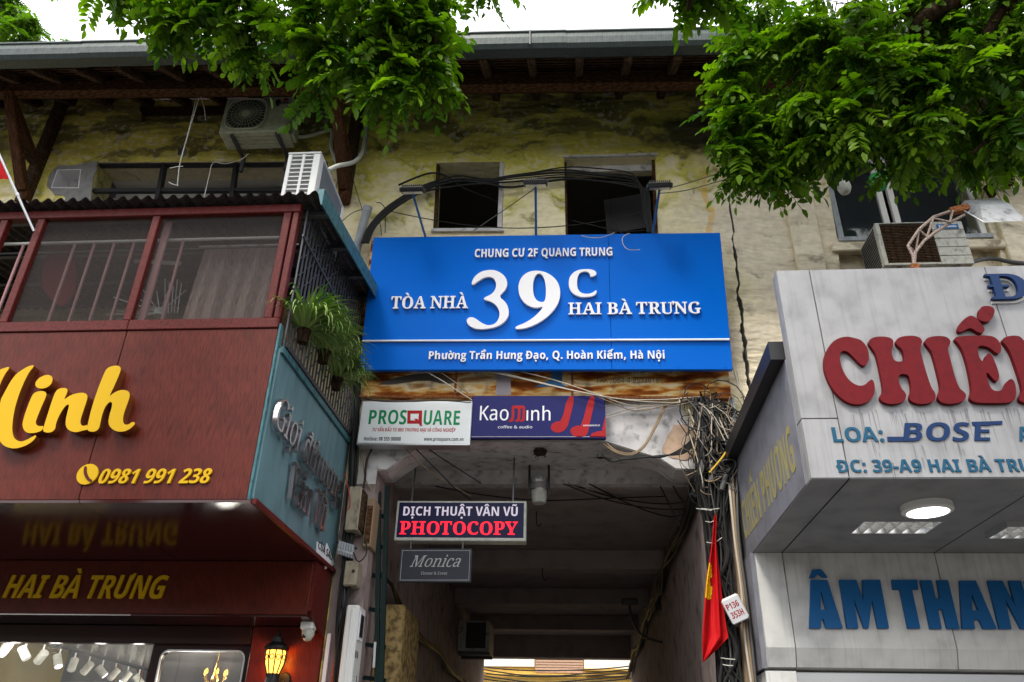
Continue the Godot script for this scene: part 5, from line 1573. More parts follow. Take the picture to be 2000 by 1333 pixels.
	flat(t, "letter", [[445, 163], [556, 163], [553, 272], [560, 280], [540, 280], [530, 262], [443, 262], [444, 237], [505, 238], [495, 225], [518, 225], [527, 235], [531, 186], [468, 186], [467, 236], [444, 236]], 680, 760, 0.26, f, 0, 0.002, M.print_red)
	letters(t, "TƯ VẤN ĐẦU TƯ BĐS THƯƠNG MẠI VÀ CÔNG NGHIỆP", "sansbold", zb([182, 284, 806, 330], 680, 760, 0.26), f, 0.001, M.print_red, 0.1, false)
	letters(t, "Hotline: 08 555 08888", "sansbold", zb([118, 360, 395, 390], 680, 760, 0.26), f, 0.001, M.print_black, 0.0, false)
	letters(t, "www.prosquare.com.vn", "sansbold", zb([568, 370, 865, 400], 680, 760, 0.26), f, 0.001, M.print_black, 0.0, false)
	for x in [-0.3, 0.3]:
		part(t, "bracket", bar_mesh(f * Vector3(x, 0.1, -0.13), Vector3((f * Vector3(x, 0, 0)).x, (f * Vector3(x, 0.1, 0)).y, W), 0.03, 0.03), M.iron_bar)
	# navy panel with red notes
	t = thing("navy_panel_sign", "glossy navy sign with white name and big red music notes", "sign", pz(1050, 858, -7.03))
	var kb := board(t, "panel", [[922, 774], [1181, 773], [920, 857], [1184, 857]], -7.03, 0.05, M.navy_panel)
	f = kb[0]
	letters(t, "Kao", "sans", zb([990, 128, 1205, 238], 680, 760, 0.26), f, 0.002, M.sign_white)
	letters(t, "ınh" if font("sans").has_char(0x131) else "inh", "sans", zb([1340, 128, 1520, 238], 680, 760, 0.26), f, 0.002, M.sign_white)
	letters(t, "coffee & audio", "sans", zb([1125, 275, 1383, 297], 680, 760, 0.26), f, 0.001, M.sign_white, 0.0, false)
	for q in [[1210, 1236, 1250], [1262, 1283, 1295], [1310, 1318, 1328]]:
		flat(t, "red_note", [[q[1] - 8, 140], [q[1] + 12, 140], [q[1] + 12, 228], [q[1], 246], [q[1] - 26, 250], [q[1] - 30, 238], [q[1] - 8, 225]], 680, 760, 0.26, f, 0.0, 0.002, M.print_red, 1)
	flat(t, "red_note", [[1228, 140], [1240, 126], [1318, 126], [1330, 140], [1330, 150], [1228, 150]], 680, 760, 0.26, f, 0.0, 0.0025, M.print_red)
	flat(t, "red_note", [[1650, 56], [1706, 56], [1662, 235], [1648, 285], [1610, 325], [1560, 332], [1522, 305], [1525, 270], [1560, 245], [1605, 243]], 680, 760, 0.26, f, 0.0, 0.002, M.print_red, 1)
	flat(t, "red_note", [[1810, 56], [1862, 56], [1815, 260], [1800, 340], [1770, 362], [1700, 362], [1668, 330], [1672, 298], [1715, 275], [1755, 280]], 680, 760, 0.26, f, 0.0, 0.002, M.print_red, 1)
	flat(t, "red_note", [[1934, 200], [1936, 362], [1816, 362], [1830, 335], [1880, 318], [1905, 318]], 680, 760, 0.26, f, 0.0, 0.002, M.print_red)
	s = nb(); box(s, f * Vector3(0, -kb[2] / 2 + 0.018, 0.001), Vector3(kb[1] - 0.02, 0.005, 0.002), f.basis)
	part(t, "rule", done(s), M.slate_print)
	letters(t, "www.kaominh.vn", "sans", zb([1765, 266, 1890, 282], 680, 760, 0.26), f, 0.001, M.sign_white, 0.0, false, 0.0022)
	for x in [-0.45, 0.45]:
		part(t, "bracket", bar_mesh(f * Vector3(x, 0.1, -0.05), Vector3((f * Vector3(x, 0, 0)).x, (f * Vector3(x, 0.1, 0)).y, W), 0.03, 0.03), M.iron_bar)
	# lit photocopy box hanging in the mouth of the passage
	t = thing("lit_photocopy_sign", "dark navy light box with glowing red lettering hanging in the passage", "sign", pz(900, 1058, -7.5))
	var pb := board(t, "frame", [[776, 978], [1027, 980], [769, 1057], [1028, 1057]], -7.5, 0.14, M.old_plastic, 0.006)
	f = pb[0]
	s = nb(); box(s, f * Vector3(0, 0.006, 0.002), Vector3(pb[1] - 0.045, pb[2] - 0.05, 0.004), f.basis)
	part(t, "face", done(s), M.navy_photo)
	f.origin += f.basis.z * 0.0045
	letters(t, "DỊCH THUẬT VÂN VŨ", "sansbold", zb([388, 352, 1018, 434], 650, 860, 0.3548), f, 0.002, M.lit_white)
	letters(t, "PHOTOCOPY", "serifbold", zb([368, 449, 1018, 522], 650, 860, 0.3548), f, 0.003, M.lit_red)
	for x in [-0.5, 0.5]:
		part(t, "hanger", bar_mesh(f * Vector3(x, pb[2] / 2, -0.05), Vector3((f * Vector3(x, 0, 0)).x, 4.47, -7.62), 0.015, 0.015), M.iron_bar)
	# slate sign under it
	t = thing("slate_name_sign", "dark slate plate with thin white script hanging below the lit sign", "sign", pz(850, 1137, -7.5))
	var mb := board(t, "panel", [[782, 1072], [922, 1072], [777, 1138], [920, 1138]], -7.5, 0.03, M.slate_panel)
	f = mb[0]
	s = nb()
	var bw: float = mb[1] / 2 - 0.02
	var bh: float = mb[2] / 2 - 0.02
	for q in [[Vector3(0, bh, 0.001), Vector3(2 * bw, 0.004, 0.001)], [Vector3(0, -bh, 0.001), Vector3(2 * bw, 0.004, 0.001)], [Vector3(bw, 0, 0.001), Vector3(0.004, 2 * bh - 0.005, 0.001)], [Vector3(-bw, 0, 0.001), Vector3(0.004, 2 * bh - 0.005, 0.001)]]:
		box(s, f * q[0], q[1], f.basis)
	part(t, "border", done(s), M.slate_print)
	letters(t, "Monica", "serif", zb([425, 632, 705, 700], 650, 860, 0.3548), f, 0.001, M.slate_print, 0.45, false, 0.001)
	letters(t, "Flower & Event", "serif", zb([485, 725, 630, 742], 650, 860, 0.3548), f, 0.001, M.slate_print, 0.0, false, 0.001)
	for x in [-0.25, 0.25]:
		part(t, "hanger", bar_mesh(f * Vector3(x, mb[2] / 2, -0.02), f * Vector3(x, mb[2] / 2 + 0.08, -0.02), 0.012, 0.012), M.iron_bar)

# ------------------------------------------------------------------ air conditioners, cables, boxes
func wire(parent: Node3D, pts: Array, r: float, m: Material, called := "cable", sides := 5) -> void:
	var v := []
	for p in pts:
		v.append(pz(p[0], p[1], p[2]))
	part(parent, called, tube_mesh(smooth_path(v, 4), r, sides), m)
func ring_path(c: Vector3, rx: float, ry: float, b: Basis, n := 16, turn := TAU) -> Array:
	var o := []
	for i in n + 1:
		o.append(c + b * Vector3(rx * cos(turn * i / n), ry * sin(turn * i / n), 0))
	return o

func build_utilities() -> void:
	var s := nb()
	# ---------------- condenser on brackets under the eave
	var z := -6.76
	var a := pz(441, 190, z)
	var c := pz(564, 257, z)
	var x0 := a.x + 0.02
	var x1 := pz(566, 225, z).x
	var y1 := pz(500, 190, z).y
	var y0 := pz(500, 257, z).y
	var t := thing("wall_air_conditioner", "greenish white air conditioner condenser with round fan guard under the eave", "air conditioner", Vector3((x0 + x1) / 2, y0, z))
	var zb_ := -7.06
	part(t, "casing", slab_mesh(x0, x1, y0, y1, zb_, z, 0.012), M.ac_green)
	var fw := (x1 - x0) * 0.64
	var fc := Vector3(x0 + 0.03 + fw / 2, (y0 + y1) / 2, z + 0.001)
	var fr := minf(fw / 2, (y1 - y0) / 2) - 0.025
	var rot := Basis(Vector3.RIGHT, PI / 2)
	part(t, "fan_well", lathe_mesh(fc, [Vector2(0, 0.004), Vector2(fr, 0.004)], 36, rot), M.ac_dark)
	for q in 3:
		s = nb(); box(s, fc + Vector3(0, 0, 0.006) + Basis(Vector3.BACK, q * TAU / 3) * Vector3(fr * 0.45, 0, 0), Vector3(fr * 0.75, fr * 0.5, 0.004), Basis(Vector3.BACK, q * TAU / 3) * Basis(Vector3.RIGHT, 0.2))
		part(t, "fan_blade", done(s), M.grey_rubber)
	# squarish guard with spokes
	var sq := []
	for i in 41:
		var an := TAU * i / 40
		var k := pow(pow(absf(cos(an)), 4.0) + pow(absf(sin(an)), 4.0), -0.25)
		sq.append(fc + Vector3(cos(an) * fr * k, sin(an) * fr * k, 0.012))
	part(t, "guard_rim", tube_mesh(sq, 0.013, 6), M.ac_green)
	for i in 30:
		var an := TAU * i / 30
		var k := pow(pow(absf(cos(an)), 4.0) + pow(absf(sin(an)), 4.0), -0.25)
		part(t, "guard_wire", tube_mesh([fc + Vector3(cos(an) * 0.05, sin(an) * 0.05, 0.022), fc + Vector3(cos(an) * fr * k, sin(an) * fr * k, 0.016)], 0.0028, 4), M.ac_green)
	for rr in [0.35, 0.55, 0.75]:
		part(t, "guard_ring", tube_mesh(ring_path(fc + Vector3(0, 0, 0.02), fr * rr, fr * rr, Basis.IDENTITY, 28), 0.0022, 4), M.ac_green)
	part(t, "guard_hub", lathe_mesh(fc + Vector3(0, 0, 0.018), [Vector2(0.055, 0.0), Vector2(0.05, 0.01), Vector2(0, 0.014)], 18, rot), M.ac_green)
	var lf := frame(Vector3(0, 0, z + 0.002))
	var lg := [x1 - 0.16, x1 - 0.045, y1 - 0.125, y1 - 0.10]
	letters_at(t, "GREE", "sansbold", lg, lf, 0.002, M.print_black, 0.2, false)
	part(t, "badge", lathe_mesh(Vector3(x1 - 0.09, y1 - 0.065, z + 0.0015), [Vector2(0, 0.003), Vector2(0.026, 0.003)], 16, rot), M.print_red)
	flat(t, "badge_swoosh", [[537, 197], [546, 193], [549, 199], [543, 203], [546, 207], [539, 207]], 0, 0, 1, frame(Vector3(0, 0, z + 0.005)), 0, 0.002, M.print_black, 1)
	part(t, "service_cover", slab_mesh(x1 + 0.001, x1 + 0.05, y0 + 0.02, y0 + 0.2, -7.0, -6.85, 0.012), M.ac_green)
	for k in 4:
		part(t, "base_rib", slab_mesh(x0 + 0.07, x1 - 0.10, y0 - 0.008, y0 - 0.0005, -7.0 + k * 0.062, -6.965 + k * 0.062), M.ac_green)
	for x in [x0 + 0.16, x1 - 0.12]:
		var br := part(t, "bracket", slab_mesh(x - 0.02, x + 0.02, y0 - 0.045, y0 - 0.009, W, z - 0.01, 0.004), M.iron_bar)
		part(br, "bracket_post", slab_mesh(x - 0.02, x + 0.02, y0 - 0.24, y0 - 0.046, W, W + 0.04, 0.004), M.iron_bar)
	var pp := thing("insulated_pipe", "pale insulated refrigerant pipe bending down from the condenser to the eave strut", "pipe", pz(640, 258, -7.0))
	wire(pp, [[572, 268, -6.98], [600, 266, -7.05], [630, 258, -7.1], [645, 254, -7.12], [648, 266, -7.12], [646, 285, -7.1], [652, 305, -7.08], [664, 330, -7.06]], 0.022, M.pipe_wrap, "pipe", 8)
	wire(pp, [[572, 262, -6.98], [605, 262, -7.08], [640, 252, -7.12], [652, 250, -7.14], [652, 290, -7.12], [668, 325, -7.1]], 0.007, M.black_rubber)
	pp = thing("insulated_pipe", "long pale pipe looping from the rooftop condenser up behind the eave strut", "pipe", pz(660, 325, -6.4))
	wire(pp, [[640, 333, -6.1], [660, 324, -6.3], [690, 317, -6.7], [706, 300, -7.0], [712, 270, -7.1], [714, 230, -7.12], [716, 190, -7.12]], 0.024, M.pipe_wrap, "pipe", 8)
	wire(pp, [[713, 300, -7.08], [717, 270, -7.13], [718, 230, -7.14], [722, 190, -7.14]], 0.010, M.pvc_grey, "pipe", 6)

	# ---------------- condenser standing on the balcony canopy, end on to the street
	var b0 := Vector3(-2.43, 5.84, -6.05)
	var b1 := Vector3(-2.145, 6.455, -5.25)
	t = thing("rooftop_air_conditioner", "white slatted air conditioner condenser standing end-on upon the balcony canopy", "air conditioner", Vector3(-2.3, 5.84, -5.6))
	s = nb()
	slab(s, b0.x, b1.x - 0.012, b0.y, b1.y, b0.z, b1.z - 0.012, 0.01)
	part(t, "core", done(s), M.grey_rubber)
	part(t, "lid", slab_mesh(b0.x - 0.008, b1.x + 0.006, b1.y - 0.012, b1.y + 0.008, b0.z - 0.008, b1.z + 0.006, 0.005), M.white_plastic)
	for q in [[b0.x - 0.004, b0.x + 0.03], [b0.x + 0.125, b0.x + 0.15], [b1.x - 0.06, b1.x + 0.002]]:
		part(t, "end_post", slab_mesh(q[0], q[1], b0.y, b1.y - 0.013, b1.z - 0.03, b1.z, 0.004), M.white_plastic)
	for i in 13:
		var y := b0.y + 0.015 + i * 0.047
		part(t, "end_slat", slab_mesh(b0.x + 0.03, b1.x - 0.061, y, y + 0.014, b1.z - 0.026, b1.z - 0.004, 0.003), M.white_plastic)
	part(t, "corner_post", slab_mesh(b1.x - 0.02, b1.x + 0.002, b0.y, b1.y - 0.013, b1.z - 0.10, b1.z - 0.031, 0.003), M.white_plastic)
	part(t, "corner_post", slab_mesh(b1.x - 0.02, b1.x + 0.002, b0.y, b1.y - 0.013, b0.z, b0.z + 0.05, 0.003), M.white_plastic)
	for i in 26:
		var y := b0.y + 0.02 + i * 0.0225
		part(t, "coil_fin", slab_mesh(b1.x - 0.012, b1.x - 0.003, y, y + 0.009, b0.z + 0.05, b1.z - 0.10), M.pvc_grey)
	for q in [b0.z + 0.15, b1.z - 0.15]:
		part(t, "foot", slab_mesh(b0.x, b1.x, b0.y - 0.05, b0.y - 0.001, q - 0.03, q + 0.03, 0.005), M.iron_bar)
	flat(t, "rating_label", [[634, 386], [643, 398], [652, 420], [640, 405]], 0, 0, 1, frame(Vector3(b1.x + 0.003, 0, 0), Vector3(0, 0, -1)), 0, 0.002, M.sign_white)

	# ---------------- old condenser over the right hand shop
	z = -6.72
	x0 = pz(1716, 470, z).x
	x1 = pz(1890, 470, z).x
	y1 = pz(1800, 434, z).y
	y0 = pz(1800, 518, z).y
	t = thing("old_air_conditioner", "weathered air conditioner condenser with wide slatted grille and blue name plate", "air conditioner", Vector3((x0 + x1) / 2, y0, z))
	part(t, "casing", slab_mesh(x0, x1, y0, y1, W + 0.03, z - 0.02, 0.01), M.ac_old)
	var xs := lerpf(x0, x1, 0.64)
	part(t, "grille_back", slab_mesh(x0 + 0.04, xs, y0 + 0.03, y1 - 0.015, z - 0.0195, z - 0.015), M.ac_dark)
	part(t, "front_frame", slab_mesh(x0, x0 + 0.045, y0, y1, z - 0.0195, z + 0.006, 0.006), M.ac_old)
	part(t, "front_frame", slab_mesh(x0 + 0.046, xs, y0, y0 + 0.03, z - 0.0195, z + 0.006, 0.006), M.ac_old)
	part(t, "front_frame", slab_mesh(x0 + 0.046, xs, y1 - 0.015, y1, z - 0.0195, z + 0.006, 0.004), M.ac_old)
	for i in 24:
		var y := y0 + 0.036 + i * (y1 - y0 - 0.058) / 24.0
		part(t, "grille_slat", slab_mesh(x0 + 0.046, xs - 0.002, y, y + 0.008, z - 0.014, z + 0.002), M.grey_wood)
	for i in 5:
		var hh := (y1 - y0) / 5
		part(t, "front_panel", slab_mesh(xs + 0.001, x1, y0 + i * hh + 0.002, y0 + (i + 1) * hh - 0.002, z - 0.0195, z + 0.004, 0.004), M.ac_old)
	var nf := frame(Vector3(0, 0, z + 0.006))
	var pl := [xs + 0.05, xs + 0.26, y1 - 0.095, y1 - 0.04]
	var np := part(t, "name_plate", slab_mesh(pl[0], pl[1], pl[2], pl[3], z + 0.0045, z + 0.009), M.letter_blue)
	letters_at(np, "Panasonic", "sansbold", [pl[0] + 0.02, pl[1] - 0.02, pl[2] + 0.014, pl[3] - 0.012], nf, 0.002, M.sign_white, 0.0, false, 0.0035)
	for i in 14:
		var y := y0 + 0.03 + i * (y1 - y0 - 0.05) / 14.0
		part(t, "side_slat", slab_mesh(x0 - 0.006, x0 - 0.0005, y, y + 0.018, W + 0.06, z - 0.05), M.ac_dark)
	for x in [x0 + 0.15, x1 - 0.15]:
		part(t, "bracket", slab_mesh(x - 0.02, x + 0.02, y0 - 0.04, y0 - 0.001, W, z - 0.02, 0.004), M.iron_bar)
	var pw := thing("window_pipe", "bent grey pipe crossing the wall behind the old condenser", "pipe", pz(1960, 508, -7.0))
	wire(pw, [[1892, 515, -6.95], [1920, 507, -7.1], [1945, 506, -7.12], [1975, 512, -7.12], [2030, 518, -7.12]], 0.022, M.grey_rubber, "pipe", 8)

	# ---------------- old street lamp on a rusty lattice arm
	t = thing("old_street_lamp", "old street lamp with grey hood on a rusty lattice arm above the white sign", "street lamp", pz(1785, 522, -5.06))
	var ch1 := [[1786, 524], [1784, 500], [1774, 480], [1795, 449], [1824, 424], [1862, 411], [1886, 404]]
	var ch2 := [[1786, 520], [1788, 494], [1806, 470], [1830, 452], [1858, 434], [1884, 420]]
	for q in [ch1, ch2]:
		var v := []
		for p in q: v.append(pz(p[0], p[1], -5.06 - (p[0] - 1785) * 0.0008))
		part(t, "chord", tube_mesh(v, 0.012, 6), M.rusty_white)
	for q in [[1774, 480, 1788, 494], [1795, 449, 1790, 490], [1795, 449, 1810, 462], [1824, 424, 1812, 461], [1824, 427, 1856, 434], [1862, 411, 1856, 434]]:
		part(t, "web", tube_mesh([pz(q[0], q[1], -5.07), pz(q[2], q[3], -5.09)], 0.009, 5), M.rusty_white)
	part(t, "foot_plate", slab_mesh(pz(1785, 520, -5.06).x - 0.03, pz(1785, 520, -5.06).x + 0.03, 4.86, 4.99, -5.09, -5.03, 0.004), M.rusty_frame)
	part(t, "socket", bar_mesh(pz(1856, 414, -5.12), pz(1890, 406, -5.13), 0.05, 0.05), M.rusty_frame)
	s = nb()
	hexa(s, [pz(1872, 408, -5.35), pz(1980, 404, -5.42), pz(2006, 431, -5.02), pz(1922, 435, -5.0), pz(1884, 392, -5.32), pz(1948, 387, -5.38), pz(1972, 398, -5.12), pz(1915, 402, -5.1)])
	part(t, "hood", done(s), M.lamp_hood)
	part(t, "hood_stay", tube_mesh([pz(1884, 412, -5.1), pz(1922, 434, -5.01)], 0.006, 5), M.aluminium)

	# ---------------- hanging pots by the right window
	for q in [[1650, 368, 0.07, "old_plastic", "white hanging pot at the edge of the leaves by the right window"], [1717, 356, 0.095, "pot_green", "round green hanging pot among the leaves by the right window"]]:
		var pc := pz(q[0], q[1], -6.75)
		var hp := thing("hanging_pot", q[4], "plant pot", pc, "pots hung by the right window")
		var r: float = q[2]
		part(hp, "pot", lathe_mesh(pc, [Vector2(0, -r), Vector2(r * 0.7, -r * 0.8), Vector2(r, 0), Vector2(r * 0.9, r * 0.8), Vector2(r * 0.8, r * 0.8), Vector2(r * 0.85, 0), Vector2(0, -r * 0.2)], 18, Basis.IDENTITY, false), M[q[3]])
		part(hp, "cord", tube_mesh([pc + Vector3(0, r * 0.5, 0), pc + Vector3(0, 1.6, -0.1)], 0.004, 4), M.cord_white)
	for q in [[1935, 372, 9], [1972, 350, 10], [1905, 360, 12]]:
		var pc := pz(q[0], q[1], -6.9)
		spider_plant(pc, 70, 0.32, ["pale spider plant above the grey lamp hood, lowest of its cluster", "pale spider plant above the grey lamp hood, highest of its cluster", "pale spider plant between lamp hood and window mullion"][[9, 10, 12].find(q[2])], q[2], 1.0)

	# ---------------- cables over the windows
	t = thing("overhead_cable_bundle", "thick bundle of black cables looping over the two dark windows", "cable bundle", pz(1000, 347, -7.05))
	for i in 6:
		var j := (i - 2.5) * 2.6
		wire(t, [[712 + j, 475, -6.98], [728 + j, 440, -7.03], [765 + j * 0.8, 404 + j * 0.5, -7.07], [825, 369 + j, -7.08], [891, 351 + j * (1.0 + i % 2), -7.09], [947, 354 + j * 0.8, -7.09 + 0.01 * i], [1000, 349 + j * (0.6 + i % 3), -7.1], [1098, 339 + j * 1.8, -7.1], [1170, 345 + j * (2.4 - i % 2), -7.1], [1235, 352 + j * 1.9, -7.1], [1258 + j, 375, -7.05], [1263 + j, 415, -7.0], [1270 + j * 0.8, 455, -6.95]], 0.008 + 0.003 * (i % 3), M.black_rubber)
	wire(t, [[778, 362, -7.1], [815, 346, -7.1], [845, 338, -7.1], [872, 345, -7.2], [905, 368, -7.3], [975, 395, -7.35]], 0.012, M.black_rubber)
	t = thing("service_wires", "thin dark service wires crossing the wall above the blue sign", "cable", pz(1000, 440, -7.1))
	for q in [
		[[762, 413, -7.0], [835, 428, -7.0], [920, 441, -7.0], [1010, 446, -7.0], [1110, 441, -7.0], [1190, 429, -7.0], [1256, 415, -7.02]],
		[[926, 450, -7.0], [985, 410, -7.05], [1045, 368, -6.6]], [[1118, 431, -7.0], [1160, 441, -7.0], [1215, 452, -7.0], [1260, 450, -7.0]],
		[[1290, 372, -6.6], [1350, 356, -7.1], [1410, 336, -7.15]], [[1285, 378, -6.65], [1340, 372, -7.1], [1412, 352, -7.15]], [[1475, 327, -7.15], [1530, 325, -7.15]],
		[[668, 432, -6.9], [690, 415, -7.05], [712, 408, -7.1]], [[735, 396, -7.1], [745, 398, -7.1], [752, 412, -7.08], [752, 455, -7.05]], [[725, 440, -7.1], [740, 430, -7.12], [745, 460, -7.05]],
		[[686, 335, -7.1], [695, 370, -7.12], [708, 412, -7.12]], [[664, 340, -7.05], [656, 365, -6.9], [655, 395, -6.6]]]:
		wire(t, q, 0.0055, M.black_rubber if q.size() > 3 else M.grey_rubber)
	wire(t, [[668, 338, -7.1], [662, 360, -7.08], [658, 385, -7.0]], 0.006, M.yellow_cable)
	t = thing("downpipe", "grey plastic downpipe stub beside the blue sign", "pipe", pz(700, 480, -7.05))
	part(t, "pipe", tube_mesh([pz(688, 520, -7.08), pz(716, 412, -7.1)], 0.05, 14), M.pvc_grey)
	part(t, "collar", tube_mesh([pz(715, 416, -7.1), pz(718, 406, -7.1)], 0.056, 14), M.pvc_grey)
	t = thing("loose_sign_wire", "loose pale wire curling over the top edge of the blue sign", "cable", pz(1235, 487, -6.8))
	wire(t, [[1135, 460, -6.78], [1150, 464, -6.74], [1175, 464, -6.74], [1200, 455, -6.77]], 0.004, M.pale_cable)
	wire(t, [[1230, 456, -6.77], [1217, 463, -6.72], [1217, 477, -6.72], [1228, 488, -6.72], [1250, 488, -6.74]], 0.004, M.pale_cable)
	# hanging cords under the eave
	t = thing("clothes_line", "white cord hanging from the eave with hooked ends", "cord", pz(385, 195, -6.4))
	wire(t, [[388, 192, -6.42], [372, 245, -6.45], [356, 300, -6.5], [350, 325, -6.5], [346, 362, -6.5]], 0.0065, M.cord_white, "cord")
	wire(t, [[382, 195, -6.42], [374, 230, -6.45], [366, 262, -6.47], [354, 310, -6.5]], 0.004, M.cord_white, "cord")
	wire(t, [[392, 190, -6.42], [398, 210, -6.45], [401, 235, -6.5]], 0.004, M.cord_white, "cord")
	wire(t, [[331, 329, -6.5], [345, 326, -6.5], [357, 325, -6.5]], 0.0055, M.cord_white, "hook")
	wire(t, [[329, 356, -6.5], [340, 361, -6.5], [348, 363, -6.5]], 0.0055, M.cord_white, "hook")
	t = thing("clothes_line", "white cord hanging in front of the black framed window", "cord", pz(415, 318, -6.9))
	wire(t, [[485, 300, -6.95], [470, 312, -6.95], [440, 320, -6.9], [416, 318, -6.9], [408, 345, -6.8], [396, 395, -6.6]], 0.005, M.cord_white, "cord")

	# ---------------- strands around the old board
	t = thing("sagging_wires", "pale sagging wires between the blue sign and the signs below it", "cable", pz(1100, 760, -7.0))
	for q in [
		[[828, 724, -7.0], [865, 745, -6.98], [900, 768, -6.96], [922, 782, -6.95]], [[855, 724, -7.0], [890, 748, -6.98], [920, 774, -6.97]],
		[[935, 722, -7.0], [1010, 738, -6.98], [1090, 757, -6.97], [1180, 775, -6.97], [1260, 785, -7.0], [1330, 787, -7.05]], [[955, 722, -7.0], [1050, 746, -6.99], [1130, 765, -6.98], [1200, 779, -6.98], [1290, 781, -7.02], [1370, 775, -7.08]],
		[[1000, 722, -7.0], [1080, 742, -6.99], [1160, 768, -6.99], [1230, 792, -7.02], [1300, 790, -7.05], [1350, 778, -7.08]], [[1150, 768, -7.0], [1190, 785, -6.98], [1240, 803, -7.05], [1290, 795, -7.08], [1350, 781, -7.1]],
		[[1184, 812, -7.05], [1230, 798, -7.1], [1300, 790, -7.1], [1360, 776, -7.1]], [[1182, 818, -7.05], [1250, 800, -7.1], [1310, 795, -7.1], [1385, 776, -7.1]]]:
		wire(t, q, 0.0055, M.pale_cable if q.size() % 2 == 0 else M.tan_cable)
	wire(t, [[692, 700, -7.0], [700, 725, -7.0], [716, 750, -7.0], [719, 775, -6.98]], 0.005, M.yellow_cable)
	wire(t, [[698, 775, -6.9], [740, 784, -6.9], [800, 785, -6.9], [860, 783, -6.9], [920, 787, -6.92]], 0.005, M.black_rubber)
	for q in [[[788, 873, -7.1], [820, 905, -7.2], [860, 935, -7.4], [920, 970, -7.7]], [[808, 873, -7.1], [850, 915, -7.2], [890, 955, -7.5], [930, 985, -7.8]], [[830, 873, -7.1], [870, 900, -7.2], [940, 945, -7.5]]]:
		wire(t, q, 0.006, M.tan_cable if q[0][0] < 800 else M.black_rubber)
	t = thing("loop_cables", "two tan cables drooping in a loop over the white render", "cable", pz(1230, 890, -7.1))
	for i in 2:
		wire(t, [[1184 - i * 8, 866, -7.1], [1205, 882 + i * 3, -7.06], [1235, 886 + i * 3, -7.05], [1260, 868 + i * 3, -7.06], [1278 + i * 3, 835, -7.08], [1300 + i * 3, 790, -7.1]], 0.009, M.tan_cable)
	t = thing("frayed_cable_end", "black frayed cable end lying across the white render", "cable", pz(1260, 893, -7.08))
	for i in 5:
		wire(t, [[1172 + i * 3, 889 + i * 2, -7.06], [1200, 898 + i, -7.05], [1240, 896 - i * 2, -7.05], [1290, 890 + i, -7.05], [1335, 886 - i * 3, -7.06], [1362, 862 - i * 4, -7.08]], 0.008, M.black_rubber)
	part(t, "tape_end", lathe_mesh(pz(1173, 891, -7.06), [Vector2(0, 0.03), Vector2(0.03, 0.02), Vector2(0.035, -0.02), Vector2(0, -0.03)], 8), M.black_rubber)
	t = thing("dry_nest", "small dark clump of dry twigs stuck on the passage beam", "nest", pz(1055, 880, -7.3))
	var nc := pyy(1055, 882, 4.45)
	for i in 16:
		var d := Vector3(rng.randf_range(-1, 1), rng.randf_range(-0.5, 0.1), rng.randf_range(-1, 1)).normalized()
		part(t, "twig", tube_mesh([nc - d * 0.06, nc + d * 0.075 + Vector3(0, -0.015, 0)], 0.004, 4), M.twig)
	part(t, "clump", lathe_mesh(nc, [Vector2(0, 0.012), Vector2(0.07, 0.0), Vector2(0.06, -0.03), Vector2(0, -0.04)], 9), M.twig)

	build_tangle()
	build_meters()
	build_passage_things()

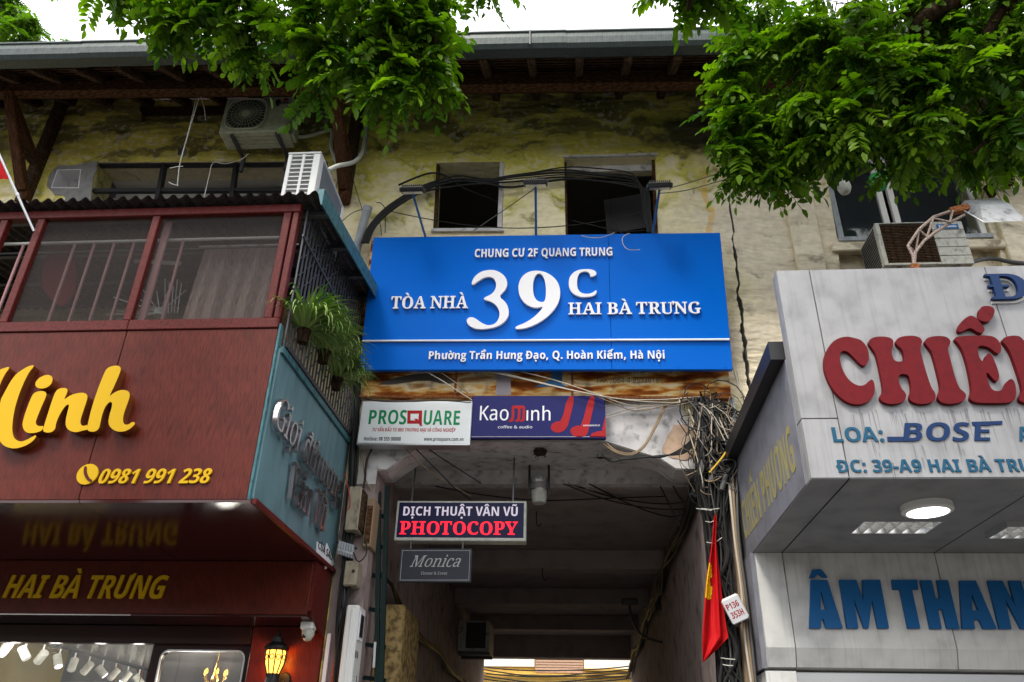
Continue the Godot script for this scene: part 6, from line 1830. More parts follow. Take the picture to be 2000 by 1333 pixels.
func build_tangle() -> void:
	# the knot of cables at the right hand corner of the passage, and the trunk that falls from it
	var r := RandomNumberGenerator.new()
	r.seed = 41
	var t := thing("cable_bundle", "thick trunk of black cables running down the right corner of the passage", "cable bundle", pz(1400, 1000, -7.1))
	for i in 66:
		var j := r.randf_range(-30, 26)
		var k := r.randf_range(-30, 26)
		var zz := -7.16 + r.randf() * 0.16
		wire(t, [[1378 + j * 0.8, 775 + r.randf() * 30, zz], [1388 + j, 860, zz], [1394 + k * 1.1, 930, zz + 0.02], [1398 + k * 0.8 + r.randf_range(-8, 8), 1000, zz], [1406 + j * 0.9, 1080, zz], [1414 + k * 0.9, 1170, zz], [1424 + j * 0.9, 1270, zz], [1432 + k, 1350, zz], [1440 + k, 1450, zz]], r.randf_range(0.006, 0.016), M.black_rubber if i % 5 else M.grey_rubber)
	for i in 5:
		var zz := -7.0 + r.randf() * 0.05
		wire(t, [[1420 + i * 5, 900, -7.05], [1428 + i * 3, 980, zz], [1436 + i * 2, 1060, zz], [1448 + i * 2, 1150, zz], [1456 + i * 3, 1250, zz], [1470 + i * 2, 1350, zz]], 0.012, [M.pale_cable, M.grey_rubber, M.tan_cable, M.black_rubber, M.grey_rubber][i])
	part(t, "conduit", tube_mesh(smooth_path([pz(1430, 975, -7.1), pz(1440, 1060, -7.1), pz(1450, 1180, -7.1), pz(1458, 1300, -7.1), pz(1464, 1400, -7.1)]), 0.035, 10), M.tan_cable)
	for q in [[1370, 994, 1405, 994], [1378, 1019, 1398, 1017], [1380, 1060, 1410, 1051], [1408, 1286, 1436, 1289], [1412, 1299, 1432, 1301], [1360, 994, 1390, 998]]:
		part(t, "wire_tie", tube_mesh([pz(q[0], q[1], -6.98), pz((q[0] + q[2]) / 2.0, q[1] + 2, -6.96), pz(q[2], q[3], -6.98)], 0.004, 4), M.cord_white)
	t = thing("cable_tangle", "knotted tangle of dark and pale cables at the right corner under the rusty board", "cable tangle", pz(1400, 830, -7.1))
	for i in 70:      # loose loops
		var cx := r.randf_range(1345, 1470)
		var cy := r.randf_range(775, 960)
		if cx < 1375 and cy > 900: cx += 40
		var c := pz(cx, cy, r.randf_range(-7.16, -6.98))
		var b := Basis(Vector3(r.randf_range(-1, 1), r.randf_range(-1, 1), r.randf_range(-0.3, 0.3)).normalized(), r.randf_range(-0.8, 0.8)) * Basis(Vector3.BACK, r.randf() * TAU)
		var rx := r.randf_range(0.05, 0.2)
		var pts := ring_path(c, rx, rx * r.randf_range(0.4, 1.3), b, 12, TAU * r.randf_range(0.4, 1.1))
		part(t, "cable", tube_mesh(pts, r.randf_range(0.003, 0.007), 5), [M.black_rubber, M.black_rubber, M.black_rubber, M.pale_cable, M.tan_cable, M.grey_rubber][i % 6])
	for i in 90:      # stray ends
		var a := Vector2(r.randf_range(1340, 1440), r.randf_range(770, 850))
		var e := a + Vector2(r.randf_range(-30, 85), r.randf_range(-15, 130))
		if e.x > 1490: e.x = 1490
		var m := (a + e) / 2 + Vector2(r.randf_range(-25, 25), r.randf_range(-5, 45))
		var z0 := r.randf_range(-7.14, -6.98)
		wire(t, [[a.x, a.y, z0], [lerpf(a.x, m.x, 0.6), lerpf(a.y, m.y, 0.6) - 6, z0 + 0.04], [m.x, m.y, z0 + 0.06], [e.x, e.y, z0]], r.randf_range(0.003, 0.0065), [M.pale_cable, M.black_rubber, M.tan_cable, M.grey_rubber, M.black_rubber][i % 5], "cable", 4)
	for q in [[[1432, 720, -7.1], [1445, 760, -7.05], [1462, 800, -7.05], [1466, 822, -7.05]], [[1440, 725, -7.1], [1452, 770, -7.04], [1475, 795, -7.04]], [[1345, 800, -7.1], [1362, 840, -7.05], [1382, 880, -7.04], [1400, 930, -7.04]], [[1390, 785, -7.05], [1410, 830, -7.0], [1430, 870, -7.0], [1450, 885, -7.02]], [[1500, 745, -7.1], [1480, 765, -7.05], [1468, 785, -7.05], [1462, 800, -7.05]]]:
		wire(t, q, 0.007, M.pale_cable)
	wire(t, [[1386, 924, -6.96], [1410, 896, -6.94], [1422, 880, -6.94], [1450, 862, -6.97]], 0.010, M.yellow_cable, "cable", 6)
	for i in 20:       # dark clotted middle
		var c := pz(1392 + r.randf_range(-22, 40), 785 + i * 10, -7.1)
		var pts := []
		for k in 14:
			pts.append(c + Vector3(r.randf_range(-0.13, 0.13), r.randf_range(-0.09, 0.09), r.randf_range(-0.04, 0.07)))
		part(t, "cable", tube_mesh(smooth_path(pts, 3), 0.009, 5), M.black_rubber)
	for i in 3:
		part(t, "splice_sleeve", tube_mesh([pz(1366 + i * 22, 930 + i * 14, -6.99), pz(1374 + i * 22, 900 + i * 14, -6.98)], 0.026, 8), M.grey_rubber)
	part(t, "anchor_bar", bar_mesh(pz(1430, 778, -7.12), pz(1436, 850, -7.12), 0.04, 0.04), M.pvc_grey)
	# coil
	t = thing("cable_coil", "coil of black cable hung on the trunk of cables", "cable", pz(1405, 890, -7.0))
	for i in 7:
		var b := Basis(Vector3.RIGHT, r.randf_range(-0.3, 0.3)) * Basis(Vector3.UP, r.randf_range(-0.4, 0.4))
		part(t, "turn", tube_mesh(ring_path(pz(1404 + r.randf_range(-4, 4), 893 + r.randf_range(-4, 4), -6.98), r.randf_range(0.13, 0.17), r.randf_range(0.15, 0.2), b, 22), 0.007, 5), M.black_rubber)
	# flag
	var z := -6.95
	var rows := [[1008, 1395, 1399], [1030, 1393, 1400], [1052, 1391, 1399], [1075, 1388, 1401], [1100, 1384, 1404], [1130, 1379, 1408], [1160, 1376, 1411], [1190, 1374, 1415], [1220, 1372, 1419], [1245, 1371, 1423], [1262, 1371, 1408], [1278, 1372, 1392], [1293, 1373, 1376]]
	t = thing("star_flag", "hanging red flag with part of a yellow star in the right corner of the passage", "flag", pz(1397, 1010, z))
	var fold := func(u: float, row: float) -> float: return 0.035 * sin(u * 9.5 + row * 0.25) * minf(1.0, row / 4.0) + 0.02 * sin(u * 21.0)
	var at := func(u: float, row: float) -> Vector3:
		var i := clampi(int(row), 0, rows.size() - 2)
		var q := row - i
		var y: float = lerpf(rows[i][0], rows[i + 1][0], q)
		var l: float = lerpf(rows[i][1], rows[i + 1][1], q)
		var rr: float = lerpf(rows[i][2], rows[i + 1][2], q)
		return pz(lerpf(l, rr, u), y, z) + Vector3(0, 0, fold.call(u, row))
	var s := nb(false)
	for i in (rows.size() - 1) * 2:
		for k in 16:
			quad(s, at.call(k / 16.0, i / 2.0), at.call((k + 1) / 16.0, i / 2.0), at.call((k + 1) / 16.0, (i + 1) / 2.0), at.call(k / 16.0, (i + 1) / 2.0))
	part(t, "cloth", done(s), M.flag_red)
	s = nb(false)
	var lift := Vector3(0, 0, 0.004)
	for i in 8:
		for k in 6:
			var rA := 4.1 + i * 0.28
			var rB := rA + 0.28
			var ua := 0.08 + 0.30 * sin(i * 0.55 + 0.3) * 0.6
			var w0 := 0.5 - 0.16 * absf(4.0 - i) / 4.0 - (0.16 if i == 3 or i == 4 else 0.0)
			quad(s, at.call(lerpf(0.02, w0, k / 6.0), rA) + lift, at.call(lerpf(0.02, w0, (k + 1) / 6.0), rA) + lift, at.call(lerpf(0.02, w0, (k + 1) / 6.0), rB) + lift, at.call(lerpf(0.02, w0, k / 6.0), rB) + lift)
	part(t, "star", done(s), M.flag_yellow)
	part(t, "pole", tube_mesh([pz(1399, 1000, z - 0.02), pz(1398, 1080, z - 0.03)], 0.008, 6), M.old_wood)
	# junction box with red marks
	var bx := Basis(Vector3.BACK, deg_to_rad(22)) * Basis(Vector3.UP, deg_to_rad(-18)) * Basis(Vector3.RIGHT, deg_to_rad(10))
	var c := pz(1436, 1190, -6.9)
	t = thing("junction_box", "tilted white junction box with red handwritten numbers on the cable trunk", "junction box", c)
	s = nb(); box(s, c, Vector3(0.15, 0.21, 0.09), bx, 0.016)
	part(t, "box", done(s), M.white_plastic)
	s = nb(); box(s, c + bx * Vector3(0.0, 0.0, 0.046), Vector3(0.135, 0.195, 0.006), bx, 0.003)
	part(t, "lid", done(s), M.sign_white)
	var bf := Transform3D(bx, c + bx * Vector3(0, 0, 0.0495))
	letters_at(t, "P136", "sansbold", [-0.055, 0.05, 0.012, 0.062], bf, 0.001, M.print_red, 0.0, false)
	letters_at(t, "353H", "sansbold", [-0.05, 0.055, -0.062, -0.01], bf, 0.001, M.print_red, 0.0, false)
	for k in 4:
		s = nb(); tube(s, [c + bx * Vector3(-0.05 + k * 0.034, -0.1, 0), c + bx * Vector3(-0.05 + k * 0.034, -0.125, 0)], 0.011, 8)
		part(t, "cable_gland", done(s), M.grey_rubber)

func build_meters() -> void:
	var t := thing("cream_meter_box", "old cream electricity meter box with open lid on the left passage corner", "meter box", pz(702, 1040, -7.1))
	part(t, "box", slab_mesh(-2.02, -1.90, pz(700, 1046, -7.15).y, pz(700, 962, -7.15).y, -7.19, -6.98, 0.008), M.meter_dirty)
	part(t, "lid", slab_mesh(-1.899, -1.885, pz(700, 1046, -7.15).y + 0.02, pz(700, 962, -7.15).y - 0.02, -7.18, -7.0, 0.003), M.grey_wood)
	t = thing("brown_meter_box", "brown stained wooden meter box behind the cream one on the passage corner", "meter box", pz(722, 1070, -7.2))
	part(t, "box", slab_mesh(-1.875, -1.80, pz(720, 1078, -7.3).y, pz(720, 985, -7.3).y, -7.42, -7.12, 0.008), M.tan_cable)
	part(t, "door", slab_mesh(-1.86, -1.81, pz(720, 1072, -7.3).y, pz(720, 1000, -7.3).y, -7.119, -7.11, 0.003), M.old_wood)
	t = thing("small_meter_box", "small dirty beige switch box below the insulators on the passage corner", "switch box", pz(702, 1145, -7.1))
	part(t, "box", slab_mesh(-1.985, -1.865, pz(702, 1148, -7.1).y, pz(702, 1100, -7.1).y, -7.19, -7.02, 0.01), M.meter_dirty)
	part(t, "knob", lathe_mesh(Vector3(-1.90, pz(702, 1120, -7.1).y, -7.02), [Vector2(0.014, 0), Vector2(0.012, 0.014), Vector2(0, 0.016)], 10, Basis(Vector3.RIGHT, PI / 2)), M.black_metal)
	# white meter cabinet
	var x0 := pz(668, 1260, -6.95).x
	var x1 := pz(694, 1260, -6.95).x
	var yt := pz(688, 1182, -6.95).y
	t = thing("white_meter_cabinet", "tall white plastic meter cabinet with small window on the left passage corner", "meter cabinet", Vector3(x0, 1.6, -7))
	part(t, "case", slab_mesh(x0, x1, 1.55, yt, -7.19, -6.95, 0.012), M.white_plastic)
	part(t, "rib", slab_mesh(x0 + 0.05, x0 + 0.075, 1.58, yt - 0.03, -6.949, -6.938, 0.004), M.white_plastic)
	part(t, "window_frame", slab_mesh(x1 + 0.001, x1 + 0.010, yt - 0.28, yt - 0.04, -7.13, -6.98, 0.003), M.sign_white)
	part(t, "window_pane", slab_mesh(x1 + 0.0105, x1 + 0.013, yt - 0.25, yt - 0.07, -7.11, -7.0), M.black_metal)
	part(t, "lock", slab_mesh(x1 + 0.001, x1 + 0.012, yt - 0.62, yt - 0.55, -7.08, -7.03, 0.003), M.aluminium)
	letters_at(t, "M 04", "sansbold", [6.97, 7.07, yt - 0.42, yt - 0.36], frame(Vector3(x1 + 0.001, 0, 0), Vector3(0, 0, -1)), 0.001, M.faded_ink, 0.0, false)
	# porcelain connectors
	t = thing("connector_rack", "rack of grey cable connectors beside the teal side board", "connectors", pz(676, 1075, -7.0))
	for i in 6:
		var c := pz(664 + i * 5.0, 1062 + i * 1.5, -7.02)
		var p := part(t, "connector", slab_mesh(c.x - 0.010, c.x + 0.010, c.y - 0.10, c.y + 0.02, -7.05, -7.0, 0.004), M.pvc_grey)
		part(p, "clamp", slab_mesh(c.x - 0.012, c.x + 0.012, c.y - 0.07, c.y - 0.055, -7.055, -6.995), M.aluminium)
	part(t, "rail", bar_mesh(pz(658, 1060, -7.07), pz(696, 1072, -7.07), 0.03, 0.02), M.black_metal)
	t = thing("corner_cables", "black cables running down between the teal side board and the meter boxes", "cable bundle", pz(680, 1000, -7.1))
	var r := RandomNumberGenerator.new()
	r.seed = 12
	for i in 22:
		var j := r.randf_range(-9, 9)
		var zz := -7.17 + r.randf() * 0.1
		wire(t, [[700 + j, 650, zz], [697 + j, 760, zz], [692 + r.randf_range(-8, 8), 870, zz], [686 + r.randf_range(-9, 9), 960, zz], [679 + r.randf_range(-10, 12), 1050, zz], [672 + r.randf_range(-8, 14), 1130, zz], [661 + r.randf_range(-4, 9), 1230, zz], [655 + r.randf_range(-4, 10), 1340, zz], [652 + r.randf_range(-4, 10), 1430, zz]], r.randf_range(0.006, 0.014), M.black_rubber if i % 4 else M.grey_rubber)
	wire(t, [[672, 925, -6.98], [678, 945, -6.97], [684, 985, -6.97], [676, 998, -6.97]], 0.004, M.red_cable)
	wire(t, [[690, 1080, -7.0], [700, 1098, -6.96], [716, 1080, -6.98], [712, 1050, -7.0]], 0.006, M.black_rubber)
	wire(t, [[708, 870, -7.1], [712, 930, -7.15], [725, 960, -7.2], [738, 990, -7.3], [755, 1000, -7.4]], 0.006, M.tan_cable)
	wire(t, [[730, 870, -7.12], [716, 900, -7.12], [712, 940, -7.14], [706, 965, -7.1]], 0.012, M.twig)
	# folding iron gate standing open against the left side
	t = thing("iron_gate", "dark green iron gate frame folded back at the left of the passage", "gate", Vector3(-1.75, 0, -7.4))
	for q in [[740, 962, 735, 1420], [756, 950, 742, 1420]]:
		part(t, "post", bar_mesh(pz(q[0], q[1], -7.36), pz(q[2], q[3], -7.36), 0.045, 0.04, Vector3.RIGHT), M.gate_green)
	for y in [1010, 1070, 1128, 1195, 1265, 1330]:
		part(t, "cross_bar", bar_mesh(pz(708, y - 6, -7.45), pz(752, y, -7.37), 0.03, 0.035), M.gate_green)
	for q in [[1140, 1188], [1205, 1258], [1272, 1326]]:
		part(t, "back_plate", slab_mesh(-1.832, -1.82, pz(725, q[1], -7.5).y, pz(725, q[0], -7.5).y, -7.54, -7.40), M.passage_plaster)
	part(t, "bolt", bar_mesh(pz(733, 1255, -7.30), pz(730, 1305, -7.30), 0.02, 0.02), M.aluminium)

func build_passage_things() -> void:
	# bulkhead lamp under the lintel
	var c := pz(1053, 945, -7.85)
	var t := thing("passage_lamp", "unlit glass jar lamp with metal cap hanging under the passage beam", "lamp", c)
	part(t, "cap", lathe_mesh(c + Vector3(0, 0.02, 0), [Vector2(0, 0.04), Vector2(0.085, 0.04), Vector2(0.09, 0.0), Vector2(0.085, -0.02), Vector2(0, -0.02)], 16), M.aluminium)
	part(t, "holder", lathe_mesh(c, [Vector2(0.082, 0), Vector2(0.086, -0.07), Vector2(0.08, -0.08)], 16), M.reflector)
	part(t, "shade", lathe_mesh(c + Vector3(0, -0.08, 0), [Vector2(0.08, 0.0), Vector2(0.078, -0.05), Vector2(0.07, -0.12), Vector2(0.06, -0.13), Vector2(0, -0.13)], 16), M.old_plastic)
	for sd in [-1, 1]:
		part(t, "strap", slab_mesh(c.x + sd * 0.1 - 0.012, c.x + sd * 0.1 + 0.012, c.y - 0.12, 4.47, c.z - 0.01, c.z + 0.01), M.black_metal)
	# condenser on the left wall inside
	t = thing("passage_air_conditioner", "dark air conditioner condenser fixed to the left wall inside the passage", "air conditioner", Vector3(-1.7, 3.0, -12))
	var a := pxx(912, 1195, -1.55)
	var z0 := pyy(950, 1215, 3.62).z
	z0 = -13.6
	var yt := pz(930, 1213, z0).y
	var yb := pz(930, 1272, z0).y
	var xl := pz(908, 1240, z0).x
	var xr := pz(956, 1240, z0).x
	part(t, "casing", slab_mesh(-1.83, xr, yb, yt, z0 - 0.8, z0, 0.01), M.ac_old)
	part(t, "side_grille", slab_mesh(maxf(xl, -1.82) + 0.02, xr - 0.06, yb + 0.04, yt - 0.03, z0 + 0.001, z0 + 0.006), M.ac_dark)
	for i in 9:
		var y := lerpf(yb + 0.06, yt - 0.05, i / 8.0)
		part(t, "slat", slab_mesh(maxf(xl, -1.82) + 0.02, xr - 0.06, y, y + 0.012, z0 + 0.006, z0 + 0.012), M.black_metal)
	part(t, "bracket", slab_mesh(-1.83, xr, yb - 0.05, yb - 0.001, z0 - 0.2, z0 - 0.15), M.iron_bar)
	part(t, "bracket", slab_mesh(-1.83, xr, yb - 0.05, yb - 0.001, z0 - 0.65, z0 - 0.6), M.iron_bar)
	# cables along the passage walls
	t = thing("passage_wall_cables", "black cables sagging along the right wall of the passage", "cable bundle", Vector3(1.2, 4, -10))
	var r := RandomNumberGenerator.new()
	r.seed = 3
	for i in 12:
		var pts := []
		for k in 13:
			var z := -7.3 - k * 0.88
			var y := 4.12 - 0.035 * k - 0.16 * absf(sin(k * 0.9 + i * 0.1)) + r.randf_range(-0.05, 0.05)
			pts.append(Vector3(1.21 - r.randf() * 0.07, y, z))
		part(t, "cable", tube_mesh(smooth_path(pts, 2), r.randf_range(0.008, 0.02), 5), M.black_rubber)
	t = thing("passage_wall_cables", "black cables along the left wall of the passage past the stone pillar", "cable bundle", Vector3(-1.8, 3.5, -10))
	for i in 7:
		var pts := []
		for k in 11:
			var z := -8.4 - k * 0.95
			pts.append(Vector3(-1.79 + r.randf() * 0.05, 3.18 - 0.02 * k - 0.10 * absf(sin(k * 1.1)) + r.randf_range(-0.04, 0.04), z))
		pts.push_front(Vector3(-1.7, 3.22, -7.7))
		pts.push_front(Vector3(-1.80, 3.3, -7.5))
		part(t, "cable", tube_mesh(smooth_path(pts, 2), r.randf_range(0.008, 0.018), 5), M.black_rubber)
	t = thing("passage_ceiling_wires", "loose dark wires strung under the passage ceiling", "cable", Vector3(0.5, 4.2, -8.6))
	for q in [[[1100, 945, -8.0], [1180, 975, -8.2], [1260, 992, -8.4], [1330, 995, -8.3], [1390, 985, -7.6]], [[1110, 944, -8.0], [1200, 972, -8.3], [1300, 985, -8.3], [1385, 970, -7.5]], [[850, 950, -7.9], [950, 968, -8.1], [1060, 978, -8.2], [1180, 974, -8.3], [1300, 970, -8.2]], [[1150, 945, -8.0], [1230, 985, -8.4], [1310, 1010, -8.4], [1375, 990, -7.7]], [[1290, 950, -7.9], [1310, 990, -7.9], [1330, 1030, -7.9]], [[1315, 950, -7.9], [1330, 975, -7.8], [1350, 990, -7.7]]]:
		wire(t, q, 0.008, M.black_rubber)
	var cc := pz(1230, 1180, -11.5)
	t = thing("passage_camera", "small dark camera on a bent arm on the right wall of the passage", "camera", cc)
	part(t, "body", tube_mesh([cc + Vector3(-0.10, 0.02, 0.05), cc + Vector3(0.1, 0.03, -0.02)], 0.05, 10), M.grey_rubber)
	part(t, "arm", tube_mesh(smooth_path([cc, cc + Vector3(0.02, -0.2, 0), cc + Vector3(0.15, -0.42, 0), Vector3(1.24, cc.y - 0.5, cc.z)]), 0.018, 6), M.black_metal)
	part(t, "plate", slab_mesh(1.215, 1.245, cc.y - 0.1, cc.y + 0.32, cc.z - 0.1, cc.z + 0.1), M.black_metal)

# ------------------------------------------------------------------ trees
var fronds := []
func frond_mesh(seed_: int) -> ArrayMesh:
	# a drooping pinnate leaf along +x, about 0.3 m long
	var r := RandomNumberGenerator.new()
	r.seed = seed_
	var s := nb(false)
	var n := 6
	var length := 0.30
	var at := func(q: float) -> Vector3: return Vector3(length * q, -0.10 * q * q, 0)
	s.set_color(Color(0.09, 0.10, 0.02))
	for k in 4:
		var a: Vector3 = at.call(k / 4.0)
		var b: Vector3 = at.call((k + 1) / 4.0)
		quad(s, a + Vector3(0, 0, -0.002), a + Vector3(0, 0, 0.002), b + Vector3(0, 0, 0.002), b + Vector3(0, 0, -0.002))
	var spots := []
	for i in n:
		for sd in [-1.0, 1.0]:
			spots.append([0.2 + 0.75 * (i + 0.25 * sd * 0.5) / n, sd])
	spots.append([1.0, 0.0])
	for e in spots:
		var p: Vector3 = at.call(e[0])
		var sd: float = e[1]
		var len_ := r.randf_range(0.068, 0.10) * (1.0 if sd != 0.0 else 1.15)
		var d := Vector3(0.42, -0.18 - r.randf() * 0.45, sd).normalized() if sd != 0.0 else Vector3(1, -0.5, 0).normalized()
		var side := d.cross(Vector3(0, 1, r.randf_range(-0.25, 0.25))).normalized()
		var up := side.cross(d)
		var wd := len_ * r.randf_range(0.20, 0.26)
		var g := r.randf_range(0.75, 1.2)
		s.set_color(Color(g, g, g))
		var m1 := p + d * len_ * 0.40 - up * 0.004
		var tip := p + d * len_ - up * 0.012
		var lq := m1 + side * wd + up * 0.010
		var rq := m1 - side * wd + up * 0.010
		var m2 := p + d * len_ * 0.75 - up * 0.007
		var l2 := m2 + side * wd * 0.72 + up * 0.006
		var r2 := m2 - side * wd * 0.72 + up * 0.006
		tri(s, p, lq, m1); tri(s, p, m1, rq)
		quad(s, lq, l2, m2, m1); quad(s, m1, m2, r2, rq)
		tri(s, l2, tip, m2); tri(s, m2, tip, r2)
	return done(s)

# blobs: [centre, radii, number of fronds]; the crown is many leaves on twigs inside these masses
func crown(t: Node3D, blobs: Array, seed_: int, scale_: float, dark: Color, light: Color, thin := 0.32) -> void:
	var r := RandomNumberGenerator.new()
	r.seed = seed_
	var per := [[], [], []]
	var twigs := nb()
	for e in blobs:
		var c: Vector3 = e[0]
		var rad: Vector3 = e[1]
		var n: int = e[2]
		var sprays := maxi(3, int(n * thin / 8))
		for i in sprays:
			var d := Vector3(r.randfn(), r.randfn(), r.randfn()).normalized()
			var q := pow(r.randf(), 0.42)
			var p := c + Vector3(d.x * rad.x, d.y * rad.y, d.z * rad.z) * q
			var out := (Vector3(d.x, d.y * 0.4 - 0.5, d.z) + Vector3(r.randf_range(-0.5, 0.5), 0, r.randf_range(-0.5, 0.5))).normalized()
			var base := p - out * 0.30 * scale_ + Vector3(0, 0.06, 0)
			tube(twigs, [base, base.lerp(p, 0.5) + Vector3(0, 0.02, 0), p], 0.006, 4, 0.003)
			for k in 8:
				var a := r.randf() * TAU
				var dir := (out * r.randf_range(0.2, 1.0) + Vector3(cos(a), r.randf_range(-0.55, 0.25), sin(a)) * 0.9).normalized()
				var x := dir
				var y := (Vector3.UP + Vector3(r.randf_range(-0.5, 0.5), 0, r.randf_range(-0.5, 0.5))).normalized()
				var z := x.cross(y).normalized()
				y = z.cross(x)
				var sc := scale_ * r.randf_range(0.5, 1.4)
				var o := base.lerp(p, r.randf_range(0.2, 1.0))
				var col := dark.lerp(light, clampf(r.randf() * 0.8 + 0.1 * r.randfn(), 0.0, 1.0))
				per[r.randi() % 3].append([Transform3D(Basis(x * sc, y * sc, z * sc), o), col])
	for v in 3:
		var mm := MultiMesh.new()
		mm.transform_format = MultiMesh.TRANSFORM_3D
		mm.use_colors = true
		mm.mesh = fronds[v]
		mm.instance_count = per[v].size()
		for i in per[v].size():
			mm.set_instance_transform(i, per[v][i][0])
			mm.set_instance_color(i, per[v][i][1])
		var o := MultiMeshInstance3D.new()
		o.name = "crown"
		o.multimesh = mm
		o.material_override = M.tree_leaf
		t.add_child(o, true)
		o.global_transform = Transform3D.IDENTITY
		bits(o)
	bits(part(t, "twigs", done(twigs), M.twig))
func limb(t: Node3D, pts: Array, r0: float, r1: float, called := "branch", m: Material = null) -> void:
	part(t, called, tube_mesh(smooth_path(pts, 4), r0 * 1.15, 9, r1 * 1.3), m if m else M.tree_bark)

func build_trees() -> void:
	for v in 3:
		fronds.append(frond_mesh(50 + v))
	var dark := Color(0.040, 0.11, 0.012)
	var light := Color(0.26, 0.43, 0.025)
	# ---- right hand tree: its crown hangs in front of the eave and the right window
	var t := thing("street_tree", "broad street tree whose dense crown hangs before the right of the old building", "tree", Vector3(5.6, 0.13, -3.2))
	limb(t, [Vector3(5.6, 0.1, -3.2), Vector3(5.5, 2.5, -3.3), Vector3(5.2, 4.8, -3.5), Vector3(4.6, 6.8, -4.0), Vector3(4.2, 8.4, -4.4)], 0.24, 0.12, "trunk")
	var hub := Vector3(4.4, 7.6, -4.2)
	var bl := []
	var add := func(px: float, py: float, z: float, rpx: float, n: int) -> void:
		var c := pz(px, py, z)
		var r: float = absf(pz(px + rpx, py, z).x - c.x)
		bl.append([c, Vector3(r, r * 0.8, r * 0.9), n])
	for q in [[1490, 60, -5.1, 70, 170], [1440, 130, -5.15, 55, 130], [1450, 215, -5.2, 55, 120], [1470, 290, -5.3, 50, 110], [1425, 170, -5.2, 40, 70], [1560, 120, -5.0, 90, 240], [1560, 230, -5.1, 90, 230], [1570, 310, -5.2, 75, 150], [1660, 60, -4.8, 100, 260], [1680, 170, -4.9, 100, 260], [1680, 270, -5.0, 90, 220], [1660, 340, -5.3, 60, 90], [1790, 80, -4.8, 110, 270], [1800, 200, -4.9, 100, 240], [1800, 290, -5.0, 85, 190], [1760, 360, -5.4, 60, 70], [1910, 60, -4.7, 110, 250], [1920, 170, -4.8, 100, 230], [1930, 270, -5.0, 90, 180], [1880, 330, -5.3, 70, 90], [2040, 120, -4.7, 120, 220], [2050, 260, -4.8, 110, 180], [1545, 370, -5.4, 35, 45], [1450, 330, -5.3, 26, 36], [1415, 285, -5.3, 28, 50], [1425, 335, -5.3, 26, 44], [1500, 385, -5.4, 26, 30], [1405, 240, -5.3, 26, 44], [1440, 370, -5.35, 22, 30]]:
		add.call(q[0] + 12, q[1] - 28, q[2], q[3] * 0.95, q[4])
	# the crown goes on above and beside the picture
	for q in [[Vector3(3.0, 9.9, -4.2), 0.8, 140], [Vector3(4.2, 9.9, -4.2), 1.1, 220], [Vector3(5.6, 9.2, -4.0), 1.2, 240], [Vector3(6.4, 8.0, -4.2), 1.0, 160], [Vector3(4.8, 9.6, -2.6), 1.2, 120]]:
		bl.append([q[0], Vector3(q[1], q[1] * 0.7, q[1]), q[2]])
	crown(t, bl, 101, 0.92, dark, light, 0.40)
	limb(t, [hub, pz(1830, 20, -4.6), pz(1790, 80, -4.8), pz(1745, 150, -4.95)], 0.075, 0.035)
	limb(t, [pz(1830, 20, -4.6), pz(1700, 40, -4.8), pz(1600, 70, -5.0), pz(1500, 90, -5.1)], 0.04, 0.012)
	limb(t, [pz(1745, 150, -4.95), pz(1680, 210, -5.05), pz(1600, 260, -5.1), pz(1500, 300, -5.25)], 0.03, 0.008)
	limb(t, [pz(1790, 80, -4.8), pz(1775, 180, -4.95), pz(1772, 280, -5.1), pz(1765, 350, -5.3)], 0.03, 0.006)
	limb(t, [hub, pz(1950, 30, -4.6), pz(1935, 130, -4.75), pz(1960, 230, -4.9), pz(1900, 300, -5.0)], 0.05, 0.008)
	limb(t, [pz(1700, 40, -4.8), pz(1690, 90, -4.9), pz(1665, 140, -4.95), pz(1620, 180, -5.05)], 0.025, 0.006)
	limb(t, [hub, Vector3(3.4, 8.8, -3.6), Vector3(2.6, 9.2, -3.4)], 0.06, 0.02)
	limb(t, [hub, Vector3(5.4, 9.0, -3.6), Vector3(6.2, 9.3, -3.2)], 0.06, 0.02)
	# ---- tree whose boughs reach in over the left of the eave
	t = thing("street_tree", "street tree whose leafy bough hangs over the gutter above the left air conditioner", "tree", Vector3(-4.4, 0.13, -2.9))
	limb(t, [Vector3(-4.6, 0.1, -2.7), Vector3(-4.6, 3.0, -2.6), Vector3(-4.3, 5.6, -2.7), Vector3(-3.6, 8.2, -3.2), Vector3(-2.9, 10.2, -3.9)], 0.24, 0.12, "trunk")
	bl.clear()
	for q in [[330, 20, -4.9, 55, 110], [290, 5, -4.9, 40, 60], [240, 0, -4.8, 40, 60], [195, 2, -4.8, 22, 24], [390, 45, -4.9, 65, 160], [355, 75, -4.95, 35, 50], [470, 45, -4.9, 75, 190], [480, 100, -5.0, 55, 110], [545, 55, -4.9, 60, 130], [640, 40, -4.8, 85, 230], [640, 120, -4.9, 70, 170], [620, 170, -5.0, 45, 80], [720, 60, -4.8, 90, 250], [740, 140, -4.9, 75, 190], [790, 180, -4.95, 60, 120], [800, 60, -4.8, 70, 170], [845, 110, -4.9, 50, 110], [860, 155, -4.95, 40, 70], [770, 205, -5.0, 30, 36], [850, 30, -4.8, 45, 90], [845, 195, -5.0, 30, 36], [955, -4, -4.6, 28, 28]]:
		add.call(q[0] - 6, q[1] - 22, q[2], q[3] * 0.95, q[4])
	for q in [[Vector3(-2.6, 10.1, -4.0), 0.9, 160], [Vector3(-3.6, 10.0, -3.6), 1.0, 180], [Vector3(-4.6, 9.2, -3.0), 1.1, 100]]:
		bl.append([q[0], Vector3(q[1], q[1] * 0.6, q[1]), q[2]])
	crown(t, bl, 202, 1.0, dark, light, 0.38)
	var h2 := Vector3(-2.9, 9.6, -3.8)
	limb(t, [h2, pz(700, -60, -4.6), pz(705, 30, -4.8), pz(720, 100, -4.9), pz(760, 170, -4.95)], 0.05, 0.008)
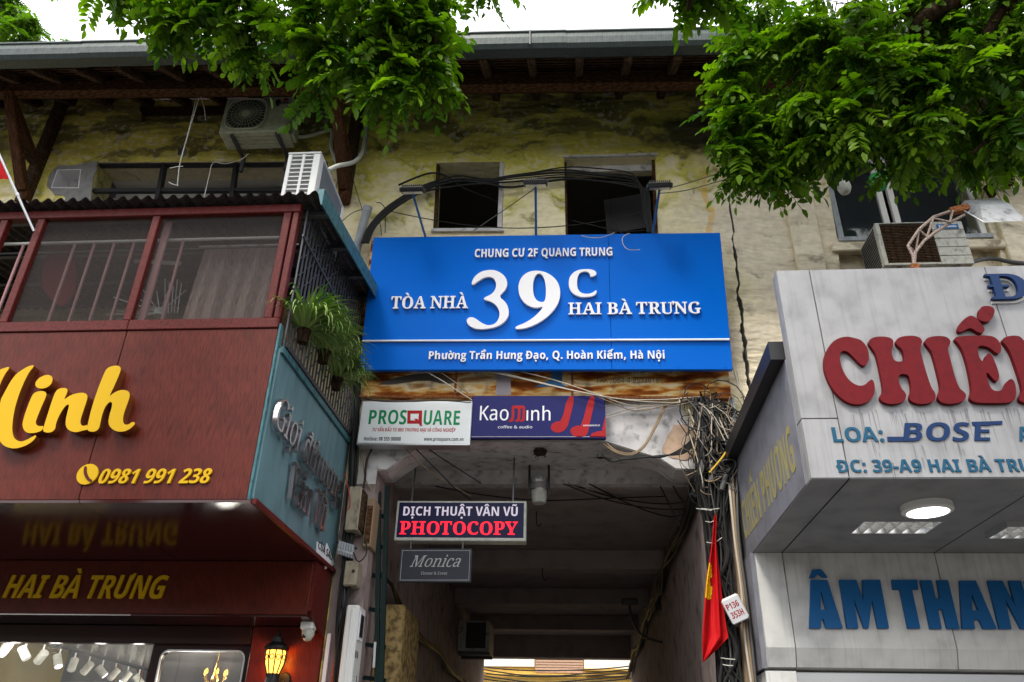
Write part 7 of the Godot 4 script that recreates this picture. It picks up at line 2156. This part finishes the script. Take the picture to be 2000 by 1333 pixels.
	limb(t, [h2, pz(520, -50, -4.7), pz(450, 10, -4.85), pz(380, 40, -4.9), pz(310, 30, -4.9)], 0.05, 0.008)
	limb(t, [pz(700, -60, -4.6), pz(790, 0, -4.75), pz(840, 70, -4.85), pz(865, 140, -4.95)], 0.03, 0.006)
	limb(t, [pz(520, -50, -4.7), pz(600, 20, -4.8), pz(635, 110, -4.9)], 0.03, 0.006)
	# ---- a twig of another tree at the top middle
	t = thing("street_tree", "overhead street tree showing only a few leaf tips against the open sky", "tree", Vector3(2.3, 0.0, 2.4))
	limb(t, [Vector3(2.3, 0, 2.4), Vector3(2.3, 3.5, 2.3), Vector3(2.1, 6.4, 1.4), Vector3(1.9, 8.6, -0.6), Vector3(1.7, 9.4, -2.6)], 0.22, 0.08, "trunk")
	bl.clear()
	for q in [[1345, -22, -4.3, 40, 40], [1300, -34, -4.3, 24, 24], [1398, -26, -4.3, 26, 24]]:
		add.call(q[0], q[1], q[2], q[3], q[4])
	for q in [[Vector3(1.7, 9.5, -2.8), 0.9, 160], [Vector3(1.5, 9.6, -1.4), 1.0, 160]]:
		bl.append([q[0], Vector3(q[1], q[1] * 0.6, q[1]), q[2]])
	crown(t, bl, 303, 1.05, dark, light)
	limb(t, [Vector3(1.7, 9.4, -2.6), pz(1360, -60, -4.0), pz(1350, 5, -4.3)], 0.03, 0.006)
	# ---- bright tree behind the roof on the far left
	t = thing("distant_tree", "bright green tree rising behind the roof at the far corner", "tree", Vector3(-12.0, 0, -13.0))
	bl.clear()
	for q in [[20, 30, -12.5, 55, 230], [60, 75, -12.5, 50, 170], [-40, 60, -12.6, 70, 220], [10, 90, -12.4, 60, 200], [-20, -20, -12.5, 60, 170], [105, 92, -12.4, 20, 20]]:
		add.call(q[0], q[1], q[2], q[3], q[4])
	var tb: Vector3 = bl[0][0]
	limb(t, [Vector3(tb.x, 0, tb.z), Vector3(tb.x + 0.2, 8, tb.z), Vector3(tb.x, tb.y - 1.0, tb.z), tb], 0.25, 0.05, "trunk")
	crown(t, bl, 404, 1.15, Color(0.08, 0.17, 0.02), Color(0.20, 0.36, 0.03), 0.8)
	limb(t, [Vector3(tb.x, tb.y - 1.0, tb.z), bl[1][0]], 0.06, 0.01)
	limb(t, [Vector3(tb.x, tb.y - 1.0, tb.z), bl[2][0]], 0.06, 0.01)
